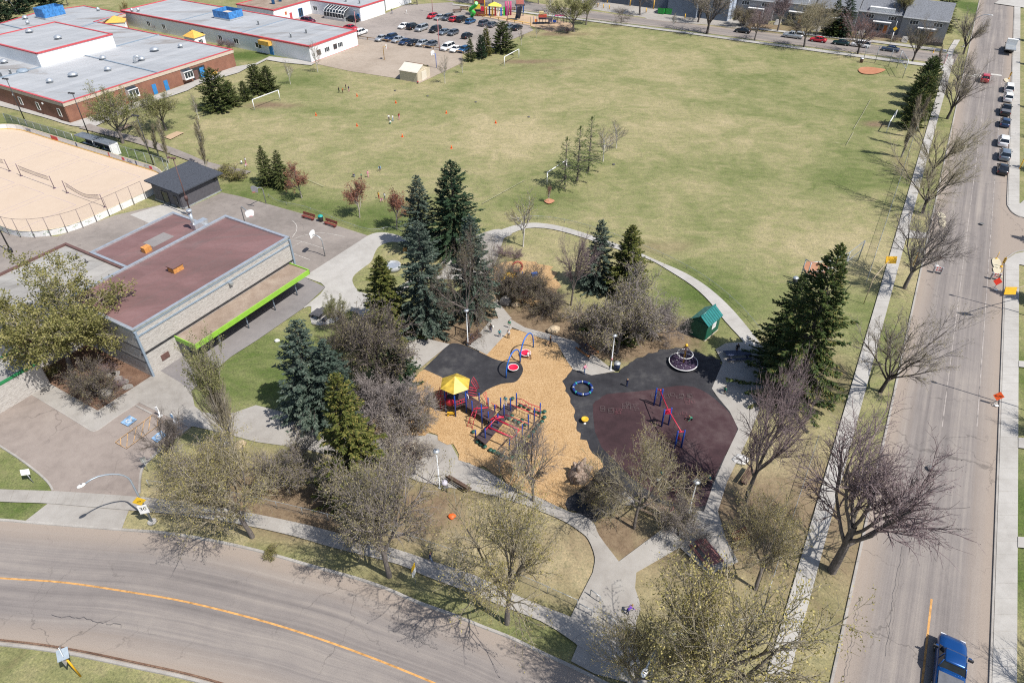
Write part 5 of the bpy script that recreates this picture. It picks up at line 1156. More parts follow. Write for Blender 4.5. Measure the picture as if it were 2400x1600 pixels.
dv((1950, 1338), 980, 'elm', 6.2, 'large bare elm leaning over the avenue', 'bare_tree', -.1, leafmat=TW_P, tilt=R(4))
dv((1746, 1174), 835, 'elm_c', 4.6, 'bare tree with mauve buds before the huge spruce', 'bare_tree', 2.6, leafmat=LF_PINK, twigmat=TW_P)
dv((1486, 1238), 1000, 'round', 5.4, 'wide olive budding tree over the maroon play surface', rot=.5, leafmat=LF_BUD, twigmat=TW_Y)
dv((1445, 828), 632, 'thicket', 5.6, 'dense grey thicket tree behind the lamp by the picnic table', rot=1.5)
for q_, nm_ in (((1392, 770), 'dark green juniper left of the grey thicket'), ((1455, 800), 'dark green juniper under the grey thicket'), ((1500, 765), 'juniper behind the grey thicket')): tree('juniper', 'pine_b', q_, 3.6, nm_, 'junipers under the grey thicket', 1, None, ND_G, 'shrub', rad=2.6)
dv((1530, 800), 690, 'thicket', 3.4, 'thin bare tree at the right side of the grey thicket', 'bare_tree', 4.4, leafmat=TW_G)
dv((1338, 716), 536, 'elm_b', 3.1, 'bare round tree by the loop path', 'bare_tree', .9, leafmat=TW_P)
dv((1100, 778), 540, 'round', 5.0, 'bushy bare brown tree beside the blue spruce', 'bare_tree', 2.9, leafmat=LF_OLD, twigmat=TW_D)
dv((885, 906), 700, 'thicket_b', 5.2, 'dark bare many stemmed tree behind the concrete walk', 'bare_tree', 4.0)
dv((830, 825), 720, 'thicket_b', 3.6, 'dark bare tree beside the grey pad', 'bare_tree', 2.2)
tree('evergreen_tree', 'pine', (930, 905), 6.0, 'low dark evergreen under the bare trees', GD, 1, None, ND_D, rad=3.0)
dv((915, 990), 875, 'thicket', 4.4, 'grey bare thicket tree at the left of the wood chips', 'bare_tree', .2, leafmat=TW_G)
dv((975, 1000), 900, 'thicket_b', 3.4, 'bare tree with reaching limb at the wood chip edge', 'bare_tree', 3.4, twigmat=TW_G)
dv((940, 1130), 1010, 'thicket', 3.8, 'grey bare tree beside the concrete pad bench', 'bare_tree', 2.4, leafmat=TW_Y)
dv((860, 1225), 1080, 'thicket', 4.2, 'grey budding tree behind the low fence', rot=3.3, leafmat=LF_OLD)
dv((690, 1140), 1030, 'thicket', 3.6, 'low olive tree left of the yellow green spruce', rot=1.3, leafmat=LF_OLD); dv((480, 1140), 1045, 'thicket', 3.8, 'low olive tree at the lawn beside the driveway', rot=5.0, leafmat=LF_BUD)
dv((1160, 700), 590, 'round', 3.4, 'bare tree in front of the far play structure', 'bare_tree', 1.1, twigmat=TW_G, leafmat=LF_OLD); dv((1225, 710), 620, 'thicket_b', 2.8, 'second bare tree over the far play structure', 'bare_tree', 2.1); dv((1255, 705), 625, 'thicket_b', 3.2, 'dark shrubby tree right over the far play structure', 'bare_tree', .6); dv((1185, 690), 620, 'thicket_b', 3.2, 'dark shrubby tree left over the far play structure', 'bare_tree', 4.6); dv((1290, 740), 680, 'thicket_b', 2.8, 'low dark shrubby tree above the dirt', 'bare_tree', 5.1); dv((1405, 1180), 1100, 'thicket_b', 2.4, 'dark bare tree by the driftwood stump', rot=2.0, twigmat=TW_D)
dv((1250, 1175), 1000, 'elm_b', 3.6, 'bare tree at the lower edge of the wood chips', 'bare_tree', 3.0, leafmat=LF_OLD, twigmat=TW_G); dv((1590, 1255), 1170, 'thicket_b', 2.6, 'low bare tree beside the wooden table', 'bare_tree', 1.0, twigmat=TW_G)
dt((1215, 1120), 'sapling', 4.5, 'slim bare sapling at the edge of the wood chips', 1.6, None, 'sapling'); dt((1170, 1105), 'sapling', 4.0, 'second slim bare sapling at the wood chip edge', 1.6, None, 'sapling')
dt((790, 776), 'softleaf', 6.2, 'pale green young tree at the corner of the grey pad', .75, .6); dt((1226, 578), 'sapling', hpx((1226, 578), 440), 'slender yellowish tree inside the path loop', 1.15, None, 'young_tree', leafmat=LF_BUD)
dt((1287, 474), 'sapling_b', 3.6, 'thin sapling in a red mulch ring', .8, None, 'sapling')
GL = 'young trees in the middle of the field'
for px, vt, kd, lb in (((1323, 442), 322, 'larch', 'larch nearest the middle goal post'), ((1353, 424), 296, 'larch', 'light green larch second from the goal'), ((1379, 400), 274, 'larch', 'tallest green larch in the field row'), ((1413, 379), 284, 'sapling', 'bare slim tree fourth in the field row'), ((1444, 348), 273, 'sapling', 'slim tree at the far end of the field row')):
    dt(px, kd, hpx(px, vt), lb, 1.35, None, 'young_tree', GL)
GM = 'rust budded maples by the court'
for px, vt, lb in (((708, 465), 380, 'rust budded maple left of the court benches'), ((843, 510), 420, 'rust budded maple between benches and spruces'), ((931, 538), 440, 'rust budded maple beside the back spruces')): dt(px, 'redmaple', hpx(px, vt), lb, 1.05, None, 'maple_tree', GM)
GPo = 'columnar poplars by the rink'
for px, vt, lb in (((486, 402), 280, 'columnar bare poplar right of the asphalt path'), ((396, 382), 280, 'pale columnar poplar at the rink corner'), ((372, 366), 285, 'bare columnar poplar left of the pale one'), ((350, 358), 278, 'bare columnar poplar nearest the rink floodlight')): dt(px, 'poplar', hpx(px, vt), lb, 1.5, None, 'poplar_tree', GPo)
dt((288, 336), 'softleaf', hpx((288, 336), 190), 'large yellow green tree at the brick school corner', 1.3, 1.0, g_='school lawn trees'); dt((390, 306), 'softleaf', hpx((390, 306), 200), 'pale green tree before the blue school door', 1.25, 2.0, g_='school lawn trees'); dt((467, 280), 'sapling', hpx((467, 280), 212), 'slim bare tree right of the pale green school tree', 1.0, None, 'young_tree', 'school lawn trees')
for px, vt, lb in (((745, 170), 88, 'bare birch at the white wing corner'), ((681, 198), 135, 'thin birch before the white wing wall'), ((1043, 196), 124, 'birch beside the cream shed'), ((1084, 172), 128, 'small pinkish birch at the court edge'), ((1222, 107), 62, 'thin sapling right of the large pine'), ((1258, 89), 55, 'thin sapling near the far play equipment')): dt(px, 'sapling', hpx(px, vt), lb, 1.0, None, 'birch_tree', 'birches round the school')
for px, s, kd, lb in (((548, 420), 1.5, 'shrub', 'leafy green shrub behind the dark shed'), ((530, 408), 1.2, 'shrub', 'second leafy shrub beside the path'), ((120, 880), .8, 'shrub', 'green shrub at the left of the mulch bed'), ((190, 905), .8, 'shrub', 'green and rust shrub in the mulch bed'), ((255, 872), .8, 'barebush', 'bare shrub at the hall wall'), ((282, 905), .7, 'barebush', 'bare grey shrub beside the flagstones'), ((528, 1030), .7, 'barebush', 'rusty round shrub by the poplar'), ((1030, 640), .9, 'shrub', 'low shrub behind the blue green spruce'), ((1182, 600), 1.1, 'barebush', 'bare hedge bush at the far chips'), ((1210, 605), 1.0, 'barebush', 'second bare hedge bush at the far chips'), ((1330, 77), 1.0, 'barebush', 'low bush by the far street trees'), ((640, 1335 - 40), .6, 'shrub', 'leafy sprout on the boulevard')):
    tree('shrub', kd, px, 2.0 * s, lb, 'shrubs', 1.0, None, None, 'shrub')
for px, lb in (((330, 55), 'courtyard bush nearest the upper porch'), ((372, 72), 'rust courtyard bush by the brown door'), ((405, 78), 'mauve courtyard bush left of the mustard porch'), ((520, 108), 'mauve bush at the white wing windows'), ((540, 112), 'second mauve bush at the white wing windows')): tree('shrub', 'barebush', px, 2.6, lb, 'school courtyard bushes', .8, None, None, 'shrub')
# avenue boulevard trees
GA = 'elms along the avenue boulevard'
for px, kd, h, w, lb, tw in (((2257, 128), 'vase', 12, 1.0, 'vase shaped elm at the far street corner', TW_G), ((2220, 279), 'vase', 13, .95, 'twin stemmed bare elm below the crosswalk', TW_G), ((2241, 200), 'vase_b', 8, .9, 'bare elm between the crosswalk and the corner elm', TW_G), ((2178, 420), 'vase_b', 11, 1.05, 'budding elm over the parked cars row', TW_Y), ((2162, 500), 'vase_b', 11, 1.05, 'budding elm before the side street', TW_Y), ((2119, 676), 'elm_c', 12, .95, 'spreading bare elm at the cream kerb island', TW_G), ((2063, 918), 'vase_b', 12, .85, 'dark trunked elm right of the huge spruce', TW_G)):
    tree('boulevard_elm', kd, px, h * 1.18, lb, GA, w * 1.05, None, None, 'tree', LF_OLD, tw)
for px, vt, lb in (((2112, 369), 212, 'tall thin bare poplar at the fence below the pine row'), ((2122, 345), 225, 'second thin bare poplar at the fence'), ((2132, 322), 225, 'third thin bare poplar at the fence'), ((2182, 192), 108, 'thin bare poplar at the far backstop')): dt(px, 'poplar', hpx(px, vt), lb, 1.2, None, 'poplar_tree', 'thin poplars at the fence', twigmat=TW_P)
# far street trees
GF = 'trees along the far street'
for px, kd, h, w, lb, tw, lf in (((1345, 75), 'softleaf', 11, 1.1, 'rounded willow green tree by the far play area', TW_Y, LF_SOFT), ((1373, 59), 'elm_b', 11, .8, 'bare street tree right of the willow green tree', TW_G, LF_SOFT), ((1455, 56), 'round', 4.6, .95, 'squat pollarded tree before the warehouse', TW_G, LF_OLD), ((1499, 36), 'elm', 13, .9, 'tall bare tree left of the green dumpsters', TW_G, LF_OLD), ((1636, 53), 'vase', 14, .8, 'tall bare tree at the warehouse corner', TW_G, LF_OLD), ((1657, 80), 'vase', 17, .85, 'tallest bare street tree on the field side', TW_G, LF_OLD), ((1576, 68), 'sapling', 4.5, 1.0, 'tiny bare street sapling', TW_G, LF_OLD), ((1768, 96), 'elm_c', 10, .8, 'bare street tree near the black sedan', TW_P, LF_OLD), ((1822, 74), 'elm', 12, .8, 'mauve bare tree before the orange door', TW_P, LF_PINK), ((1884, 111), 'budelm', 11.5, .9, 'olive budding street tree by the red car', TW_Y, LF_OLD), ((1912, 84), 'budelm_b', 10.5, .85, 'olive budding tree before the row houses', TW_Y, LF_OLD), ((2010, 127), 'vase_b', 11, .85, 'brownish street tree before the white minivan', TW_P, LF_RED), ((2138, 145), 'vase', 11.5, .85, 'dark leaning street tree at the far backstop', TW_D, LF_OLD), ((2100, 80), 'poplarleaf', 12, 1.0, 'weeping mustard birch before the balcony', TW_Y, LF_LIME), ((1262, 10), 'elm_b', 10, .7, 'bare tree beyond the blue slide', TW_G, LF_OLD), ((1288, 30), 'sapling', 8, 1.2, 'thin street tree left of the willow green tree', TW_G, LF_OLD), ((1155, 15), 'elm_c', 12, .7, 'dark trunk tree right of the play tower', TW_G, LF_OLD), ((1109, 9), 'elm', 12, .7, 'dark trunk tree left of the play tower', TW_G, LF_OLD), ((978, 12), 'elm_b', 10, .7, 'bare tree at the far end of the car park', TW_G, LF_OLD), ((1735, 62), 'thicket', 6, 1.0, 'dark hedge tree beside the pale blue building', TW_D, LF_OLD)):
    tree('street_tree', kd, px, h * 1.12, lb, GF, w * 1.25, None, None, 'tree', lf, tw)
for px, s, lb in (((1745, 60), 2.2, 'dark hedge at the pale blue building'), ((1868, 72), 1.6, 'yard hedge left of the stairs'), ((1955, 82), 1.6, 'yard hedge below the dark spruce'), ((2020, 92), 1.7, 'yard hedge before the red chairs'), ((2095, 98), 1.7, 'yard hedge right of the weeping birch'), ((2180, 106), 2.0, 'yard hedge at the street corner')): tree('shrub', 'barebush', px, 2.0 * s / 1.4, lb, 'row house hedges', 1.3, None, None, 'shrub', None, TW_D)
# trees behind the school
GB = 'dark trees behind the school'
for px, kd, h, lb, nd in (((15, 62), 'pine', 9, 'dark conifer at the left picture edge', ND_D), ((45, 30), 'pine', 11, 'dark conifer behind the school signs', ND_D), ((120, 18), 'pine', 10, 'dark conifer left of the bare courtyard tree', ND_D), ((-20, 90), 'pine', 9, 'dark conifer lowest at the left edge', ND_G), ((85, 5), 'pine', 12, 'tall dark conifer behind the blue plant screen', ND_D)): tree('conifer_tree', kd, px, h, lb, GB, 1.2, None, nd)
tree('bare_tree', 'elm_b', (160, 14), 9, 'bare tan tree above the blue plant screen', GB, .8, None, None, 'tree', LF_OLD, TW_Y); tree('bare_tree', 'softleaf', (300, 40), 5.5, 'yellowish courtyard tree at the mustard porch', GB, .6, None, None, 'tree', LF_BUD, TW_Y)
# trees on the right of the avenue, only their shade and outer twigs reach the picture
for v, off, kd, h, w, lb, nd in ((700, 4.6, 'spruce_b', 12, 1.0, 'dark spruce at the right picture edge below the side street', ND_G), (560, 6.5, 'spruce_b', 11, 1.1, 'spruce shading the sidewalk above the side street', ND_G), (1000, 5.0, 'elm', 10, .9, 'bare elm right of the slow sign', None), (1640, 5.5, 'elm_b', 11, 1.0, 'bare elm shading the blue pickup', None), (395, 5.5, 'spruce_b', 10, 1.1, 'spruce right of the parked cars', ND_D), (250, 7, 'spruce_b', 11, 1.0, 'spruce right of the parked trucks', ND_D), (150, 7, 'spruce', 12, 1.0, 'spruce right of the flatbed truck', ND_D), (95, 7, 'spruce', 13, 1.0, 'spruce at the upper right edge', ND_D), (320, 6, 'elm', 9, .8, 'bare elm right of the blue cars', None)):
    b = avenue(.0062, v) - E2 * off; b.z = 0
    tree('garden_tree', kd, None, h, lb, 'garden trees right of the avenue', w, None, nd, 'tree', None, None, b)
# ------------------------------------------------------------------ fences, rink, poles
def chain_mat(name, col, cover):
    m = bpy.data.materials.new(name); nt, b = nodes_of(m)
    g = nt.nodes.new('ShaderNodeNewGeometry'); sx = nt.nodes.new('ShaderNodeSeparateXYZ'); nt.links.new(g.outputs['Position'], sx.inputs[0])
    h = math_n(nt, 'ADD', sx.outputs[0], sx.outputs[1])
    fs = []
    for sgn in (1, -1):
        s = math_n(nt, 'MULTIPLY', math_n(nt, 'ADD', h, math_n(nt, 'MULTIPLY', sx.outputs[2], sgn)), 10.0)
        w = math_n(nt, 'FRACT', s); fs.append(math_n(nt, 'LESS_THAN', w, cover / 2))
    f = math_n(nt, 'MAXIMUM', fs[0], fs[1])
    b.inputs['Base Color'].default_value = (*col, 1); b.inputs['Metallic'].default_value = .3; b.inputs['Roughness'].default_value = .5
    tr = nt.nodes.new('ShaderNodeBsdfTransparent'); mx = nt.nodes.new('ShaderNodeMixShader')
    nt.links.new(f, mx.inputs[0]); nt.links.new(tr.outputs[0], mx.inputs[1]); nt.links.new(b.outputs[0], mx.inputs[2]); nt.links.new(mx.outputs[0], nt.nodes['Material Output'].inputs['Surface'])
    return m
CHAIN = chain_mat('chain_link', (.42, .44, .45), .13); CHAING = chain_mat('green_windscreen_mesh', (.16, .22, .20), .75); NETM = chain_mat('dark_net', (.07, .055, .075), .35)
def fence(name, label, pts, h, post=2.6, mesh=None, postm=None, cat='fence', r=.035, group=None, rail=True):
    t = thing(name, label, cat, (0, 0, 0), 0, group); pm = postm or GALV
    L = sum((b - a).length for a, b in zip(pts, pts[1:])); n = max(2, int(L / post) + 1)
    mp = MB(); mp.tube((0, 0, 0), (0, 0, h + .05), r, n=6); pme = mp.mesh('post', pm)
    for p in resample(pts, n):
        o = link('post', pme, t); o.location = (p.x, p.y, 0)
    if rail:
        m = MB(); m.path([Vector((p.x, p.y, h)) for p in pts], r * .75, 5); m.build('top_rail', pm, t)
    m = MB(); vs = []; fs = []
    for i, p in enumerate(pts): vs += [(p.x, p.y, .04), (p.x, p.y, h - .02)]
    for i in range(len(pts) - 1): fs.append((2 * i, 2 * i + 2, 2 * i + 3, 2 * i + 1))
    m.add(vs, fs); m.build('mesh', mesh or CHAIN, t)
    return t
FG = 'chain link fences round the park'
fence('chain_fence', 'low chain link fence behind the curved road sidewalk', smooth(PX([(352, 1142), (430, 1152), (520, 1164), (620, 1185), (760, 1218), (900, 1255), (960, 1270), (1040, 1297), (1160, 1340), (1240, 1372), (1352, 1422)]), 3), 1.15, 2.8, group=FG)
fence('chain_fence', 'low chain link fence at the bottom right corner of the park', PX([(1490, 1505), (1600, 1500), (1700, 1478), (1790, 1448)]), 1.15, group=FG)
fence('chain_fence', 'chain link fence between the lawn and avenue sidewalk, lower stretch', [avenue(.323, v) for v in (1450, 1350, 1200, 1100, 1040)], 1.25, group=FG)
fence('chain_fence', 'long chain link fence between the field and avenue sidewalk, upper stretch', [avenue(.327, v) for v in (670, 560, 450, 350, 260, 190)], 1.6, 3.0, group=FG)
fence('chain_fence', 'thin fence along the outer edge of the loop path', smooth(PX([(1200, 521), (1240, 514), (1290, 516), (1360, 530), (1440, 556), (1540, 596), (1620, 636), (1680, 676), (1740, 730), (1790, 790)]), 3), .6, 4.5, chain_mat('thin_wire', (.4, .4, .4), .12), r=.03, group=FG)
fence('chain_fence', 'thin fence along the field beside the court', smooth(PX([(630, 462), (652, 477), (720, 492), (795, 522), (870, 545), (920, 538), (955, 556)]), 3), .6, 4.5, chain_mat('thin_wire2', (.4, .4, .4), .12), r=.03, group=FG)
fence('chain_fence', 'fence along the far street sidewalk', PX([(1376, 53), (1582, 80), (1800, 110), (2000, 137)]), 1.0, 4.0, chain_mat('thin_wire3', (.3, .3, .3), .10), r=.03, group=FG)
# wooden rails of the school car park
for pts, lb in (([(840, 91), (900, 99), (980, 111), (1085, 127)], 'low timber rail between the car park and tan court'), ([(1112, 38), (1180, 49), (1244, 61)], 'orange rail between the car park and sandy play area')):
    t = thing('parking_rail', lb, 'rail'); pp = PX(pts); mt = M('timber_rail', (.34, .21, .10), .8, .15) if 'timber' in lb else YELR
    for p in resample(pp, 12 if 'timber' in lb else 8):
        m = MB(); m.box((p.x, p.y, .35), (.16, .16, .7), A60); m.build('post', mt, t)
    m = MB(); m.path([p + Vector((0, 0, .7)) for p in pp], .10, 6); m.build('rail', mt, t)
def letters(name, txt, size, mat, parent, al):
    cu = bpy.data.curves.new(name, 'FONT'); cu.body = txt; cu.size = size; cu.extrude = .005; cu.align_x = al; cu.align_y = 'CENTER' if al == 'CENTER' else 'TOP_BASELINE'
    f = bpy.data.objects.new(name, cu); me = bpy.data.meshes.new_from_object(f); bpy.data.objects.remove(f)
    me.materials.clear(); me.materials.append(mat)
    return link(name, me, parent)
# ---- rink boards: white panels, yellow kick strip, ads
line = rink_line(0, 9); closed = line + [line[0]]
seg = resample(closed, 73)
rb = thing('rink_boards', 'white dasher boards with yellow kick strip round the rink', 'boards')
for i in range(72):
    a, b = seg[i], seg[i + 1]; c = (a + b) / 2; d = b - a; m = MB(); m.box((c.x, c.y, .56), (d.length - .03, .07, 1.1), math.atan2(d.y, d.x)); m.build('panel', WHITEM, rb)
m = MB(); m.path([p + Vector((0, 0, 1.14)) for p in closed], .06, 6); m.build('cap_rail', M('cream_rail', (.62, .53, .36), .6, .1), rb)
ins = rink_line(.14); ins = ins + [ins[0]]
ribbon('kick_strip', ins, .10, M('yellow_kick', (.68, .42, .10), .6, .05), 0, parent=rb, h=.22)
NAVY = M('navy_stripe', (.04, .06, .14), .6, .1)
def board_mark(s, w, mat, z=.6, h=1.0, nm='stripe'):
    p = rk(s, .07); m = MB(); m.box((p.x, p.y, z), (w, .05, h), R(150.7)); return m.build(nm, mat, rb)
for s, mt in ((13.2, NAVY), (31.5, NAVY), (21.3, REDT)): board_mark(s, .28, mt)
board_mark(38.8, 2.2, M('red_advert', (.55, .05, .04), .6, .15), .62, .75, 'advert')
def board_text(txt, s, col, size=.75, t=.12, z=.35, flip=True):
    o = letters('advert_text', txt, size, col, rb, 'LEFT')
    p = rk(s, t); o.location = (p.x, p.y, z); o.rotation_euler = (math.pi / 2, 0, R(150.7 - 180))
    return o
board_text('NAK', 48.5, NAVY, .8); board_text('ACT', 11.0, GALV, .8); board_text('Gullu', 15.9, NAVY, .7)
board_mark(9.0, .8, M('red_mark', (.55, .06, .08), .6, .1), .62, .6, 'advert_mark'); board_mark(17.0, .7, MATS['red_mark'], .7, .5, 'advert_mark')
LEAF = M('green_print', (.18, .33, .12), .8, .2); print_r = random.Random(2)
for k in range(11):  # little plant prints along the outside of the end boards
    s = 47 + k * 1.02
    a = seg[0]; n_ = len(closed)
    d_ = resample(list(reversed(closed)), 220); i0 = 12 + k * 3
    p, q = d_[i0], d_[i0 + 1]; dr = (q - p).normalized(); nr = Vector((-dr.y, dr.x, 0)); c0 = rA + rd * RKL / 2 + rn * RKW / 2; nr = nr if (p - c0).dot(nr) > 0 else -nr
    m = MB()
    for j in range(7):
        off = print_r.uniform(-.45, .45); zz = .62 + print_r.uniform(-.16, .22); cc = p + dr * off + nr * .045; m.box((cc.x, cc.y, zz), (.16, .015, .05), math.atan2(dr.y, dr.x), 0, print_r.uniform(-1, 1))
    m.build('plant_print', LEAF, rb)
# fence above the boards: tall posts with mesh
def sub(i0, i1): return [seg[i % 72] for i in range(i0, i1 + 1)]
def tall(label, pts, h, mesh, dist=2.4, pm=None, r=.045):
    return fence('rink_fence', label, pts, h, dist, mesh, pm or GALV, 'fence', r, 'tall rink fences', True)
outs = resample(rink_line(-.25) + [rink_line(-.25)[0]], 145)
tall('tall rink fence with brown posts round the near end', [outs[i % 145] for i in range(107, 145)] , 3.4, chain_mat('fine_rink_net', (.35, .32, .30), .05), 2.3, M('rusty_post', (.19, .15, .145), .6, .15))
tall('green screened rink fence toward the school', [rk(s, -.3) for s in (56, 50, 44, 38, 32.5)], 2.6, CHAING); tall('grey rink fence between players bench and shed', [rk(s, -.3) for s in (20.5, 16, 12, 8, 4)] + [rk(1.2, 1.6), rk(-.3, 4.2)], 3.2, CHAIN)
# players benches
t = thing('players_bench', 'roofed players bench behind the rink boards', 'shelter')
for s0, s1 in ((21.2, 26.0), (26.4, 32.0)):
    a, b = rk(s0, -1.4), rk(s1, -1.4); c = (a + b) / 2; m = MB(); m.box((c.x, c.y, 2.35), (s1 - s0, 2.0, .12), R(150.7)); m.build('roof', M('smoked_roof', (.13, .145, .165), .4, .1), t)
    c2 = (rk(s0, -2.3) + rk(s1, -2.3)) / 2; m = MB(); m.box((c2.x, c2.y, 1.15), (s1 - s0, .08, 2.3), R(150.7)); m.build('back_wall', CHAR, t)
    c3 = (rk(s0, -1.6) + rk(s1, -1.6)) / 2; m = MB(); m.box((c3.x, c3.y, .5), (s1 - s0 - .5, .4, .1), R(150.7)); m.build('seat', ALU, t)
    for s in (s0, s1):
        p = rk(s, -.55); m = MB(); m.tube((p.x, p.y, 0), (p.x, p.y, 2.35), .05, n=6); m.build('post', GALV, t)
p = rk(21.1, -1.4); m = MB(); m.box((p.x, p.y, 1.2), (.08, 1.9, 2.3), R(150.7)); m.build('end_wall', WHITEM, t)
# volleyball nets
PURPM = M('plum_post', (.10, .06, .09), .6, .1)
for a, b, sag, lb in (((50, 413), (128, 442), .08, 'volleyball net in the middle of the rink'), ((158, 453), (246, 486), .9, 'sagging volleyball net nearest the hall'), ((-70, 372), (23, 402), .08, 'volleyball net at the left picture edge')):
    A, B = P(*a), P(*b); t = thing('volleyball_net', lb, 'net', (0, 0, 0), 0, 'volleyball nets on the rink'); d = (B - A).normalized()
    for p, s in ((A, -1), (B, 1)):
        m = MB(); m.tube((p.x, p.y, 0), (p.x, p.y, 2.45), .06, n=7); m.build('post', PURPM, t); m = MB(); m.lathe([(.28, 0), (.28, .06), (.07, .1)], (p.x, p.y, .03), 10); m.build('base', PURPM, t)
    vs = []; n = 14; top = []; bot = []
    for k in range(n + 1):
        f = k / n; q = A.lerp(B, .06 + f * .88); dz = sag * math.sin(math.pi * f) ** 1.2 * (1 if f < .9 else 1)
        top.append(q + Vector((0, 0, 2.2 - dz))); bot.append(q + Vector((0, 0, 1.45 - dz * .85)))
    for nm, pts in (('top_tape', top), ('bottom_tape', bot)):
        m = MB(); m.path(pts, .035, 5); m.build(nm, PURPM, t)
    m = MB(); m.add(top + bot, [(k, k + 1, n + 2 + k, n + 1 + k) for k in range(n)]); m.build('net', NETM, t)
    for p, q in ((A, top[0]), (B, top[-1]), (A, bot[0]), (B, bot[-1])):
        m = MB(); m.tube(Vector((p.x, p.y, q.z + .05)), q, .012, n=4); m.build('guy_rope', PURPM, t)
p = rk(45, 8); m = MB(); m.ball((p.x, p.y, .12), .22, .15, .10); tag(m.build('cloth_heap', M('violet_cloth', (.20, .17, .34), .8, .1)), 'small violet cloth heap on the rink floor', 'cloth')
# floodlights
for px, h, lb in (((64, 295), 9.9, 'black floodlight pole at the left of the rink'), ((212, 326), 9.4, 'black floodlight pole behind the players bench'), ((360, 387), 9.6, 'black floodlight pole at the rink corner'), ((450, 508), 10.4, 'brown floodlight pole behind the hall by the shed'), ((27, 592), 9.5, 'dark floodlight pole at the hall lot')):
    b = P(*px); t = thing('floodlight_pole', lb, 'floodlight', b, 0, 'rink floodlight poles'); mt = DARKM if px[0] != 450 else M('brown_pole', (.11, .06, .055), .6, .1)
    m = MB(); m.tube((0, 0, 0), (0, 0, h), .12, .07, 8); m.build('pole', mt, t); m = MB(); m.tube((-.9, .3, h - .1), (.2, -.05, h - .1), .04, n=5); m.build('arm', mt, t)
    for x in (-.85, -.25, .2):
        m = MB(); m.box((x, .3 + (x + .85) * -.3, h - .02), (.42, .34, .16), .3, R(18)); m.build('lamp_head', mt, t)
    if px[0] in (27, 450): m = MB(); m.lathe([(.28, 0), (.3, .7), (.2, .9)], (0, 0, 0 if px[0] == 27 else 3.0), 10); m.build('collar', mt, t)
# park lamps
for px, lb in (((1097, 808), 'white globe park lamp beside the bushy brown tree'), ((1431, 868), 'white globe park lamp by the picnic table'), ((1031, 1143), 'white disc park lamp on the concrete pad'), ((1611, 1215), 'white disc park lamp by the wooden table')):
    b = P(*px); t = thing('park_lamp', lb, 'lamp', b, 0, 'white park lamps')
    m = MB(); m.lathe([(.18, 0), (.18, .15), (.07, .2), (.055, 5.2)], n=10); m.build('pole', M('grey_white_pole', (.52, .54, .56), .5, .06), t)
    m = MB(); m.lathe([(.10, 5.2), (.13, 5.3), (.14, 5.42), (.33, 5.46), (.35, 5.53), (.10, 5.62), (.02, 5.64)], n=16); m.build('lamp_head', ALU, t); m = MB(); m.lathe([(.06, 5.62), (.06, 5.7)], n=8); m.build('cap', DARKM, t)
    if px[0] == 1431:
        m = MB(); m.lathe([(.095, 1.6), (.095, 2.0)], n=10); m.build('notice', M('pink_notice', (.6, .25, .25), .8, .1), t)
# street lights with curved arms
def street_light(base, head, h, lb, r=.11):
    t = thing('street_light', lb, 'street light', base, 0, 'curved arm street lights'); hd = head - base; hd.z = 0
    m = MB(); m.lathe([(.42, 0), (.42, .12), (.4, .14)], n=16); m.build('footing', CONC2, t)
    pts = [Vector((0, 0, .1)), Vector((0, 0, h * .45)), Vector((0, 0, h * .72))]
    for k in range(1, 9):
        f = k / 8; pts.append(Vector((hd.x * (1 - math.cos(f * math.pi / 2)) ** .9, hd.y * (1 - math.cos(f * math.pi / 2)) ** .9, h * .72 + h * .28 * math.sin(f * math.pi / 2) - (.0 if f < .8 else (f - .8) * 1.0))))
    m = MB(); m.path(pts, [r, r * .85, r * .75] + [r * .65] * 8, 8); m.build('pole', M('blue_grey_pole', (.33, .38, .43), .45, .06, metal=.3), t)
    e = pts[-1]; d = hd.normalized(); m = MB(); m.ball((0, 0, 0), .38, .2, .13, 12, 8); o = m.build('lamp_head', WHITEM, t); o.location = e + d * .3; o.rotation_euler = (0, 0, math.atan2(d.y, d.x))
    m = MB(); m.lathe([(.05, 0), (.05, .08)], n=8); k = m.build('photocell', DARKM, o); k.location = (-.05, 0, .12)
    return t
SL = street_light(P(357, 1223), P(203, 1140, 8.0), 8.6, 'street light with thirty sign at the driveway')
pt_ = P(1549, 1492, 9.6); street_light(Vector((pt_.x, pt_.y, 0)), P(1512, 1577, 9.0), 9.8, 'street light at the bottom edge near the entrance')
a_ = avenue(.0062, 735); street_light(a_ - E2 * 1.2, a_ + E2 * 2.0, 9, 'street light right of the side street corner, lower'); a_ = avenue(.0062, 960); street_light(a_ - E2 * 6.0, a_ + E2 * 2.2, 9.5, 'street light beside the slow sign')
a_ = avenue(.2172, 112); street_light(a_ - E2 * -1.5, a_ - E2 * 2, 9, 'street light among the corner elm stems')
# signs --------------------------------------------------------------
YSIGN = M('yellow_sign', (.72, .45, .02), .5, .05); OSIGN = M('orange_sign', (.78, .10, .015), .5, .05); RSIGN = M('red_orange_sign', (.75, .045, .02), .5, .05); BLK = M('black_print', (.015, .015, .015), .6, .1); YPOST = M('yellow_post', (.72, .40, .02), .5, .08)
def text_on(parent, txt, size, loc, rot, mat=None):
    o = letters('lettering', txt, size, mat or BLK, parent, 'CENTER'); o.location = loc; o.rotation_euler = rot
    return o
def plate(parent, c, w, h, face, mat, tilt=0.0, diamond=False, nm='sign_plate'):
    """flat sign plate; local x right, local z up, facing 'face' (angle of outward normal)"""
    m = MB(); m.box((0, 0, 0), (w, .04, h), 0, 0, math.pi / 4 if diamond else 0)
    o = m.build(nm, mat, parent); o.location = c; o.rotation_euler = (tilt, 0, face + math.pi / 2)
    return o
f0 = R(-75)
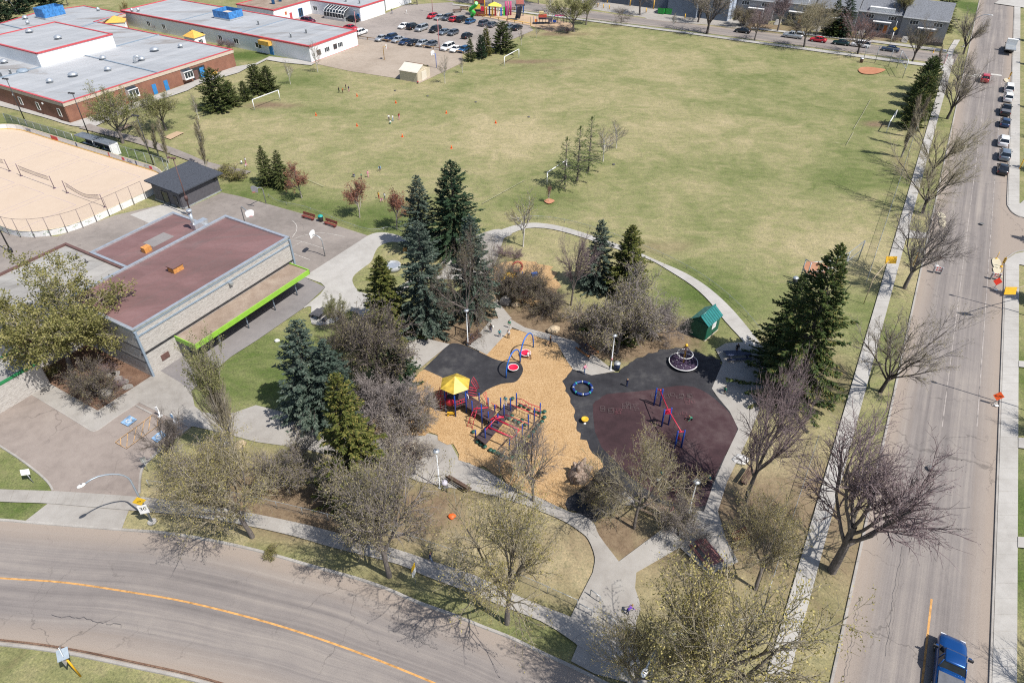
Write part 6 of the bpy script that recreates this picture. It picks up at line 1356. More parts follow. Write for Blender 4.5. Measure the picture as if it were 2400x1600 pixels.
o = plate(SL, (-.03, -.22, 3.45), .85, .85, f0, YSIGN, 0, True); m = MB(); m.box((0, -.03, 0), (.35, .02, .06)); m.build('arrow', BLK, o)
o = plate(SL, (-.03, -.22, 2.25), .85, 1.15, f0, WHITEM); text_on(o, '30', .62, (0, -.03, .08), (math.pi / 2, 0, 0))
t = thing('speed_sign', 'yellow and white thirty sign on the boulevard', 'sign', P(975, 1370)); m = MB(); m.tube((0, 0, 0), (0, 0, 2.9), .035, n=6); m.build('post', GALV, t)
o = plate(t, (0, -.06, 2.75), .62, .62, R(160), YSIGN); o = plate(t, (0, -.06, 2.05), .62, .75, R(160), WHITEM); text_on(o, '30', .45, (0, -.03, 0), (math.pi / 2, 0, 0))
t = thing('notice_sign', 'small white tilted sign on the lawn left of the driveway', 'sign', P(79, 1131)); m = MB(); m.tube((0, 0, 0), (-.35, .2, 1.3), .04, n=6); m.build('post', GALV, t); plate(t, (-.4, .22, 1.4), .85, .6, R(-80), WHITEM, R(-25))
t = thing('parking_sign', 'small grey sign at the lot kerb', 'sign', P(348, 1105)); m = MB(); m.tube((0, 0, 0), (0, 0, 1.9), .035, n=6); m.build('post', GALV, t); plate(t, (0, .06, 1.75), .5, .7, R(120), ALU)
t = thing('school_beacon', 'grey sign back and solar box on a yellow post', 'sign', P(189, 1584)); m = MB(); m.tube((0, 0, 0), (0, 0, 3.4), .075, n=8); m.build('post', YPOST, t)
plate(t, (0, -.12, 3.05), .75, .9, R(20), ALU); plate(t, (-.05, .1, 3.75), .8, .8, R(40), ALU, 0, True); m = MB(); m.box((.05, -.05, 3.6), (.8, .9, .05), .5, R(20)); m.build('solar_panel', M('solar_panel', (.28, .33, .38), .3, .08), t)
for px, nm in (((376, 975), 'white parking post sign at the head of the left bay'), ((411, 992), 'blue and white accessible parking post at the right bay')):
    t = thing('parking_post', nm, 'sign', P(*px)); m = MB(); m.lathe([(.28, 0), (.28, .1), (.08, .12), (.08, 1.5), (.02, 1.52)], n=12); m.build('post', WHITEM, t); plate(t, (0, -.1, 1.25), .35, .55, R(-110), BLUEPAINT if px[0] > 400 else WHITEM)
for a, b, nm in (((320, 952), (357, 971), 'left'), ((392, 989), (430, 1008), 'right')):
    A, B = P(*a), P(*b); d = B - A; c = (A + B) / 2; m = MB(); m.box((c.x, c.y, .085), (d.length, .2, .16), math.atan2(d.y, d.x)); tag(m.build('wheel_stop', KERBM), 'concrete wheel stop at the head of the %s bay' % nm, 'wheel stop', 'wheel stops')
# orange warning board hung over the sidewalk and its twin on the right
def gantry(base, tip, h, lb):
    t = thing('warning_board', lb, 'sign', base, 0, 'yellow boards on curved poles'); hd = tip - base; hd.z = 0
    pts = [Vector((0, 0, 0)), Vector((0, 0, h * .8))] + [Vector((hd.x * f, hd.y * f, h * .8 + h * .2 * math.sin(f * math.pi / 2))) for f in (.25, .5, .75, 1)]
    m = MB(); m.path(pts, .06, 6); m.build('pole', M('tan_pole', (.36, .29, .2), .6, .1), t); d = hd.normalized(); c = hd + d * .7 + Vector((0, 0, h - .1))
    m = MB(); m.box((0, 0, 0), (1.5, .1, 1.0)); o = m.build('board', YPOST, t); o.location = c; o.rotation_euler = (R(-20), 0, 0)
b_ = P(2024, 712); gantry(b_, P(2083, 615, 5.0), 5.2, 'orange warning board hanging over the avenue sidewalk'); b_ = avenue(.0062, 700) - E2 * 3; gantry(b_, P(2376, 680, 5.0), 5.2, 'mustard warning board at the right side sidewalk')
t = thing('marker_post', 'yellow post leaning at the boulevard elm', 'post', P(2140, 622)); m = MB(); m.tube((0, 0, 0), (0, 0, 2.2), .09, n=8); m.build('post', YPOST, t); plate(t, (.1, 0, 2.6), .7, .9, R(60), ALU)
t = thing('marker_post', 'yellow post with pale sign at the right sidewalk', 'post', P(2388, 398)); m = MB(); m.tube((0, 0, 0), (0, 0, 2.6), .09, n=8); m.build('post', YPOST, t); plate(t, (0, -.1, 2.9), .6, .9, R(-120), ALU)
# road works: cream kerb islands, barricades, diamonds
CREAM = paved('cream_kerb', (.40, .35, .24), (.50, .45, .33), (.56, .52, .40), 0, 0, .1)
for q, nm in (([(2324, 612), (2329, 606), (2338, 607), (2344, 614), (2345, 624), (2338, 630), (2328, 626)], 'upper cream kerb island at the side street'), ([(2326, 630), (2334, 628), (2344, 634), (2347, 646), (2348, 652), (2338, 650), (2330, 642)], 'lower cream kerb island at the side street'), ([(2195, 502), (2203, 499), (2213, 505), (2216, 512), (2206, 515), (2199, 510)], 'upper cream kerb island by the park boulevard'), ([(2200, 519), (2206, 517), (2215, 519), (2216, 527), (2212, 534), (2203, 530)], 'lower cream kerb island by the park boulevard'), ([(2352, 188), (2357, 185), (2362, 187), (2363, 192), (2357, 194)], 'small cream kerb island by the white truck')):
    m = MB(); m.prism([(p.x, p.y) for p in smooth(PX(q), 4, True)], .03, .17); tag(m.build('kerb_island', CREAM), nm, 'kerb island', 'cream kerb islands')
STRIPE = M('white_barricade', (.75, .73, .72), .6, .05)
def barricade(px, lb, face):
    t = thing('barricade', lb, 'barricade', P(*px), 0, 'road work barricades')
    for i, z in enumerate((.55, .95)):
        o = plate(t, (0, 0, z), 1.3, .28, face, STRIPE, 0, False, 'board')
        for k in range(4):
            m = MB(); m.box((-.48 + k * .32, -.03, 0), (.13, .012, .26), 0, 0, R(35)); m.build('stripe', RSIGN, o)
    for s in (-.5, .5):
        m = MB(); m.box((s * math.cos(face + math.pi / 2), s * math.sin(face + math.pi / 2), .55), (.08, .5, 1.1), face + math.pi / 2); m.build('leg', GALV, t)
barricade((2195, 640), 'red and white barricade by the park kerb', R(-110)); barricade((2330, 655), 'red and white barricade below the cream islands', R(-110))
def diamond(px, lb, mat, txt=None, sz=.85, face=R(-105)):
    t = thing('road_work_sign', lb, 'sign', P(*px), 0, 'road work diamonds'); m = MB()
    for a in (45, 135, 225, 315): m.tube((0, 0, .45), (.5 * math.cos(R(a)), .5 * math.sin(R(a)), .03), .03, n=5)
    m.build('stand', GALV, t); m = MB(); m.tube((0, 0, .4), (0, 0, 1.1), .035, n=6); m.build('post', GALV, t); o = plate(t, (0, 0, 1.35), sz, sz, face, mat, R(-10), True)
    if txt: text_on(o, txt, .30, (0, -.03, 0), (math.pi / 2, 0, 0))
    m = MB(); m.ball((.1, -.3, .14), .26, .18, .1); m.build('sandbag', WHITEM, t)
diamond((2329, 948), 'orange diamond sign reading slow beside the right kerb', OSIGN, 'SLOW'); diamond((2329, 678), 'red orange diamond sign below the cream islands', RSIGN); diamond((2192, 622), 'brown back of a diamond sign at the park kerb', BROWNV, None, .8, R(80))
for px, lb in (((2334, 608), 'slim yellow delineator on the upper island'), ((2346, 626), 'striped yellow delineator board between the islands'), ((2341, 648), 'slim yellow delineator on the lower island'), ((2364, 185), 'yellow delineator beside the white truck')):
    t = thing('delineator', lb, 'post', P(*px) + Vector((0, 0, .0)), 0, 'yellow delineators'); m = MB(); m.tube((0, 0, .17), (0, 0, 1.3), .045, n=6); m.lathe([(.2, 0), (.2, .2), (.05, .22)], n=10); m.build('post', YPOST, t)
    if 'board' in lb or 'truck' in lb:
        o = plate(t, (0, -.05, 1.2), .35, .95, R(-105), YPOST)
        for k in range(3): m = MB(); m.box((0, -.03, -.3 + k * .3), (.36, .012, .11), 0, 0, R(35)); m.build('stripe', BLK, o)
t = thing('street_sign', 'red and white pole at the far street corner', 'sign', P(2212, 152)); m = MB(); m.tube((0, 0, 0), (0, 0, 2.6), .07, n=6); m.build('post', REDT, t); plate(t, (0, 0, 2.6), .8, .4, R(-100), ALU)
t = thing('street_sign', 'yellow diamond and white pole before the red chairs', 'sign', P(2086, 104)); m = MB(); m.tube((0, 0, 0), (0, 0, 6.2), .06, n=6); m.build('post', GALV, t); plate(t, (0, -.1, 4.2), .9, .9, R(-100), YSIGN, 0, True); m = MB(); m.tube((0, 0, 1.4), (0, 0, 3.2), .11, n=8); m.build('sleeve', WHITEM, t)
t = thing('hydrant', 'yellow hydrant with blue cap at the far street', 'hydrant', P(2187, 124)); m = MB(); m.lathe([(.2, 0), (.18, .1), (.14, .15), (.14, .6), (.18, .62), (.12, .75), (.03, .82)], n=10); m.build('body', YPOST, t); m = MB(); m.tube((-.24, 0, .5), (.24, 0, .5), .07, n=8); m.build('nozzle', BLUEPAINT, t)
for px, lb in (((135, 20), 'round red and white school sign behind the brick wing'), ((96, 14), 'white sign behind the brick wing'),): pass
t = thing('school_sign', 'round red and white sign behind the brick wing', 'sign', P(44, 34)); m = MB(); m.tube((0, 0, 0), (-2.2, 1.0, 5.0), .09, n=6); m.build('post', GALV, t); o = plate(t, (-2.4, .9, 4.7), 1.5, 1.5, R(-60), WHITEM); m = MB(); m.lathe([(.5, -.04), (.5, .04)], n=16); k = m.build('ring', REDT, o); k.rotation_euler = (math.pi / 2, 0, 0)
# pink light poles of the car park
for px, h, lb in (((838, 88), 7.5, 'pink light pole at the white wing corner'), ((1030, 119), 8.6, 'pink light pole behind the parked car row'), ((1014, 30), 8, 'pink light pole behind the red car'), ((1190, 58), 9, 'pink light pole in the sandy play area')):
    t = thing('lot_light', lb, 'light pole', P(*px), 0, 'pink car park light poles'); m = MB(); m.tube((0, 0, 0), (0, 0, h), .10, .07, 8); m.build('pole', M('faded_pink_pole', (.50, .20, .20), .6, .08), t); m = MB(); m.box((.3, 0, h + .05), (.9, .35, .14)); m.build('lamp_head', GALV, t)
# ------------------------------------------------------------------ sports gear and park furniture
RED = M('red_steel', (.50, .02, .055), .4, .08); BLUE = M('blue_steel', (.012, .055, .30), .4, .08); SKYB = M('bright_blue_steel', (.02, .13, .50), .4, .06); YELL = M('yellow_plastic', (.68, .40, .03), .45, .08); DECK = M('dark_coated_deck', (.055, .038, .042), .7, .2, 4.0); GREENP = M('dark_green_plastic', (.02, .085, .06), .5, .15); REDP = M('bright_red_plastic', (.70, .015, .055), .35, .05)
WOODR = M('red_stained_wood', (.19, .045, .035), .7, .15, 3.0); WOODB = M('brown_stained_wood', (.10, .062, .045), .8, .2, 3.0); WOODO = M('orange_stained_wood', (.30, .13, .045), .8, .2, 3.0); TAN = M('weathered_wood', (.26, .19, .13), .85, .2, 3.0); TEALP = M('teal_bin_lid', (.015, .30, .27), .5, .1)
def goal(A, B, lb, h=2.4):
    t = thing('soccer_goal', lb, 'goal', (0, 0, 0), 0, 'white soccer goals'); A, B = P(*A), P(*B)
    for p in (A, B): m = MB(); m.tube((p.x, p.y, 0), (p.x, p.y, h), .09, n=8); m.build('post', WHITEM, t)
    m = MB(); m.tube((A.x, A.y, h), (B.x, B.y, h), .10, n=8); m.build('crossbar', WHITEM, t)
goal((597, 259), (657, 236), 'white soccer goal beside the school pines'); goal((1182, 156), (1216, 137), 'white soccer goal near the car park pines'); goal((1282, 433), (1327, 403), 'white soccer goal in front of the larches'); goal((2077, 312), (2094, 284), 'white soccer goal by the pine row')
def hoop(base, tip, h, lb, pm, gooseneck=True, white=True):
    t = thing('basketball_hoop', lb, 'basketball hoop', base, 0, 'basketball hoops'); d = tip - base; d.z = 0; L = d.length; d.normalize()
    if gooseneck: pts = [Vector((0, 0, 0)), Vector((0, 0, h - .9))] + [d * (L * (1 - math.cos(f * math.pi / 2))) + Vector((0, 0, h - .9 + .9 * math.sin(f * math.pi / 2))) for f in (.3, .6, .85, 1)]
    else: pts = [Vector((0, 0, 0)), Vector((0, 0, h)), d * L + Vector((0, 0, h))]
    m = MB(); m.path(pts, .085, 8); m.build('pole', pm, t); a = math.atan2(d.y, d.x)
    m = MB(); n = 16; pr = [(.72 * math.cos(R(180 * k / n)), .30 + .42 * math.sin(R(180 * k / n))) for k in range(n + 1)] + [(-.6, -.42), (.6, -.42)]
    vs = [(.0, x, z) for x, z in pr] + [(.06, x, z) for x, z in pr]; N = len(pr); m.add(vs, [tuple(range(N)), tuple(N + i for i in reversed(range(N)))] + [(i, N + i, N + (i + 1) % N, (i + 1) % N) for i in range(N)])
    o = m.build('backboard', WHITEM if white else ALU, t); o.location = d * (L + .12) + Vector((0, 0, h - .05)); o.rotation_euler = (0, 0, a)
    m = MB(); m.ring_torus((.35, 0, -.3), .23, .02, 14, 4); m.build('rim', RED, o); m = MB(); m.add([(.03 - .1, -.28, -.25), (.07, .28, -.25), (.07, .28, .15), (.07, -.28, .15)], [(0, 1, 2, 3)])
hoop(P(762, 601), P(734, 551, 3.5), 3.6, 'white fan backboard hoop nearest the concrete plaza', GALV); hoop(P(624, 478), P(598, 445, 3.5), 3.6, 'hoop with clear fan backboard by the young spruces', GALV, True, False); hoop(P(574, 522), P(585, 503, 3.4), 3.6, 'white fan backboard hoop behind the hall roof', GALV)
hoop(P(901, 141), P(904, 111, 3.3), 3.4, 'hoop on an orange post on the tan court', YELR, False); hoop(P(1023, 160), P(1015, 128, 3.3), 3.6, 'hoop on a blue post on the tan court', SKYB, False)
def bench(c, rz, L, lb, mat, legm=None, back=True, group=None):
    t = thing('bench', lb, 'bench', c, rz, group)
    for k in range(3): m = MB(); m.box((0, -.18 + k * .18, .46), (L, .15, .05)); m.build('seat_slat', mat, t)
    if back:
        for k in range(3): m = MB(); m.box((0, .32 + k * .03, .62 + k * .17), (L, .05, .14), 0, R(-10)); m.build('back_slat', mat, t)
    for s in (-L * .36, L * .36): m = MB(); m.box((s, 0, .22), (.09, .5, .44)); m.box((s, .34, .52), (.08, .07, 1.0)); m.build('leg', legm or mat, t)
    return t
def ang(a, b): A, B = P(*a), P(*b); return math.atan2((B - A).y, (B - A).x)
bench(P(723, 514), ang((709, 508), (736, 516)), 2.6, 'red slatted bench left of the teal bin', WOODR, group='red benches by the court'); bench(P(775, 530), ang((761, 524), (788, 533)), 2.6, 'red slatted bench right of the teal bin', WOODR, group='red benches by the court')
bench(P(1076, 1138), ang((1100, 1152), (1053, 1124)), 3.0, 'long brown bench beside the park lamp on the pad', WOODB, TAN); bench(P(1112, 800), ang((1100, 808), (1130, 786)), 2.6, 'bench with seated children near the bushy brown tree', WOODB)
bench(P(1752, 1122), ang((1740, 1136), (1766, 1098)), 2.4, 'dark bench beside the mauve budded tree', WOODB, group=None); bench(P(1735, 1262), ang((1722, 1268), (1750, 1256)), 1.8, 'small red brown bench above the picnic table', WOODR)
def picnic(c, rz, L, lb, mat, cat='picnic table', seat=None):
    t = thing('picnic_table', lb, cat, c, rz)
    for k in range(5): m = MB(); m.box((0, -.34 + k * .17, .74), (L, .15, .05)); m.build('top_plank', mat, t)
    for s in (-1, 1):
        for k in (0, 1): m = MB(); m.box((0, s * (.72 + k * .15), .44), (L, .13, .05)); m.build('seat_plank', seat or mat, t)
    for s in (-L * .34, L * .34): m = MB(); m.box((s, -.4, .36), (.09, .09, .82), 0, R(24)); m.box((s, .4, .36), (.09, .09, .82), 0, R(-24)); m.box((s, 0, .38), (.08, 1.5, .09)); m.build('leg_frame', mat, t)
    return t
picnic(P(1376, 826), ang((1357, 812), (1392, 838)) , 2.6, 'brown picnic table with orange seat on the concrete walk', WOODB, seat=WOODO); picnic(P(1727, 838), ang((1700, 838), (1755, 836)), 3.2, 'dark blue picnic table in the shade at the path end', M('navy_table', (.03, .04, .085), .6, .1)); picnic(P(1654, 1302), ang((1636, 1278), (1678, 1330)), 2.8, 'red brown picnic table on its own pad', M('faded_red_wood', (.26, .115, .105), .8, .15, 3.0)); picnic(P(1540, 1200), ang((1515, 1190), (1568, 1213)), 2.8, 'weathered wooden table below the olive tree', TAN); picnic(P(963, 1066), ang((958, 1045), (972, 1090)), 2.6, 'brown slatted table on the left of the concrete pad', WOODB)
# grey barbecue table on the pad
t = thing('concrete_table', 'dark grey block table with side blocks on the grey pad', 'table', P(753, 742), R(62)); GREYB = M('dark_stone', (.07, .068, .075), .7, .15, 3.0)
m = MB(); m.box((0, 0, .8), (2.1, 1.1, .12)); m.build('top', GREYB, t); m = MB(); m.box((0, 0, .37), (1.2, .6, .74)); m.build('pedestal', GREYB, t)
for s in (-1, 1): m = MB(); m.box((0, s * 1.1, .24), (1.7, .45, .48)); m.build('seat_block', GREYB, t)
# round planter, orange chair, bins, boulders
t = thing('round_planter', 'round pale concrete planter on the grass island', 'planter', P(921, 632)); m = MB(); m.lathe([(2.6, .004), (2.6, .06), (2.5, .07)], n=28); m.build('pad', CONC2, t); m = MB(); m.lathe([(1.15, .06), (1.25, .9), (1.05, .92), (1.0, .7)], n=24); m.build('bowl', M('grey_bowl', (.35, .36, .37), .8, .08), t); m = MB(); m.lathe([(1.02, .72), (1.0, .74)], n=24); m.build('cover', ALU, t)
t = thing('wooden_chair', 'orange wooden garden chair beside the blue green spruce', 'chair', P(950, 592), R(200)); m = MB(); m.box((0, 0, .4), (.7, .7, .06)); m.build('seat', OLINE, t); m = MB(); m.box((0, .36, .75), (.7, .06, .75), 0, R(-12)); m.build('backrest', OLINE, t)
for x in (-.3, .3):
    for y in (-.3, .3): m = MB(); m.box((x, y, .2), (.07, .07, .4)); m.build('leg', OLINE, t)
def bin_(px, lb, body, lid, r=.3, h=.85):
    t = thing('litter_bin', lb, 'bin', P(*px)); m = MB(); m.lathe([(r * .9, 0), (r, h * .9), (r * .95, h)], n=14); m.build('body', body, t); m = MB(); m.lathe([(r * 1.1, h), (r * 1.1, h + .06), (r * .7, h + .22), (.05, h + .25)], n=14); m.build('lid', lid, t)
bin_((753, 519), 'bin with teal dome lid between the red benches', DARKM, TEALP, .42, .95); bin_((1445, 866), 'dark blue bin beside the park lamp', M('navy_bin', (.02, .035, .09), .6, .15), GALV, .4, 1.0); bin_((1862, 664), 'dark bin at the near backstop', M('navy_bin2', (.03, .035, .06), .6, .15), ALU, .4, .9); bin_((2018, 147), 'dark bin beside the far backstop', BROWNV, ALU, .45, 1.0)
random.seed(7)
def boulder(px, r, lb, mat, flat=.7):
    m = MB(); m.ball((0, 0, 0), r, r * .85, r * flat, 9, 6); m.v = [(x * (1 + .16 * math.sin(3 * y / r + 1.3) * math.cos(2 * z / r)), y * (1 + .14 * math.sin(4 * x / r)), z) for x, y, z in m.v]; o = m.build('boulder', mat); o.location = P(*px) + Vector((0, 0, r * flat * .55)); o.rotation_euler = (0, 0, random.random() * 6); tag(o, lb, 'boulder', 'boulders')
STONE = M('grey_stone', (.23, .215, .20), .9, .2, 2.5); SAND = M('sandstone', (.42, .33, .22), .9, .15, 2.0)
boulder((250, 925), .85, 'brown boulder beside the leaning bare tree', STONE); boulder((523, 1046), .95, 'round grey boulder left of the poplar foot', M('grey_stone2', (.30, .29, .275), .9, .2, 2.5)); boulder((563, 1046), .7, 'pale boulder right of the poplar foot', SAND); boulder((1297, 776), .9, 'sandy boulder above the wood chips', SAND, .5); boulder((650, 800), .35, 'small white stone on the hall lawn', M('white_stone', (.6, .6, .58), .9, .1)); boulder((1148, 700), 1.1, 'big pale slab of the stone tunnel', SAND, .7); boulder((1185, 712), .9, 'darker block of the stone tunnel', STONE, .9); boulder((1208, 716), .7, 'low block right of the stone tunnel', SAND, .5); boulder((1735, 1078), .9, 'white stone fountain base by the mauve tree', M('white_stone2', (.55, .54, .52), .9, .1), .25); boulder((1465, 1172), 1.0, 'grey boulder at the corner of the black surface', STONE, .5)
for i, px in enumerate(((248, 872), (262, 880), (278, 888), (292, 896), (300, 908), (272, 876))):
    c = P(*px); m = MB(); m.prism([(c.x + .7 * math.cos(a) * random.uniform(.7, 1.1), c.y + .55 * math.sin(a) * random.uniform(.7, 1.1)) for a in np.linspace(0, 5.6, 7)], .04 + .004 * len(COL.objects) * 0, .16); tag(m.build('flagstone', STONE), 'grey flagstone in the mulch bed, ' + ('leftmost', 'second from the left', 'in the middle of the row', 'fourth along the row', 'lowest right', 'nearest the hall wall')[i], 'flagstone', 'flagstones in the mulch bed')
# backstops
def backstop(pts, h, lb):
    t = thing('backstop', lb, 'backstop', (0, 0, 0), 0, 'baseball backstops'); pp = PX(pts)
    for p in pp: m = MB(); m.tube((p.x, p.y, 0), (p.x, p.y, h), .085, n=6); m.build('post', GALV, t)
    for z in (h, h * .55): m = MB(); m.path([p + Vector((0, 0, z)) for p in pp], .06, 5); m.build('rail', GALV, t)
    m = MB(); m.add([p + Vector((0, 0, z)) for p in pp for z in (.1, h)], [(2 * i, 2 * i + 2, 2 * i + 3, 2 * i + 1) for i in range(len(pp) - 1)]); m.build('mesh', CHAIN, t)
    c = sum(pp, Vector()) / len(pp); return t
backstop([(2022, 145), (2050, 148), (2082, 155), (2101, 160), (2115, 184)], 4.4, 'tall chain link backstop at the far clay circle'); backstop([(1874, 657), (1886, 665), (1930, 660), (1975, 640), (2010, 612)], 3.6, 'chain link backstop behind the near clay pad')
# driftwood climbing stump
t = thing('driftwood_stump', 'big driftwood root sculpture on the wood chips', 'sculpture', P(1356, 1118)); DRIFT = bark_mat('driftwood', (.13, .07, .045), (.40, .33, .27)); random.seed(3)
for k in range(11):
    a = random.random() * 6.28; r = random.uniform(.2, 1.1); x, y = r * math.cos(a), r * math.sin(a); h = random.uniform(1.0, 2.6) * (1.1 - r * .35)
    m = MB(); m.path([(x * .6, y * .6, -.1), (x * .8, y * .8, h * .45), (x * 1.15 + random.uniform(-.2, .2), y * 1.15 + random.uniform(-.2, .2), h * .8), (x * 1.5, y * 1.5, h)], [.42, .38, .27, .07], 7); m.build('root', DRIFT, t)
m = MB(); m.lathe([(1.25, -.1), (1.1, .5), (.8, 1.1), (.5, 1.5), (.1, 1.7)], n=11); m.build('stump', DRIFT, t)
# ---- swing: blue double arch with two red dishes
def arch(a, b, h, r=.075):
    A, B = P(*a), P(*b); pts = []
    for k in range(13):
        f = k / 12; q = A.lerp(B, .5 - .5 * math.cos(math.pi * f) if True else f); pts.append(Vector((q.x, q.y, h * math.sin(math.pi * f) ** .75)))
    return pts
t = thing('dish_swing', 'blue double arch with two red dish seats', 'play equipment')
for a, b, h in (((1186, 887), (1219, 849), 3.0), ((1219, 851), (1250, 815), 3.3)): m = MB(); m.path(arch(a, b, h), .085, 8); m.build('arch', SKYB, t)
for px, z in (((1203, 862), .45), ((1232, 828), .45)):
    c = P(*px, z); m = MB(); m.lathe([(.1, -.16), (.45, -.10), (.62, .06), (.66, .12), (.60, .12), (.42, .0), (.05, -.06)], (c.x, c.y, z), 20); m.build('dish', REDP, t); m = MB(); m.ring_torus((c.x, c.y, z + .12), .64, .04, 22, 6); m.build('dish_rim', WHITEM, t); m = MB(); m.tube((c.x, c.y, 0), (c.x, c.y, z - .1), .06, n=6); m.build('stem', SKYB, t)
# blue ring seat
c = P(1365, 915); t = thing('ring_spinner', 'blue segmented ring seat on the black rubber', 'play equipment', c)
for k in range(8):
    m = MB(); m.ring_torus((0, 0, .42), 1.12, .16, 5, 8, None, (R(45 * k + 2), R(45 * k + 38))); m.build('segment', M('deep_blue_pad', (.008, .032, .17), .5, .1), t); a = R(45 * k + 42); m = MB(); m.ring_torus((0, 0, .42), 1.12, .17, 2, 8, None, (R(45 * k + 38), R(45 * k + 47))); m.build('joint', GALV if k % 2 else TEALP, t)
for a in (0, 120, 240): m = MB(); m.tube((1.1 * math.cos(R(a)), 1.1 * math.sin(R(a)), 0), (1.1 * math.cos(R(a)), 1.1 * math.sin(R(a)), .36), .06, n=6); m.build('leg', GALV, t)
# rope spinner with yellow mast
c = P(1600, 855); t = thing('rope_spinner', 'rope net carousel with yellow mast and white rings', 'play equipment', c)
m = MB(); m.lathe([(.12, 0), (.12, 3.0), (.17, 3.02), (.2, 3.15), (.12, 3.3), (.02, 3.32)], n=10); m.build('mast', YELL, t); m = MB(); m.ring_torus((0, 0, .55), 1.75, .055, 36, 6); m.build('lower_ring', WHITEM, t); m = MB(); m.ring_torus((.05, .05, 1.75), .95, .045, 30, 6); m.build('upper_ring', WHITEM, t)
ROPE = M('plum_rope', (.055, .035, .075), .8, .1)
m = MB()
for k in range(16):
    a = 2 * math.pi * k / 16; m.tube((1.75 * math.cos(a), 1.75 * math.sin(a), .55), (.95 * math.cos(a) + .05, .95 * math.sin(a) + .05, 1.75), .022, n=4); m.tube((.95 * math.cos(a), .95 * math.sin(a), 1.75), (.1 * math.cos(a), .1 * math.sin(a), 2.95), .02, n=4); m.tube((1.75 * math.cos(a), 1.75 * math.sin(a), .55), (.12 * math.cos(a), .12 * math.sin(a), .5), .022, n=4)
for r in (.45, .8, 1.15, 1.45): m.ring_torus((0, 0, .54), r, .022, 24, 4)
m.build('rope_net', ROPE, t); m = MB(); m.lathe([(1.7, .50), (1.7, .515), (.1, .50)], n=32); m.build('platform', M('plum_mat', (.045, .025, .055), .8, .2, 3.0), t)
for k in range(18):
    a = 2 * math.pi * k / 18; r = 1.3 if k % 2 else .8; m = MB(); m.ball((r * math.cos(a), r * math.sin(a), .55), .05, n=6, m=4); m.build('knot', WHITEM, t)
# ring trek: blue post pairs and red beams
t = thing('ring_trek', 'overhead red beam on paired blue posts with hanging rings', 'play equipment'); tops = []
for a, b in (((1532, 951), (1546, 953)), ((1550, 1001), (1566, 997)), ((1580, 1052), (1596, 1050))):
    A, B = P(*a), P(*b)
    for p in (A, B): m = MB(); m.lathe([(.1, 0), (.1, 2.75), (.03, 2.8)], (p.x, p.y, 0), 8); m.build('post', BLUE, t)
    m = MB(); m.tube((A.x, A.y, 2.6), (B.x, B.y, 2.6), .06, n=6); m.build('crossbar', RED, t); tops.append((A + B) / 2 + Vector((0, 0, 2.62)))
m = MB(); m.path(tops, .06, 6); m.build('beam', RED, t)
for i in (0, 1):
    for f in (.3, .55, .8):
        q = tops[i].lerp(tops[i + 1], f); m = MB(); m.tube(q, q - Vector((0, 0, .75)), .012, n=4); m.ring_torus(q - Vector((0, 0, .88)), .12, .025, 12, 5, (1, 0, 0)); m.build('hanging_ring', DARKM, t)
A = P(1566, 997); m = MB(); m.box((tops[1].x, tops[1].y, 2.2), (.7, .1, .5), R(5)); m.build('panel', RED, t)
# yellow toadstool seat
t = thing('spinner_cup', 'small yellow cup seat on the black rubber', 'play equipment', P(1370, 990)); m = MB(); m.lathe([(.1, 0), (.1, .3), (.36, .42), (.42, .62), (.34, .62), (.1, .5)], n=14); m.build('cup', YELL, t); m = MB(); m.box((0, -.3, .15), (.25, .2, .12)); m.build('foot', WHITEM, t)
# chalk drawings and litter flecks
zc = LAYER[0] + .006; random.seed(5)
CHW = M('white_chalk', (.12, .10, .098), .9, .3, 6.0); CHP = M('pink_chalk', (.15, .05, .06), .9, .3, 6.0)
def chalk(px, w, h, nm, mat, n):
    c = P(*px); m = MB()
    for k in range(n):
        x, y = random.uniform(-w, w), random.uniform(-h, h); s = random.uniform(.12, .3)
        q = [(c.x + x + dx * s, c.y + y + dy * s, zc) for dx, dy in ((-1, -1), (1, -.9), (.9, 1), (-1, .9))]
        for i in range(4):
            a, b = Vector(q[i]), Vector(q[(i + 1) % 4]); d = (b - a).normalized(); sd = Vector((-d.y, d.x, 0)) * .012; m.add([a - sd, b - sd, b + sd, a + sd], [(0, 1, 2, 3)])
    tag(m.build('chalk_drawing', mat), nm, None, None, 'structure')
chalk((1590, 932), 1.5, .3, 'white chalk row of squares on the maroon surface', CHW, 12); chalk((1540, 932), .5, .4, 'white chalk marks left of the blue posts', CHW, 5); chalk((1486, 960), .5, .7, 'white chalk figure on the maroon surface', CHW, 5); chalk((1466, 953), .3, .4, 'small white chalk flower', CHW, 4); chalk((1422, 962), .6, .4, 'faint white chalk scribble', CHW, 4); chalk((1450, 968), .5, .3, 'pink chalk letters on the maroon surface', CHP, 5); chalk((1598, 978), .8, .5, 'pink chalk scribble by the kneeling child', CHP, 6); chalk((1612, 945), .6, .3, 'pink chalk dashes near the shade', CHP, 4)
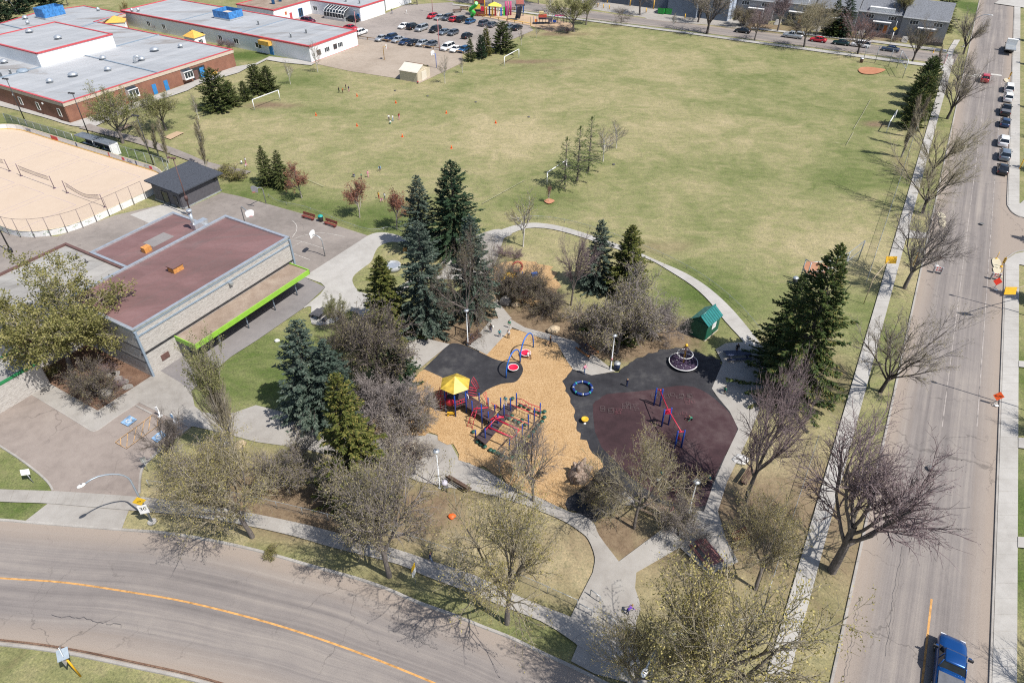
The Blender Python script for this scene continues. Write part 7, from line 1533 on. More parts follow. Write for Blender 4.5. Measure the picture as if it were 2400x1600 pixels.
# orange cones on the field, flat markers
CONE = M('orange_cone_plastic', (.85, .13, .02), .5, .05); cm = MB(); cm.lathe([(.16, .04), (.05, .62), (.02, .64)], n=10); cm.box((0, 0, .02), (.42, .42, .04)); cme = cm.mesh('traffic_cone', CONE)
for px, lb in (((741, 271), 'orange cone nearest the school goal'), ((837, 226), 'orange cone right of the dark shirted children'), ((928, 242), 'orange cone below the cream shed'), ((837, 296), 'orange cone left of the white shirted group'), ((943, 321), 'orange cone below the white shirted group'), ((1046, 266), 'orange cone right of the white shirted group'), ((1162, 289), 'orange cone farthest right on the field'), ((1058, 348), 'orange cone nearest the camera on the field')):
    o = link('traffic_cone', cme); o.location = P(*px); o.scale = (1.05, 1.05, 1.05); tag(o, lb, 'cone', 'orange cones on the field')
fm = MB(); fm.lathe([(.3, .0), (.3, .1), (.12, .18)], n=10); fme = fm.mesh('field_marker', GREYB)
for px, lb in (((926, 213), 'dark flat marker below the cream shed'), ((1002, 226), 'dark flat marker right of the shed'), ((1115, 240), 'dark flat marker left of the larch row'), ((1239, 275), 'black marker in the middle of the field'), ((1438, 386), 'black marker beside the larch row')):
    o = link('field_marker', fme); o.location = P(*px); tag(o, lb, 'marker', 'flat field markers')
m = MB(); m.ball((0, 0, .16), .42, .32, .2, 9, 6); m.v = [(x * (1 + .2 * math.sin(7 * y)), y * (1 + .2 * math.cos(8 * x)), z) for x, y, z in m.v]; o = m.build('jacket', CONE); o.location = P(1059, 1212); tag(o, 'bright orange jacket dropped on the lawn', 'jacket')
# bollards / bike rails at the entrance
for a, b, lb in (((1405, 1412), (1383, 1396), 'low grey gate rail at the entrance, left'), ((1386, 1444), (1356, 1428), 'low grey gate rail at the entrance, lower left'), ((1440, 1470), (1420, 1456), 'low grey gate rail at the entrance, right')):
    A, B = P(*a), P(*b); t = thing('gate_rail', lb, 'rail', (0, 0, 0), 0, 'entrance rails'); 
    for p in (A, B): m = MB(); m.tube((p.x, p.y, 0), (p.x, p.y, 1.0), .04, n=6); m.build('post', GALV, t)
    m = MB(); m.tube((A.x, A.y, 1.0), (B.x, B.y, 1.0), .04, n=6); m.build('rail', GALV, t)
# green dumpsters by the warehouse
DG = M('green_dumpster', (.02, .30, .05), .5, .08)
for px, lb in (((1550, 33), 'left green dumpster at the warehouse'), ((1568, 34), 'right green dumpster at the warehouse')):
    t = thing('dumpster', lb, 'dumpster', P(*px), A60 + math.pi / 2, 'green dumpsters'); m = MB(); m.add([(-1.0, -.8, .2), (1.0, -.8, .2), (1.0, .8, .2), (-1.0, .8, .2), (-1.15, -1.0, 1.6), (1.15, -1.0, 1.6), (1.15, .8, 1.9), (-1.15, .8, 1.9)], [(3, 2, 1, 0), (0, 1, 5, 4), (1, 2, 6, 5), (2, 3, 7, 6), (3, 0, 4, 7)]); m.build('body', DG, t); m = MB(); m.add([(-1.15, -1.0, 1.62), (1.15, -1.0, 1.62), (1.15, .8, 1.92), (-1.15, .8, 1.92)], [(0, 1, 2, 3)]); m.build('lid', DARKM, t); m = MB(); m.box((0, -1.0, .9), (.7, .04, .6), 0, R(-8)); m.build('label_plate', WHITEM, t)
    for x in (-.7, .7): m = MB(); m.tube((x, -.7, .2), (x, .7, .2), .16, n=8); m.build('skid', DARKM, t)
for i, u in enumerate((1401, 1414, 1428)):
    p = P(u, 18 + (u - 1401) * .16); m = MB(); m.tube((p.x, p.y, 0), (p.x, p.y, 1.3), .12, n=8); tag(m.build('bollard', YPOST), '%s yellow bollard in the warehouse bollard row' % ('left', 'middle', 'right')[i], 'bollard', 'warehouse bollards')
for u, v in ((1605, 44), (1514, 30)):
    p = P(u, v); m = MB(); m.tube((p.x, p.y, 0), (p.x, p.y, 1.4), .16, n=8); tag(m.build('bollard', YPOST), 'yellow bollard %s' % ('at the warehouse corner' if u > 1600 else 'on the warehouse apron'), 'bollard', 'warehouse bollards')
# ---- main play structure
t = thing('play_structure', 'red and blue climbing structure with yellow hexagon roof on wood chips', 'play equipment')
Z = lambda x, y, z=0.0: P(960 + x / 6.03, 840 + y / 6.03, z)
tc = P(1071, 958); tr = 1.35; hexp = [tc + Vector((tr * math.cos(R(60 * k + 30 - 2)), tr * math.sin(R(60 * k + 30 - 2)), 0)) for k in range(6)]
for p in hexp: m = MB(); m.tube((p.x, p.y, 0), (p.x, p.y, 4.0), .085, n=8); m.build('post', BLUE, t)
m = MB(); ap = tc + Vector((0, 0, 5.0)); ev = [tc + Vector(((tr + .45) * math.cos(R(60 * k + 28)), (tr + .45) * math.sin(R(60 * k + 28)), 3.9)) for k in range(6)]; m.add(ev + [ap], [(k, (k + 1) % 6, 6) for k in range(6)] + [(5, 4, 3, 2, 1, 0)]); m.build('roof', M('dusty_yellow_roof', (.52, .36, .05), .5, .22, 1.5), t)
m = MB(); m.prism([(p.x, p.y) for p in hexp], 1.45, 1.55, True, True); m.build('tower_deck', DECK, t)
for k in range(6):
    a, b = hexp[k], hexp[(k + 1) % 6]
    if k in (0, 5): continue
    m = MB()
    for z in (1.9, 2.35): m.tube((a.x, a.y, z), (b.x, b.y, z), .035, n=5)
    for j in range(1, 5): q = a.lerp(b, j / 5); m.tube((q.x, q.y, 1.5), (q.x, q.y, 2.35), .022, n=5)
    m.build('guard_rail', RED, t)
c2 = (hexp[4] + hexp[3]) / 2; m = MB(); m.lathe([(.05, -.03), (.52, -.03), (.52, .03), (.05, .03)], n=18); o = m.build('round_panel', RED, t); o.location = (c2.x, c2.y - .05, 2.0); o.rotation_euler = (R(90), 0, 0)
fr_ = (hexp[4] + hexp[3]) / 2 + Vector((0.1, -.25, 0)); m = MB(); m.box((fr_.x, fr_.y, .55), (.95, .12, .3)); m.box((fr_.x - .38, fr_.y, .25), (.2, .12, .5)); m.box((fr_.x + .38, fr_.y, .25), (.2, .12, .5)); m.build('counter_panel', YELL, t)
def poly_deck(lst, z, nm, mat):
    m = MB(); pts = PX(lst, z); m.prism([(p.x, p.y) for p in pts], z - .08, z, True, True); return m.build(nm, mat, t)
poly_deck([(1066, 935), (1094, 922), (1163, 966), (1146, 987)], 1.05, 'bridge_deck', DECK); poly_deck([(1117, 1024), (1138, 1041), (1209, 954), (1189, 944)], .95, 'cross_deck', DECK); poly_deck([(1193, 1064), (1217, 1080), (1249, 1041), (1223, 1028)], .35, 'net_deck', DECK)
A_, B_ = P(1070, 934, 1.06), P(1160, 985, 1.06)
for k in range(14):
    q = PX([(1066 + 80 * k / 14, 935 + 52 * k / 14), (1094 + 69 * k / 14, 922 + 44 * k / 14)], 1.08); m = MB(); m.tube(q[0], q[1], .03, n=4); m.build('deck_rib', M('maroon_rib', (.13, .035, .04), .7, .2), t)
for x, y, yt in ((890, 830, 600), (1025, 1000, 650), (985, 640, 490), (1112, 720, 555), (1205, 790, 655), (1115, 930, 750), (1288, 730, 555), (1335, 905, 650), (1425, 820, 560), (1508, 720, 490), (1250, 1000, 780), (1160, 1090, 890), (1072, 1205, 985), (935, 1130, 1010), (1590, 1145, 930), (1505, 1245, 1035), (1410, 1310, 1140), (1675, 1030, 795), (1758, 935, 700), (1840, 845, 630), (1735, 1195, 1070), (1555, 1440, 1290)):
    b = Z(x, y); h = height_of(960 + x / 6.03, 840 + y / 6.03, 840 + yt / 6.03); m = MB(); m.lathe([(.075, 0), (.075, h), (.02, h + .05)], (b.x, b.y, 0), 8); m.build('post', BLUE, t)
def bar(pts, z, r, nm, mat=RED):
    m = MB(); m.path([Z(x, y, zz) for (x, y), zz in zip(pts, z if isinstance(z, (list, tuple)) else [z] * len(pts))], r, 6); return m.build(nm, mat, t)
bar([(1215, 855), (1540, 1000)], 2.1, .09, 'red_beam'); bar([(1110, 965), (1450, 1115)], 2.1, .09, 'red_beam'); bar([(1070, 1010), (1215, 850), (1330, 820)], 2.1, .06, 'frame_bar'); bar([(1425, 1150), (1580, 975)], 2.1, .05, 'frame_bar'); bar([(900, 710), (1110, 690)], 2.0, .07, 'frame_bar'); bar([(900, 720), (960, 690)], 2.0, .05, 'frame_bar')
bar([(1385, 630), (1800, 800)], 1.6, .05, 'balance_rail'); bar([(1345, 790), (1680, 920)], 1.4, .04, 'balance_rail'); bar([(1350, 850), (1640, 985)], 1.0, .035, 'balance_rail', DARKM)
for off in (0, 1):
    bar([(1520, 560 + off * 60), (1600, 580 + off * 70), (1690, 640 + off * 60), (1760, 660 + off * 60), (1840, 690 + off * 55)], [1.9, 2.2, 1.9, 2.1, 1.9], .04, 'wavy_rail')
for k in range(9):
    f = k / 8; x = 1520 + 320 * f; y = 560 + 130 * f; bar([(x, y), (x + 4, y + 58)], 1.95, .022, 'rung')
for k in range(9): f = k / 8; bar([(1280 + 170 * f, 930 + 75 * f), (1300 + 170 * f, 985 + 75 * f)], .8, .03, 'net_rung', DARKM)
# loop ladders
def ladder(p0, p1, q0, q1, n, nm='climbing_ladder'):
    m = MB(); m.path([p0, p0.lerp(p1, .5) + Vector((0, 0, .25)), p1], .035, 5); m.path([q0, q0.lerp(q1, .5) + Vector((0, 0, .25)), q1], .035, 5)
    for k in range(n + 1): f = k / n; m.tube(p0.lerp(p1, f), q0.lerp(q1, f), .025, n=4)
    m.build(nm, RED, t)
ladder(Z(805, 980), Z(900, 740, 1.6), Z(880, 1015), Z(960, 700, 1.8), 7); ladder(Z(440, 740), Z(440, 430, 1.6), Z(480, 745), Z(500, 460, 1.6), 7); ladder(Z(380, 600), Z(430, 400, 1.8), Z(430, 720), Z(450, 450, 1.8), 6, 'spiral_climber')
ladder(Z(990, 430, .0), Z(900, 260, 2.2), Z(940, 480, .0), Z(870, 330, 2.2), 6, 'arched_climber'); ladder(Z(1090, 660), Z(1080, 470, 1.3), Z(1120, 700), Z(1040, 500, 1.3), 5, 'back_climber'); ladder(Z(1230, 720), Z(1150, 620, 1.1), Z(1260, 700), Z(1190, 650, 1.1), 4, 'side_climber')
m = MB(); c3 = tc + Vector((-1.9, .3, 0))
for k in range(5): m.ring_torus((c3.x, c3.y, .5 + k * .42), .55, .03, 14, 5, (.3, .2, 1))
m.build('ring_climber', RED, t); m = MB(); c3 = tc + Vector((1.75, .9, 0)); 
for k in range(4): m.ring_torus((c3.x, c3.y, 1.3 + k * .4), .6, .03, 14, 5, (.2, .6, .6))
m.build('ring_climber', RED, t)
bar([(1140, 870), (1225, 815), (1330, 830)], 1.55, .10, 'red_panel_rail')
gm = MB(); gm.lathe([(.04, 0), (.05, .3), (.24, .34), (.25, .42), (.05, .46)], n=10); gme = gm.mesh('stepping_pod', GREENP)
for x, y in ((965, 1205), (1015, 1240), (1065, 1275), (1145, 1320), (1195, 1340), (1250, 1365), (1300, 1400), (1365, 1435), (1445, 1430), (905, 1065), (1905, 860), (1870, 920), (1820, 970), (1780, 1020), (1745, 1065), (1690, 1125), (1905, 780), (1845, 790), (1790, 770), (1640, 960), (1455, 595), (1570, 690), (1635, 705), (1695, 740), (1410, 870), (1445, 840), (1490, 900), (1540, 930), (1585, 905)):
    o = link('stepping_pod', gme, t); o.location = Z(x, y)
bar([(1840, 850), (1600, 1110)], .35, .09, 'balance_beam', WOODB); bar([(1385, 1130), (1260, 1280)], .35, .06, 'balance_beam', WOODB)
for x, y in ((1455, 590), (1900, 780), (930, 1080), (1370, 1400), (1510, 900), (1585, 900)):
    bar([(x, y), (x, y)], [.3, 1.3], .02, 'pod_pole')
# ---- far play structure under the bare trees
t = thing('play_structure', 'small red yellow and blue play structure in front of the loop path', 'play equipment'); Y2 = lambda x, y, z=0.0: P(1100 + x / 7.127, 560 + y / 7.127, z)
for x, y in ((640, 830), (700, 900), (830, 900), (950, 900), (1010, 900), (1100, 920), (760, 800), (880, 800)): p = Y2(x, y); m = MB(); m.tube((p.x, p.y, 0), (p.x, p.y, 2.6), .07, n=7); m.build('post', BLUE, t)
for x, y, z, mt in ((660, 640, 2.7, YELL), (720, 640, 2.6, YELL)): p = Y2(x, y, z); m = MB(); m.add([p + Vector((-1.1, -.9, 0)), p + Vector((1.1, -.9, 0)), p + Vector((1.1, .9, 0)), p + Vector((-1.1, .9, 0)), p + Vector((0, 0, .9))], [(0, 1, 4), (1, 2, 4), (2, 3, 4), (3, 0, 4)]); m.build('roof', mt, t)
for x, y, z, mt, s in ((650, 740, 1.3, RED, (1.4, .1, 1.1)), (760, 790, 1.2, RED, (1.2, .1, .9)), (880, 870, .9, REDP, (1.1, .1, .8)), (1090, 590, 1.6, SKYB, (.9, .5, .5)), (640, 870, .5, BLUE, (1.2, .1, .8)), (960, 870, .6, TEALP, (1.0, .1, .6))): p = Y2(x, y, z); m = MB(); m.box((p.x, p.y, z), s, .3); m.build('panel', mt, t)
p = Y2(800, 510, .6); m = MB(); m.ring_torus((p.x, p.y, 1.1), .75, .16, 16, 8, (.3, -1, .3)); m.build('crawl_ring', M('rust_ring', (.26, .05, .03), .5, .1), t)
for s in (0, .5): m = MB(); m.path([Y2(930 + s * 40, 740, 1.7), Y2(1030 + s * 40, 830, .9), Y2(1110 + s * 40, 900, .25)], .06, 6); m.build('slide_rail', M('lilac_rail', (.42, .28, .45), .5, .1), t)
m = MB(); q = [Y2(945, 745, 1.6), Y2(985, 735, 1.6), Y2(1135, 900, .2), Y2(1095, 905, .2)]; m.add(q, [(0, 1, 2, 3)]); m.build('slide_bed', TEALP, t); m = MB(); pts = [Y2(620, 800, 1.1), Y2(900, 800, 1.1), Y2(900, 700, 1.1), Y2(620, 700, 1.1)]; m.prism([(p.x, p.y) for p in pts], 1.0, 1.1, True, True); m.build('deck', DECK, t)
# ---- school play equipment
K2 = lambda x, y, z=0.0: P(1060 + x / 7.84, y / 7.84, z)
t = thing('play_tower', 'tall play tower with green spiral slide beside the car park', 'play equipment')
b = K2(510, 285); GRN = M('green_slide', (.03, .48, .06), .4, .06); ORG = M('orange_panel', (.75, .22, .02), .5, .06)
for dx in (-1.6, 1.6):
    for dy in (-1.4, 1.4): m = MB(); m.tube((b.x + dx, b.y + dy, 0), (b.x + dx, b.y + dy, 8.2), .12, n=7); m.build('post', YELL, t)
for z in (1.4, 3.6, 5.8): m = MB(); m.box((b.x, b.y, z), (3.3, 2.9, .15)); m.build('deck', DECK, t)
for z, mt, dx, w in ((2.3, RED, .9, 1.1), (4.6, WOODR, 0, 3.0), (6.8, ORG, 1.0, 1.2), (6.8, RED, -.7, 1.2), (.7, WOODR, 0, 3.1), (3.0, M('yellow_bars', (.7, .5, .05), .5, .1), -.6, 1.6)): m = MB(); m.box((b.x + dx, b.y - 1.5, z), (w, .12, 1.4)); m.build('panel', mt, t)
pts = [K2(445, 60, 5.8), K2(420, 110, 4.8), K2(360, 150, 4.0), K2(330, 190, 3.2), K2(350, 215, 2.4), K2(400, 235, 1.7), K2(390, 262, 1.0), K2(350, 292, .4)]; m = MB(); m.path(smooth(pts, 4), .55, 8); m.build('spiral_slide', GRN, t)
t = thing('playground_panel_wall', 'colourful panel play frame with yellow roof', 'play equipment'); b = K2(780, 300); rr = random.Random(9)
for k in range(9): m = MB(); m.box((b.x - 3.6 + k * .95, b.y + .3 * (k % 2), 1.3), (.5, .15, 2.4 + .5 * (k % 3))); m.build('panel', (SKYB, ORG, BLUE, YELL, RED, WHITEM, SKYB, GRN, M('purple_panel', (.28, .04, .22), .5, .1))[k], t)
m = MB(); m.add([(b.x - 2, b.y - 1.2, 3.3), (b.x + 2.2, b.y - 1.2, 3.1), (b.x + 2.2, b.y + 1.2, 3.1), (b.x - 2, b.y + 1.2, 3.3), (b.x, b.y, 4.3)], [(0, 1, 4), (1, 2, 4), (2, 3, 4), (3, 0, 4)]); m.build('roof', M('lemon_roof', (.78, .68, .06), .5, .05), t)
for dx in (3.6, 4.4, 5.2): m = MB(); m.tube((b.x + dx, b.y + 1, 0), (b.x + dx, b.y + 1, 4.2), .3, n=8); m.build('tube_post', M('magenta_tube', (.42, .05, .16), .5, .1), t)
t = thing('wave_slide', 'double dark blue slide with sky blue posts', 'play equipment'); b = K2(1230, 110)
q = [K2(1150, 345, .3), K2(1200, 345, .3), K2(1245, 120, 4.6), K2(1195, 125, 4.6)]; q2 = [K2(1200, 348, .3), K2(1245, 348, .3), K2(1290, 118, 4.6), K2(1245, 120, 4.6)]
for qq in (q, q2): m = MB(); mid = (qq[0] + qq[3]) / 2, (qq[1] + qq[2]) / 2; m.add([qq[0], qq[1], mid[1] + Vector((0, 0, -.3)), mid[0] + Vector((0, 0, -.3)), qq[2], qq[3]], [(0, 1, 2, 3), (3, 2, 4, 5)]); m.build('slide_bed', M('navy_slide', (.012, .035, .10), .35, .1), t)
for x, y in ((1180, 280), (1300, 300), (1250, 200), (1310, 240)): p = K2(x, y); m = MB(); m.tube((p.x, p.y, 0), (p.x, p.y, 7.5), .14, n=7); m.build('post', SKYB, t)
c = K2(1245, 105, 4.7); m = MB(); m.box((c.x, c.y + 1.2, 4.65), (3.2, 2.2, .15)); m.build('deck', DECK, t); m = MB(); m.box((c.x, c.y + .3, 5.6), (2.4, .1, 1.2)); m.build('panel', M('coral_panel', (.6, .2, .16), .5, .1), t)
t = thing('climbing_structure', 'low climbing frame with red and blue panels beside the willow green tree', 'play equipment'); b = K2(1760, 440); rr = random.Random(4)
for k in range(14): x = b.x - 5.5 + k * .95; y = b.y + rr.uniform(-1.2, 1.6); m = MB(); m.tube((x, y, 0), (x, y, rr.uniform(2.0, 3.6)), .07, n=6); m.build('post', BLUE if k % 3 else DARKM, t)
for dx, z, mt, w in ((-1.8, 2.4, M('coral_red', (.5, .09, .06), .5, .1), 2.6), (0.6, 1.0, M('lilac_panel', (.34, .32, .5), .5, .1), 1.2), (-2.2, 3.3, M('beige_panel', (.6, .48, .26), .5, .1), 1.4), (2.0, .9, BLUE, 1.2), (3.6, 2.5, M('magenta_bar', (.5, .03, .18), .5, .1), 3.0), (-3.8, 1.0, ORG, .8)): m = MB(); m.box((b.x + dx, b.y - .3, z), (w, .12 if z < 2 else .9, .8 if w < 3 else .16)); m.build('panel', mt, t)
m = MB(); m.box((b.x - .8, b.y + .2, 1.5), (4.5, 2.4, .12)); m.build('deck', DECK, t); m = MB(); m.box((b.x - 3, b.y - .2, .18), (3.6, 1.4, .3)); m.build('base_tyre', DARKM, t)
for px, lb in (((1072, 30), 'dark school bench left of the spiral slide'), ((1089, 24), 'second dark school bench left of the spiral slide'), ((1200, 26), 'dark bench behind the play panels')): bench(P(*px), A60 - .6, 3.0, lb, WOODB, None, True, 'school benches')
# ------------------------------------------------------------------ vehicles
def paint(name, col, metal=.35):
    m = M('paint_' + name, col, .28, .04, 1.0, metal, .6); return m
PAINT = {k: paint(k, c, mt) for k, c, mt in (('white', (.78, .78, .78), 0), ('silver', (.46, .48, .50), .5), ('grey', (.11, .125, .15), .4), ('black', (.012, .013, .016), .1), ('navy', (.02, .045, .11), .3), ('blue', (.03, .12, .27), .4), ('red', (.48, .02, .035), .1), ('maroon', (.12, .012, .03), .2), ('green', (.012, .04, .04), .3), ('pickup_blue', (.004, .062, .235), .45), ('steel', (.20, .24, .29), .5))}
CARGLASS = M('car_glass', (.012, .018, .026), .05, .2); TYRE = M('tyre_rubber', (.018, .018, .018), .85, .1); RIM = M('wheel_rim', (.45, .46, .47), .35, .1, 1, .6); LAMPW = M('headlamp_glass', (.65, .67, .70), .15, .1); LAMPR = M('tail_lamp', (.35, .012, .015), .2, .1); BEDC = M('bed_cover', (.10, .105, .12), .6, .1)
SPEC = {  # length, width, height, hood height, belt, windscreen base, roof front, roof rear, rear glass base (from front, fraction), tail height
    'sedan': (4.7, 1.82, 1.45, .88, .95, .26, .40, .70, .86, .98), 'hatch': (4.3, 1.8, 1.52, .92, .98, .24, .38, .82, .97, .98), 'suv': (4.7, 1.9, 1.75, 1.05, 1.12, .25, .37, .88, .98, 1.12), 'van': (5.1, 1.98, 1.78, 1.02, 1.08, .16, .33, .92, .99, 1.08), 'pickup': (5.7, 2.0, 1.85, 1.15, 1.2, .24, .34, .53, .59, 1.15)}
CARM = {}
def loft(secs):
    m = MB(); n = len(secs[0]); vs = [p for s in secs for p in s]; fs = []
    for i in range(len(secs) - 1):
        for k in range(n): a = i * n + k; b = i * n + (k + 1) % n; fs.append((a, b, b + n, a + n))
    fs += [tuple(reversed(range(n))), tuple((len(secs) - 1) * n + k for k in range(n))]
    m.add(vs, fs); return m
def car_mesh(kind):
    L, W, H, hh, belt, a, b, c, d, tail = SPEC[kind]; X = lambda f: L / 2 - f * L; w = W / 2; zb = .26
    def sec(x, ww, top, zb_=zb): return [(x, -ww * .92, zb_), (x, -ww, zb_ + .2), (x, -ww, top - .16), (x, -ww * .90, top - .02), (x, -ww * .5, top + .02), (x, ww * .5, top + .02), (x, ww * .90, top - .02), (x, ww, top - .16), (x, ww, zb_ + .2), (x, ww * .92, zb_)]
    body = loft([sec(X(0), w * .78, hh - .28, .34), sec(X(.02), w * .90, hh - .12), sec(X(.10), w * .985, hh), sec(X(a), w, belt), sec(X(.5), w, belt + .02), sec(X(.85), w, max(tail, belt) if kind != 'pickup' else tail), sec(X(.98), w * .95, tail - .02), sec(X(1.0), w * .90, tail - .22, .36)])
    body.sm = [True] * len(body.f)
    def gs(x, z, ww): return [(x, -ww, z), (x, ww, z)]
    g = MB(); z0 = belt - .04; e = .045
    g.add([(X(a), -w * .93, z0), (X(a), w * .93, z0), (X(d), w * .93, z0), (X(d), -w * .93, z0), (X(b), -w * .74, H - e), (X(b), w * .74, H - e), (X(c), w * .74, H - e), (X(c), -w * .74, H - e)], [(0, 1, 5, 4), (1, 2, 6, 5), (2, 3, 7, 6), (3, 0, 4, 7), (4, 5, 6, 7)])
    r = loft([[(x, -ww, H - .06), (x, -ww * .8, z), (x, ww * .8, z), (x, ww, H - .06)] for x, ww, z in ((X(b) + .06, w * .70, H - .04), (X(b) - .1, w * .765, H), (X((b + c) / 2), w * .77, H + .025), (X(c) + .1, w * .765, H), (X(c) - .08, w * .70, H - .05))]); r.sm = [True] * len(r.f)
    pl = MB()
    for s in (-1, 1):
        for f0, f1 in ((a, b), (d, c), ((b + c) / 2 + .02, (b + c) / 2)):
            p0 = Vector((X(f0), s * w * .935, z0)); p1 = Vector((X(f1), s * w * .75, H - .05)); pl.tube(p0, p1, .045, n=5)
        pl.box((X(a) - .25, s * (w + .12), belt + .08), (.12, .2, .14))
    wh = MB(); wh.tube((0, -.11, 0), (0, .11, 0), .33, n=16); rim = MB(); rim.tube((0, -.12, 0), (0, .12, 0), .2, n=12)
    hl = MB(); hl.box((0, 0, 0), (.1, .36, .14)); tl = MB(); tl.box((0, 0, 0), (.08, .22, .3))
    dk = MB(); dk.box((0, 0, 0), (.06, 1.0, .16))
    CARM[kind] = [x.mesh(n) for n, x in (('body', body), ('glass', g), ('roof', r), ('pillar', pl), ('tyre', wh), ('rim', rim), ('headlight', hl), ('tail_light', tl), ('grille', dk))]
    for me in CARM[kind]: me.materials.append(TYRE)
for k in SPEC: car_mesh(k)
def car(kind, col, loc, heading, lb, group, parts=True):
    L, W, H, hh, belt, a, b, c, d, tail = SPEC[kind]; p = PAINT[col]; me = CARM[kind]
    t = thing('pickup_truck' if kind == 'pickup' else 'car', lb, 'pickup' if kind == 'pickup' else 'car', Vector((loc.x, loc.y, .03)), heading, group)
    bo = link('body', me[0], t, [p]); link('glass', me[1], t, [CARGLASS]); link('roof', me[2], t, [p]); link('pillars', me[3], t, [p])
    for x in (L * .31, -L * .29):
        for y in (-1, 1):
            w = link('wheel', me[4], t, [TYRE]); w.location = (x, y * (W / 2 - .10), .33); link('rim', me[5], w, [RIM])
    for y in (-1, 1):
        o = link('headlight', me[6], bo, [LAMPW]); o.location = (L / 2 - .08, y * W * .34, hh - .22); o = link('tail_light', me[7], bo, [LAMPR]); o.location = (-L / 2 + .05, y * W * .42, tail - .28)
    o = link('grille', me[8], bo, [DARKM]); o.location = (L / 2 - .02, 0, hh - .45)
    if kind == 'pickup':
        m = MB(); m.box((-L * .32, 0, tail + .035), (L * .34, W * .84, .06)); m.build('bed_cover', BEDC, t)
    return t
def at_px(u, v): q = P(u, v, .75); return Vector((q.x, q.y, 0))
HA = A60 + math.pi; G1 = 'cars in the school car park'
for kind, col, px, h, lb in (
    ('sedan', 'silver', (894, 89), HA, 'silver car at the left end of the row facing the timber rail'), ('suv', 'navy', (916, 88), HA, 'dark suv second from the left in the rail row'), ('sedan', 'silver', (933, 92), HA, 'silver sedan third from the left in the rail row'), ('sedan', 'navy', (950, 97), HA, 'dark blue sedan fourth in the rail row'), ('sedan', 'black', (970, 99), HA, 'black sedan fifth in the rail row'), ('hatch', 'silver', (989, 101), HA, 'pale silver hatchback sixth in the rail row'), ('hatch', 'grey', (1011, 103), HA, 'dark grey hatchback left of the pink pole'), ('van', 'white', (1049, 110), HA, 'white van right of the pink pole'), ('sedan', 'white', (1069, 114), HA, 'white sedan beside the white van'), ('hatch', 'blue', (1088, 115), HA, 'blue car partly behind the slim pines'),
    ('sedan', 'white', (947, 60), HA, 'white car at the left end of the middle row'), ('suv', 'black', (967, 62), A60, 'black suv beside the white middle row car'), ('van', 'silver', (988, 66), HA, 'silver minivan in the middle row'), ('suv', 'black', (1020, 69), HA, 'black suv in the middle of the middle row'), ('sedan', 'steel', (1041, 74), HA, 'steel blue sedan in the middle row'), ('hatch', 'grey', (1062, 76), HA, 'grey hatchback at the right of the middle row'), ('hatch', 'black', (1095, 83), A60, 'black hatchback parked alone with tail lights toward us'),
    ('hatch', 'red', (1013, 37), HA, 'bright red car at the left end of the back row'), ('sedan', 'silver', (1030, 40), HA, 'silver sedan beside the bright red car'), ('suv', 'grey', (1049, 41), HA, 'grey suv third in the back row'), ('hatch', 'red', (1065, 44), A60, 'small red car fourth in the back row'), ('suv', 'black', (1082, 45), A60, 'black suv fifth in the back row'), ('hatch', 'blue', (1103, 49), A60, 'bright blue hatchback in the back row'), ('suv', 'grey', (1135, 54), A60, 'grey suv right of the blue hatchback'), ('hatch', 'grey', (1154, 57), A60, 'dark hatchback above the large pine'), ('sedan', 'steel', (1194, 62), A60, 'steel blue car near the right end of the back row'), ('sedan', 'black', (1212, 64), A60, 'black car at the right end of the back row'),
    ('suv', 'white', (846, 75), A60, 'white suv at the white wing corner'), ('suv', 'maroon', (722, 48), A60 - 1.4, 'maroon suv behind the white wing roof'), ('suv', 'black', (826, 45), A60 + 1.57, 'black suv before the greenhouse'), ('sedan', 'red', (822, 64), A60 - 1.57, 'red car just behind the white wing roof edge')):
    car(kind, col, at_px(*px), h, lb, G1)
HW = math.atan2(E2.y, E2.x); G2 = 'cars parked on the far street'
for kind, col, px, lb in (('sedan', 'black', (1741, 71), 'black sedan farthest left on the far street'), ('pickup', 'silver', (1859, 83), 'silver pickup with canopy on the far street'), ('sedan', 'red', (1918, 92), 'red sedan on the far street'), ('sedan', 'green', (1972, 99), 'dark green sedan before the white minivan'), ('van', 'white', (2018, 104), 'white minivan on the far street'), ('sedan', 'navy', (2087, 114), 'dark blue sedan behind the far backstop')):
    t = car(kind, col, at_px(*px), HW, lb, G2)
    if kind == 'pickup': m = MB(); m.box((-1.85, 0, 1.55), (2.0, 1.7, .68)); m.build('canopy', PAINT['silver'], t); m = MB(); m.box((-1.85, 0, 1.62), (1.6, 1.74, .36)); m.build('canopy_window', CARGLASS, t)
G3 = 'vehicles on the avenue'
for kind, col, px, lb in (('suv', 'red', (2309, 183), 'red suv driving at the crosswalk'), ('suv', 'white', (2363, 228), 'white suv behind the white van'), ('van', 'white', (2365, 206), 'white van beside the small cream island'), ('pickup', 'black', (2357, 258), 'black pickup behind the white suv'), ('hatch', 'navy', (2356, 286), 'dark compact car behind the black pickup'), ('suv', 'white', (2352, 330), 'white roofed blue suv in the kerb lane'), ('suv', 'steel', (2355, 362), 'pale blue suv in the kerb lane'), ('sedan', 'black', (2351, 394), 'black sedan last in the kerb lane')):
    car(kind, col, at_px(*px), A60, lb, G3)
t = car('pickup', 'black', at_px(2366, 112), A60, 'flatbed truck with white headboard at the top right', G3); t.scale = (1.25, 1.15, 1.2)
m = MB(); m.box((-2.6, 0, 1.3), (4.6, 2.2, .2)); m.build('flat_bed', GALV, t); m = MB(); m.box((-.55, 0, 2.0), (.9, 2.2, 1.3)); m.build('headboard_box', WHITEM, t)
q = P(2239, 1543, 1.85); t = car('pickup', 'pickup_blue', Vector((q.x, q.y, 0)) - E1 * .35, A60, 'bright blue pickup with grey bed cover driving away', G3); t.scale = (1.03, 1.05, 1.05)
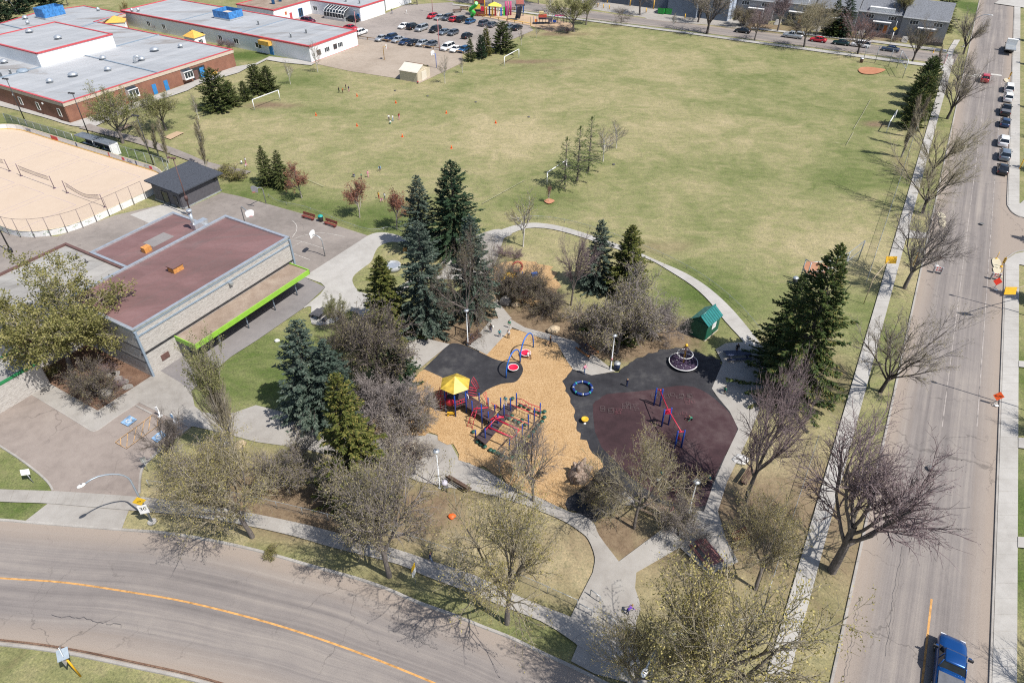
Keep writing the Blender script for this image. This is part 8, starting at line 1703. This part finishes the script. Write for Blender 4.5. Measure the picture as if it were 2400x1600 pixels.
for y in (-1, 1): m = MB(); m.box((1.15, y * 1.2, 1.22), (.14, .34, .24)); m.build('mirror', DARKM, t)
# stroller
t = thing('stroller', 'grey stroller beside the long brown bench', 'stroller', P(1044, 1146), .5); m = MB(); m.box((0, 0, .55), (.5, .7, .12), 0, R(20)); m.build('seat', GREYB, t); m = MB(); m.ball((0, .15, .85), .33, .4, .28, 10, 6); m.build('hood', M('lilac_cloth', (.42, .40, .46), .8, .1), t); m = MB(); m.tube((-.25, .4, .5), (-.25, .7, 1.0), .025); m.tube((.25, .4, .5), (.25, .7, 1.0), .025); m.tube((-.25, .7, 1.0), (.25, .7, 1.0), .025); m.build('handle', DARKM, t)
for x, y in ((-.28, .3), (.28, .3), (0, -.4)): m = MB(); m.tube((x - .03, y, .15), (x + .03, y, .15), .15, n=12); m.build('wheel', TYRE, t)
# ------------------------------------------------------------------ people: one skinned body for each pose
SKIN_R = {'pel': .125, 'wst': .118, 'cst': .135, 'nck': .055, 'hd0': .075, 'hd1': .105, 'hd2': .085, 'sh': .065, 'el': .043, 'wr': .032, 'hn': .036, 'hp': .088, 'kn': .062, 'an': .042, 'to': .035}
def pose(kind):
    """joints of a 1.7 m figure facing +x; y left"""
    j = {}
    def put(k, x, y, z): j[k] = Vector((x, y, z))
    pz = {'sit': .55, 'kneel': .48, 'crouch': .42, 'bend': .92}.get(kind, .96); lean = {'sit': .05, 'bend': .42, 'crouch': .28, 'kneel': .40, 'lie': .1}.get(kind, .02)
    up = math.sqrt(max(.1, .48 ** 2 - lean ** 2)); put('pel', 0, 0, pz); put('wst', lean * .45, 0, pz + up * .42); put('cst', lean, 0, pz + up * .86); put('nck', lean * 1.12, 0, pz + up * 1.08); hz = pz + up * 1.08
    put('hd0', lean * 1.15 + .02, 0, hz + .07); put('hd1', lean * 1.2 + .03, 0, hz + .17); put('hd2', lean * 1.22 + .02, 0, hz + .26)
    for s, n in ((1, 'l'), (-1, 'r')):
        put('sh' + n, j['cst'].x, s * .19, j['cst'].z + .045); fw = {'walk': .18 * s, 'bend': .25, 'crouch': .25, 'kneel': .3, 'sit': .16}.get(kind, .02); dn = -.28
        if kind == 'wave' and s > 0: put('el' + n, j['cst'].x + .05, s * .32, j['cst'].z + .25); put('wr' + n, j['cst'].x + .08, s * .30, j['cst'].z + .50); put('hn' + n, j['cst'].x + .09, s * .28, j['cst'].z + .59)
        else:
            put('el' + n, j['cst'].x + fw * .6, s * .25, j['cst'].z + dn); put('wr' + n, j['cst'].x + fw * 1.5 + .06, s * .24, j['cst'].z + dn * 1.8 + (.05 if kind in ('sit', 'walk') else 0)); put('hn' + n, j['cst'].x + fw * 1.7 + .09, s * .235, j['cst'].z + dn * 2.08)
        if kind == 'sit': put('hp' + n, .04, s * .09, pz - .01); put('kn' + n, .44, s * .11, pz); put('an' + n, .46, s * .11, .1); put('to' + n, .62, s * .12, .05)
        elif kind == 'kneel': put('hp' + n, .0, s * .1, pz - .03); put('kn' + n, .12, s * .12, .07); put('an' + n, -.3, s * .11, .08); put('to' + n, -.42, s * .11, .05)
        elif kind == 'crouch': put('hp' + n, -.02, s * .1, pz - .03); put('kn' + n, .3, s * .14, .46); put('an' + n, .02, s * .12, .09); put('to' + n, .18, s * .13, .045)
        else:
            st = {'walk': .22, 'run': .34}.get(kind, .02) * s; put('hp' + n, 0, s * .095, pz - .05); put('kn' + n, -st * .35 + .05, s * .1, .5); put('an' + n, -st, s * .1, .09); put('to' + n, -st + .16, s * .11, .045)
    E_ = [('pel', 'wst'), ('wst', 'cst'), ('cst', 'nck'), ('nck', 'hd0'), ('hd0', 'hd1'), ('hd1', 'hd2')]
    for n in 'lr': E_ += [('cst', 'sh' + n), ('sh' + n, 'el' + n), ('el' + n, 'wr' + n), ('wr' + n, 'hn' + n), ('pel', 'hp' + n), ('hp' + n, 'kn' + n), ('kn' + n, 'an' + n), ('an' + n, 'to' + n)]
    return j, E_
BODY = {}
def body_mesh(kind):
    j, ed = pose(kind); names = list(j); me = bpy.data.meshes.new('person_' + kind); me.from_pydata([j[n] for n in names], [(names.index(a), names.index(b)) for a, b in ed], [])
    o = bpy.data.objects.new('tmp', me); COL.objects.link(o); o.modifiers.new('s', 'SKIN'); ss = o.modifiers.new('u', 'SUBSURF'); ss.levels = 1; ss.render_levels = 1
    for i, n in enumerate(names):
        sv = me.skin_vertices[0].data[i]; r = SKIN_R.get(n, SKIN_R.get(n[:2], .05)); sv.radius = (r, r * (1.25 if n in ('cst', 'wst', 'pel') else 1)); sv.use_root = n == 'pel'
    dg = bpy.context.evaluated_depsgraph_get(); dg.update(); ev = o.evaluated_get(dg); out = bpy.data.meshes.new_from_object(ev); bpy.data.objects.remove(o)
    out.materials.clear()
    for k in range(4): out.materials.append(TYRE)
    hd = j['hd1']
    for p in out.polygons:
        c = p.center; best = min(names, key=lambda n: (j[n] - c).length); k = best[:2]
        if k in ('hd', 'nc'): mi = 3 if (c.z > hd.z + .03 or c.x < hd.x - .035) and c.z > hd.z - .09 else 0
        elif k in ('hn', 'wr'): mi = 0
        elif k in ('hp', 'kn', 'an', 'pe'): mi = 2
        elif k == 'to': mi = 3
        else: mi = 1
        p.material_index = mi; p.use_smooth = True
    BODY[kind] = out
for k in ('stand', 'walk', 'sit', 'kneel', 'crouch', 'bend', 'wave'): body_mesh(k)
CL = lambda n, c: M('cloth_' + n, c, .85, .08, 6.0)
C = {n: CL(n, c) for n, c in (('black', (.015, .015, .02)), ('navy', (.02, .03, .09)), ('blue', (.04, .12, .38)), ('white', (.72, .72, .70)), ('pink', (.65, .25, .36)), ('hotpink', (.62, .04, .22)), ('red', (.50, .03, .04)), ('yellow', (.70, .45, .06)), ('orange', (.65, .17, .03)), ('green', (.03, .20, .12)), ('teal', (.03, .22, .26)), ('purple', (.13, .05, .38)), ('grey', (.22, .22, .24)), ('skyblue', (.22, .40, .62)), ('denim', (.08, .12, .22)))}
SK = [M('skin_%d' % i, c, .6, .05) for i, c in enumerate(((.52, .31, .22), (.36, .20, .13), (.16, .085, .055)))]; HAIR = [M('hair_%d' % i, c, .8, .1) for i, c in enumerate(((.02, .014, .012), (.10, .05, .025), (.32, .2, .09)))]
random.seed(21)
def person(kind, px, h, top, low, lb, grp=None, face=None, z=0.0, sk=None, hair=None):
    b = P(*px, z); t = thing('person', lb, 'person', b, math.radians(face) if face is not None else random.uniform(0, 6.28), grp, (h / 1.7,) * 3)
    link('body', BODY[kind], t, [SK[random.randrange(3) if sk is None else sk], C[top], C[low], HAIR[random.randrange(3) if hair is None else hair]])
    return t
GF_ = 'children on the field'
for a in (('walk', (795, 218), 1.4, 'black', 'black', 'child in black, left of the orange shirted child on the field'), ('stand', (804, 219), 1.35, 'orange', 'black', 'child in orange shirt among the dark shirted group'), ('stand', (811, 211), 1.5, 'black', 'black', 'child in black behind the orange shirted child'), ('walk', (818, 215), 1.35, 'navy', 'pink', 'child in navy at the right of the dark shirted group'),
          ('stand', (912, 283), 1.4, 'white', 'navy', 'child in white shirt standing at the left of the field group'), ('stand', (921, 284), 1.4, 'white', 'skyblue', 'child in white shirt and pale blue trousers on the field'), ('crouch', (914, 291), 1.4, 'white', 'green', 'child in white crouching on the field'), ('wave', (936, 281), 1.5, 'red', 'pink', 'child in red waving at the right of the white group'),
          ('bend', (891, 400), 1.4, 'skyblue', 'navy', 'child in pale blue bending over alone on the field'), ('crouch', (832, 416), 1.4, 'navy', 'grey', 'child in navy crouching above the maples'), ('stand', (848, 421), 1.4, 'green', 'black', 'child in green top above the maples'), ('walk', (863, 416), 1.4, 'pink', 'pink', 'child in pink above the maples'),
          ('stand', (888, 466), 1.4, 'yellow', 'red', 'child in yellow near the rust budded maple'), ('crouch', (894, 472), 1.35, 'pink', 'white', 'child in pink and white crouching near the maple'), ('stand', (902, 468), 1.35, 'white', 'grey', 'child in white behind the maple'),
          ('crouch', (568, 385), 1.3, 'white', 'grey', 'child in white crouching by the path shrubs, left'), ('stand', (577, 384), 1.35, 'white', 'pink', 'child in white standing by the path shrubs'), ('crouch', (575, 391), 1.3, 'pink', 'white', 'child in pink crouching by the path shrubs'),
          ('walk', (312, 249), 1.7, 'red', 'black', 'person in red at the brick school bay window'), ('walk', (919, 33), 1.7, 'black', 'denim', 'person in black walking in the school lot'), ('walk', (953, 34), 1.7, 'white', 'white', 'person in white walking across the school lot'), ('crouch', (979, 197), 1.3, 'red', 'black', 'child in red at the cream shed corner')):
    person(*a[:6], GF_ if a[1][1] > 195 else None)
GPp = 'people in the playground'
for a in (('sit', (1104, 796), 1.5, 'blue', 'navy', 'child in blue sitting at the near end of the bench', 325), ('sit', (1118, 786), 1.5, 'navy', 'denim', 'child in navy sitting at the far end of the bench', 325), ('stand', (1150, 781), 1.6, 'black', 'navy', 'girl in dark jacket with white bag', 300), ('stand', (1171, 791), 1.35, 'teal', 'navy', 'small child in dark teal overalls', 270), ('stand', (1194, 770), 1.45, 'green', 'white', 'child in green and white at the wood chip corner', 250), ('stand', (1192, 794), 1.55, 'white', 'black', 'child in long white top and black leggings', 240), ('walk', (1290, 813), 1.8, 'black', 'black', 'adult in black walking on the wood chips', 200), ('sit', (1372, 818), 1.6, 'navy', 'pink', 'person in navy seated at the brown picnic table', 330), ('walk', (1369, 877), 1.65, 'pink', 'denim', 'woman in pink top beside the park lamp', 320), ('wave', (1469, 907), 1.35, 'navy', 'navy', 'child in navy with raised arm on the black rubber', 200), ('kneel', (1621, 985), 1.45, 'green', 'black', 'child in dark green kneeling over chalk', 200), ('walk', (1588, 1042), 1.5, 'red', 'denim', 'child in red behind the ring trek posts', 230), ('stand', (1540, 1140), 1.5, 'white', 'navy', 'child in white at the olive tree', 250), ('stand', (1548, 1122), 1.4, 'teal', 'navy', 'child in teal behind the olive tree branches', 250), ('crouch', (1586, 1150), 1.4, 'red', 'red', 'child in red crouching under the olive tree', 220), ('stand', (1660, 1132), 1.35, 'teal', 'black', 'child in green at the edge of the maroon surface', 200), ('walk', (1573, 1208), 1.5, 'hotpink', 'denim', 'girl in bright pink beside the wooden table', 160), ('walk', (1010, 1318), 1.65, 'navy', 'denim', 'person in navy on the curved sidewalk', 10), ('bend', (1469, 1441), 1.5, 'purple', 'navy', 'person in purple at the park entrance', 30), ('crouch', (832, 1268), 1.3, 'skyblue', 'grey', 'child in pale blue by the low fence', 40), ('stand', (709, 1125), 1.3, 'blue', 'navy', 'child in blue behind the yellow green spruce', 20), ('stand', (1697, 925), 1.4, 'green', 'black', 'child in green in the shade of the path', 200), ('stand', (1725, 828), 1.6, 'black', 'black', 'person in black at the dark blue table', 270)):
    person(*a[:6], GPp, a[6])
person('sit', (1237, 838), 1.45, 'white', 'black', 'child in white and black riding the red dish', GPp, 330, .12); person('stand', (1185, 949), 1.45, 'teal', 'white', 'child in teal standing on the cross deck', GPp, 250, .96); person('crouch', (1093, 932), 1.4, 'white', 'pink', 'child in white under the yellow roof', GPp, 280, 1.06)
m = MB(); q = P(1155, 776); m.ball((q.x, q.y, .75), .17, .13, .26, 9, 7); m.tube((q.x - .05, q.y, .95), (q.x - .12, q.y + .02, 1.3), .02, n=5); tag(m.build('bag', C['white']), 'white bag carried by the girl in dark jacket', 'bag')
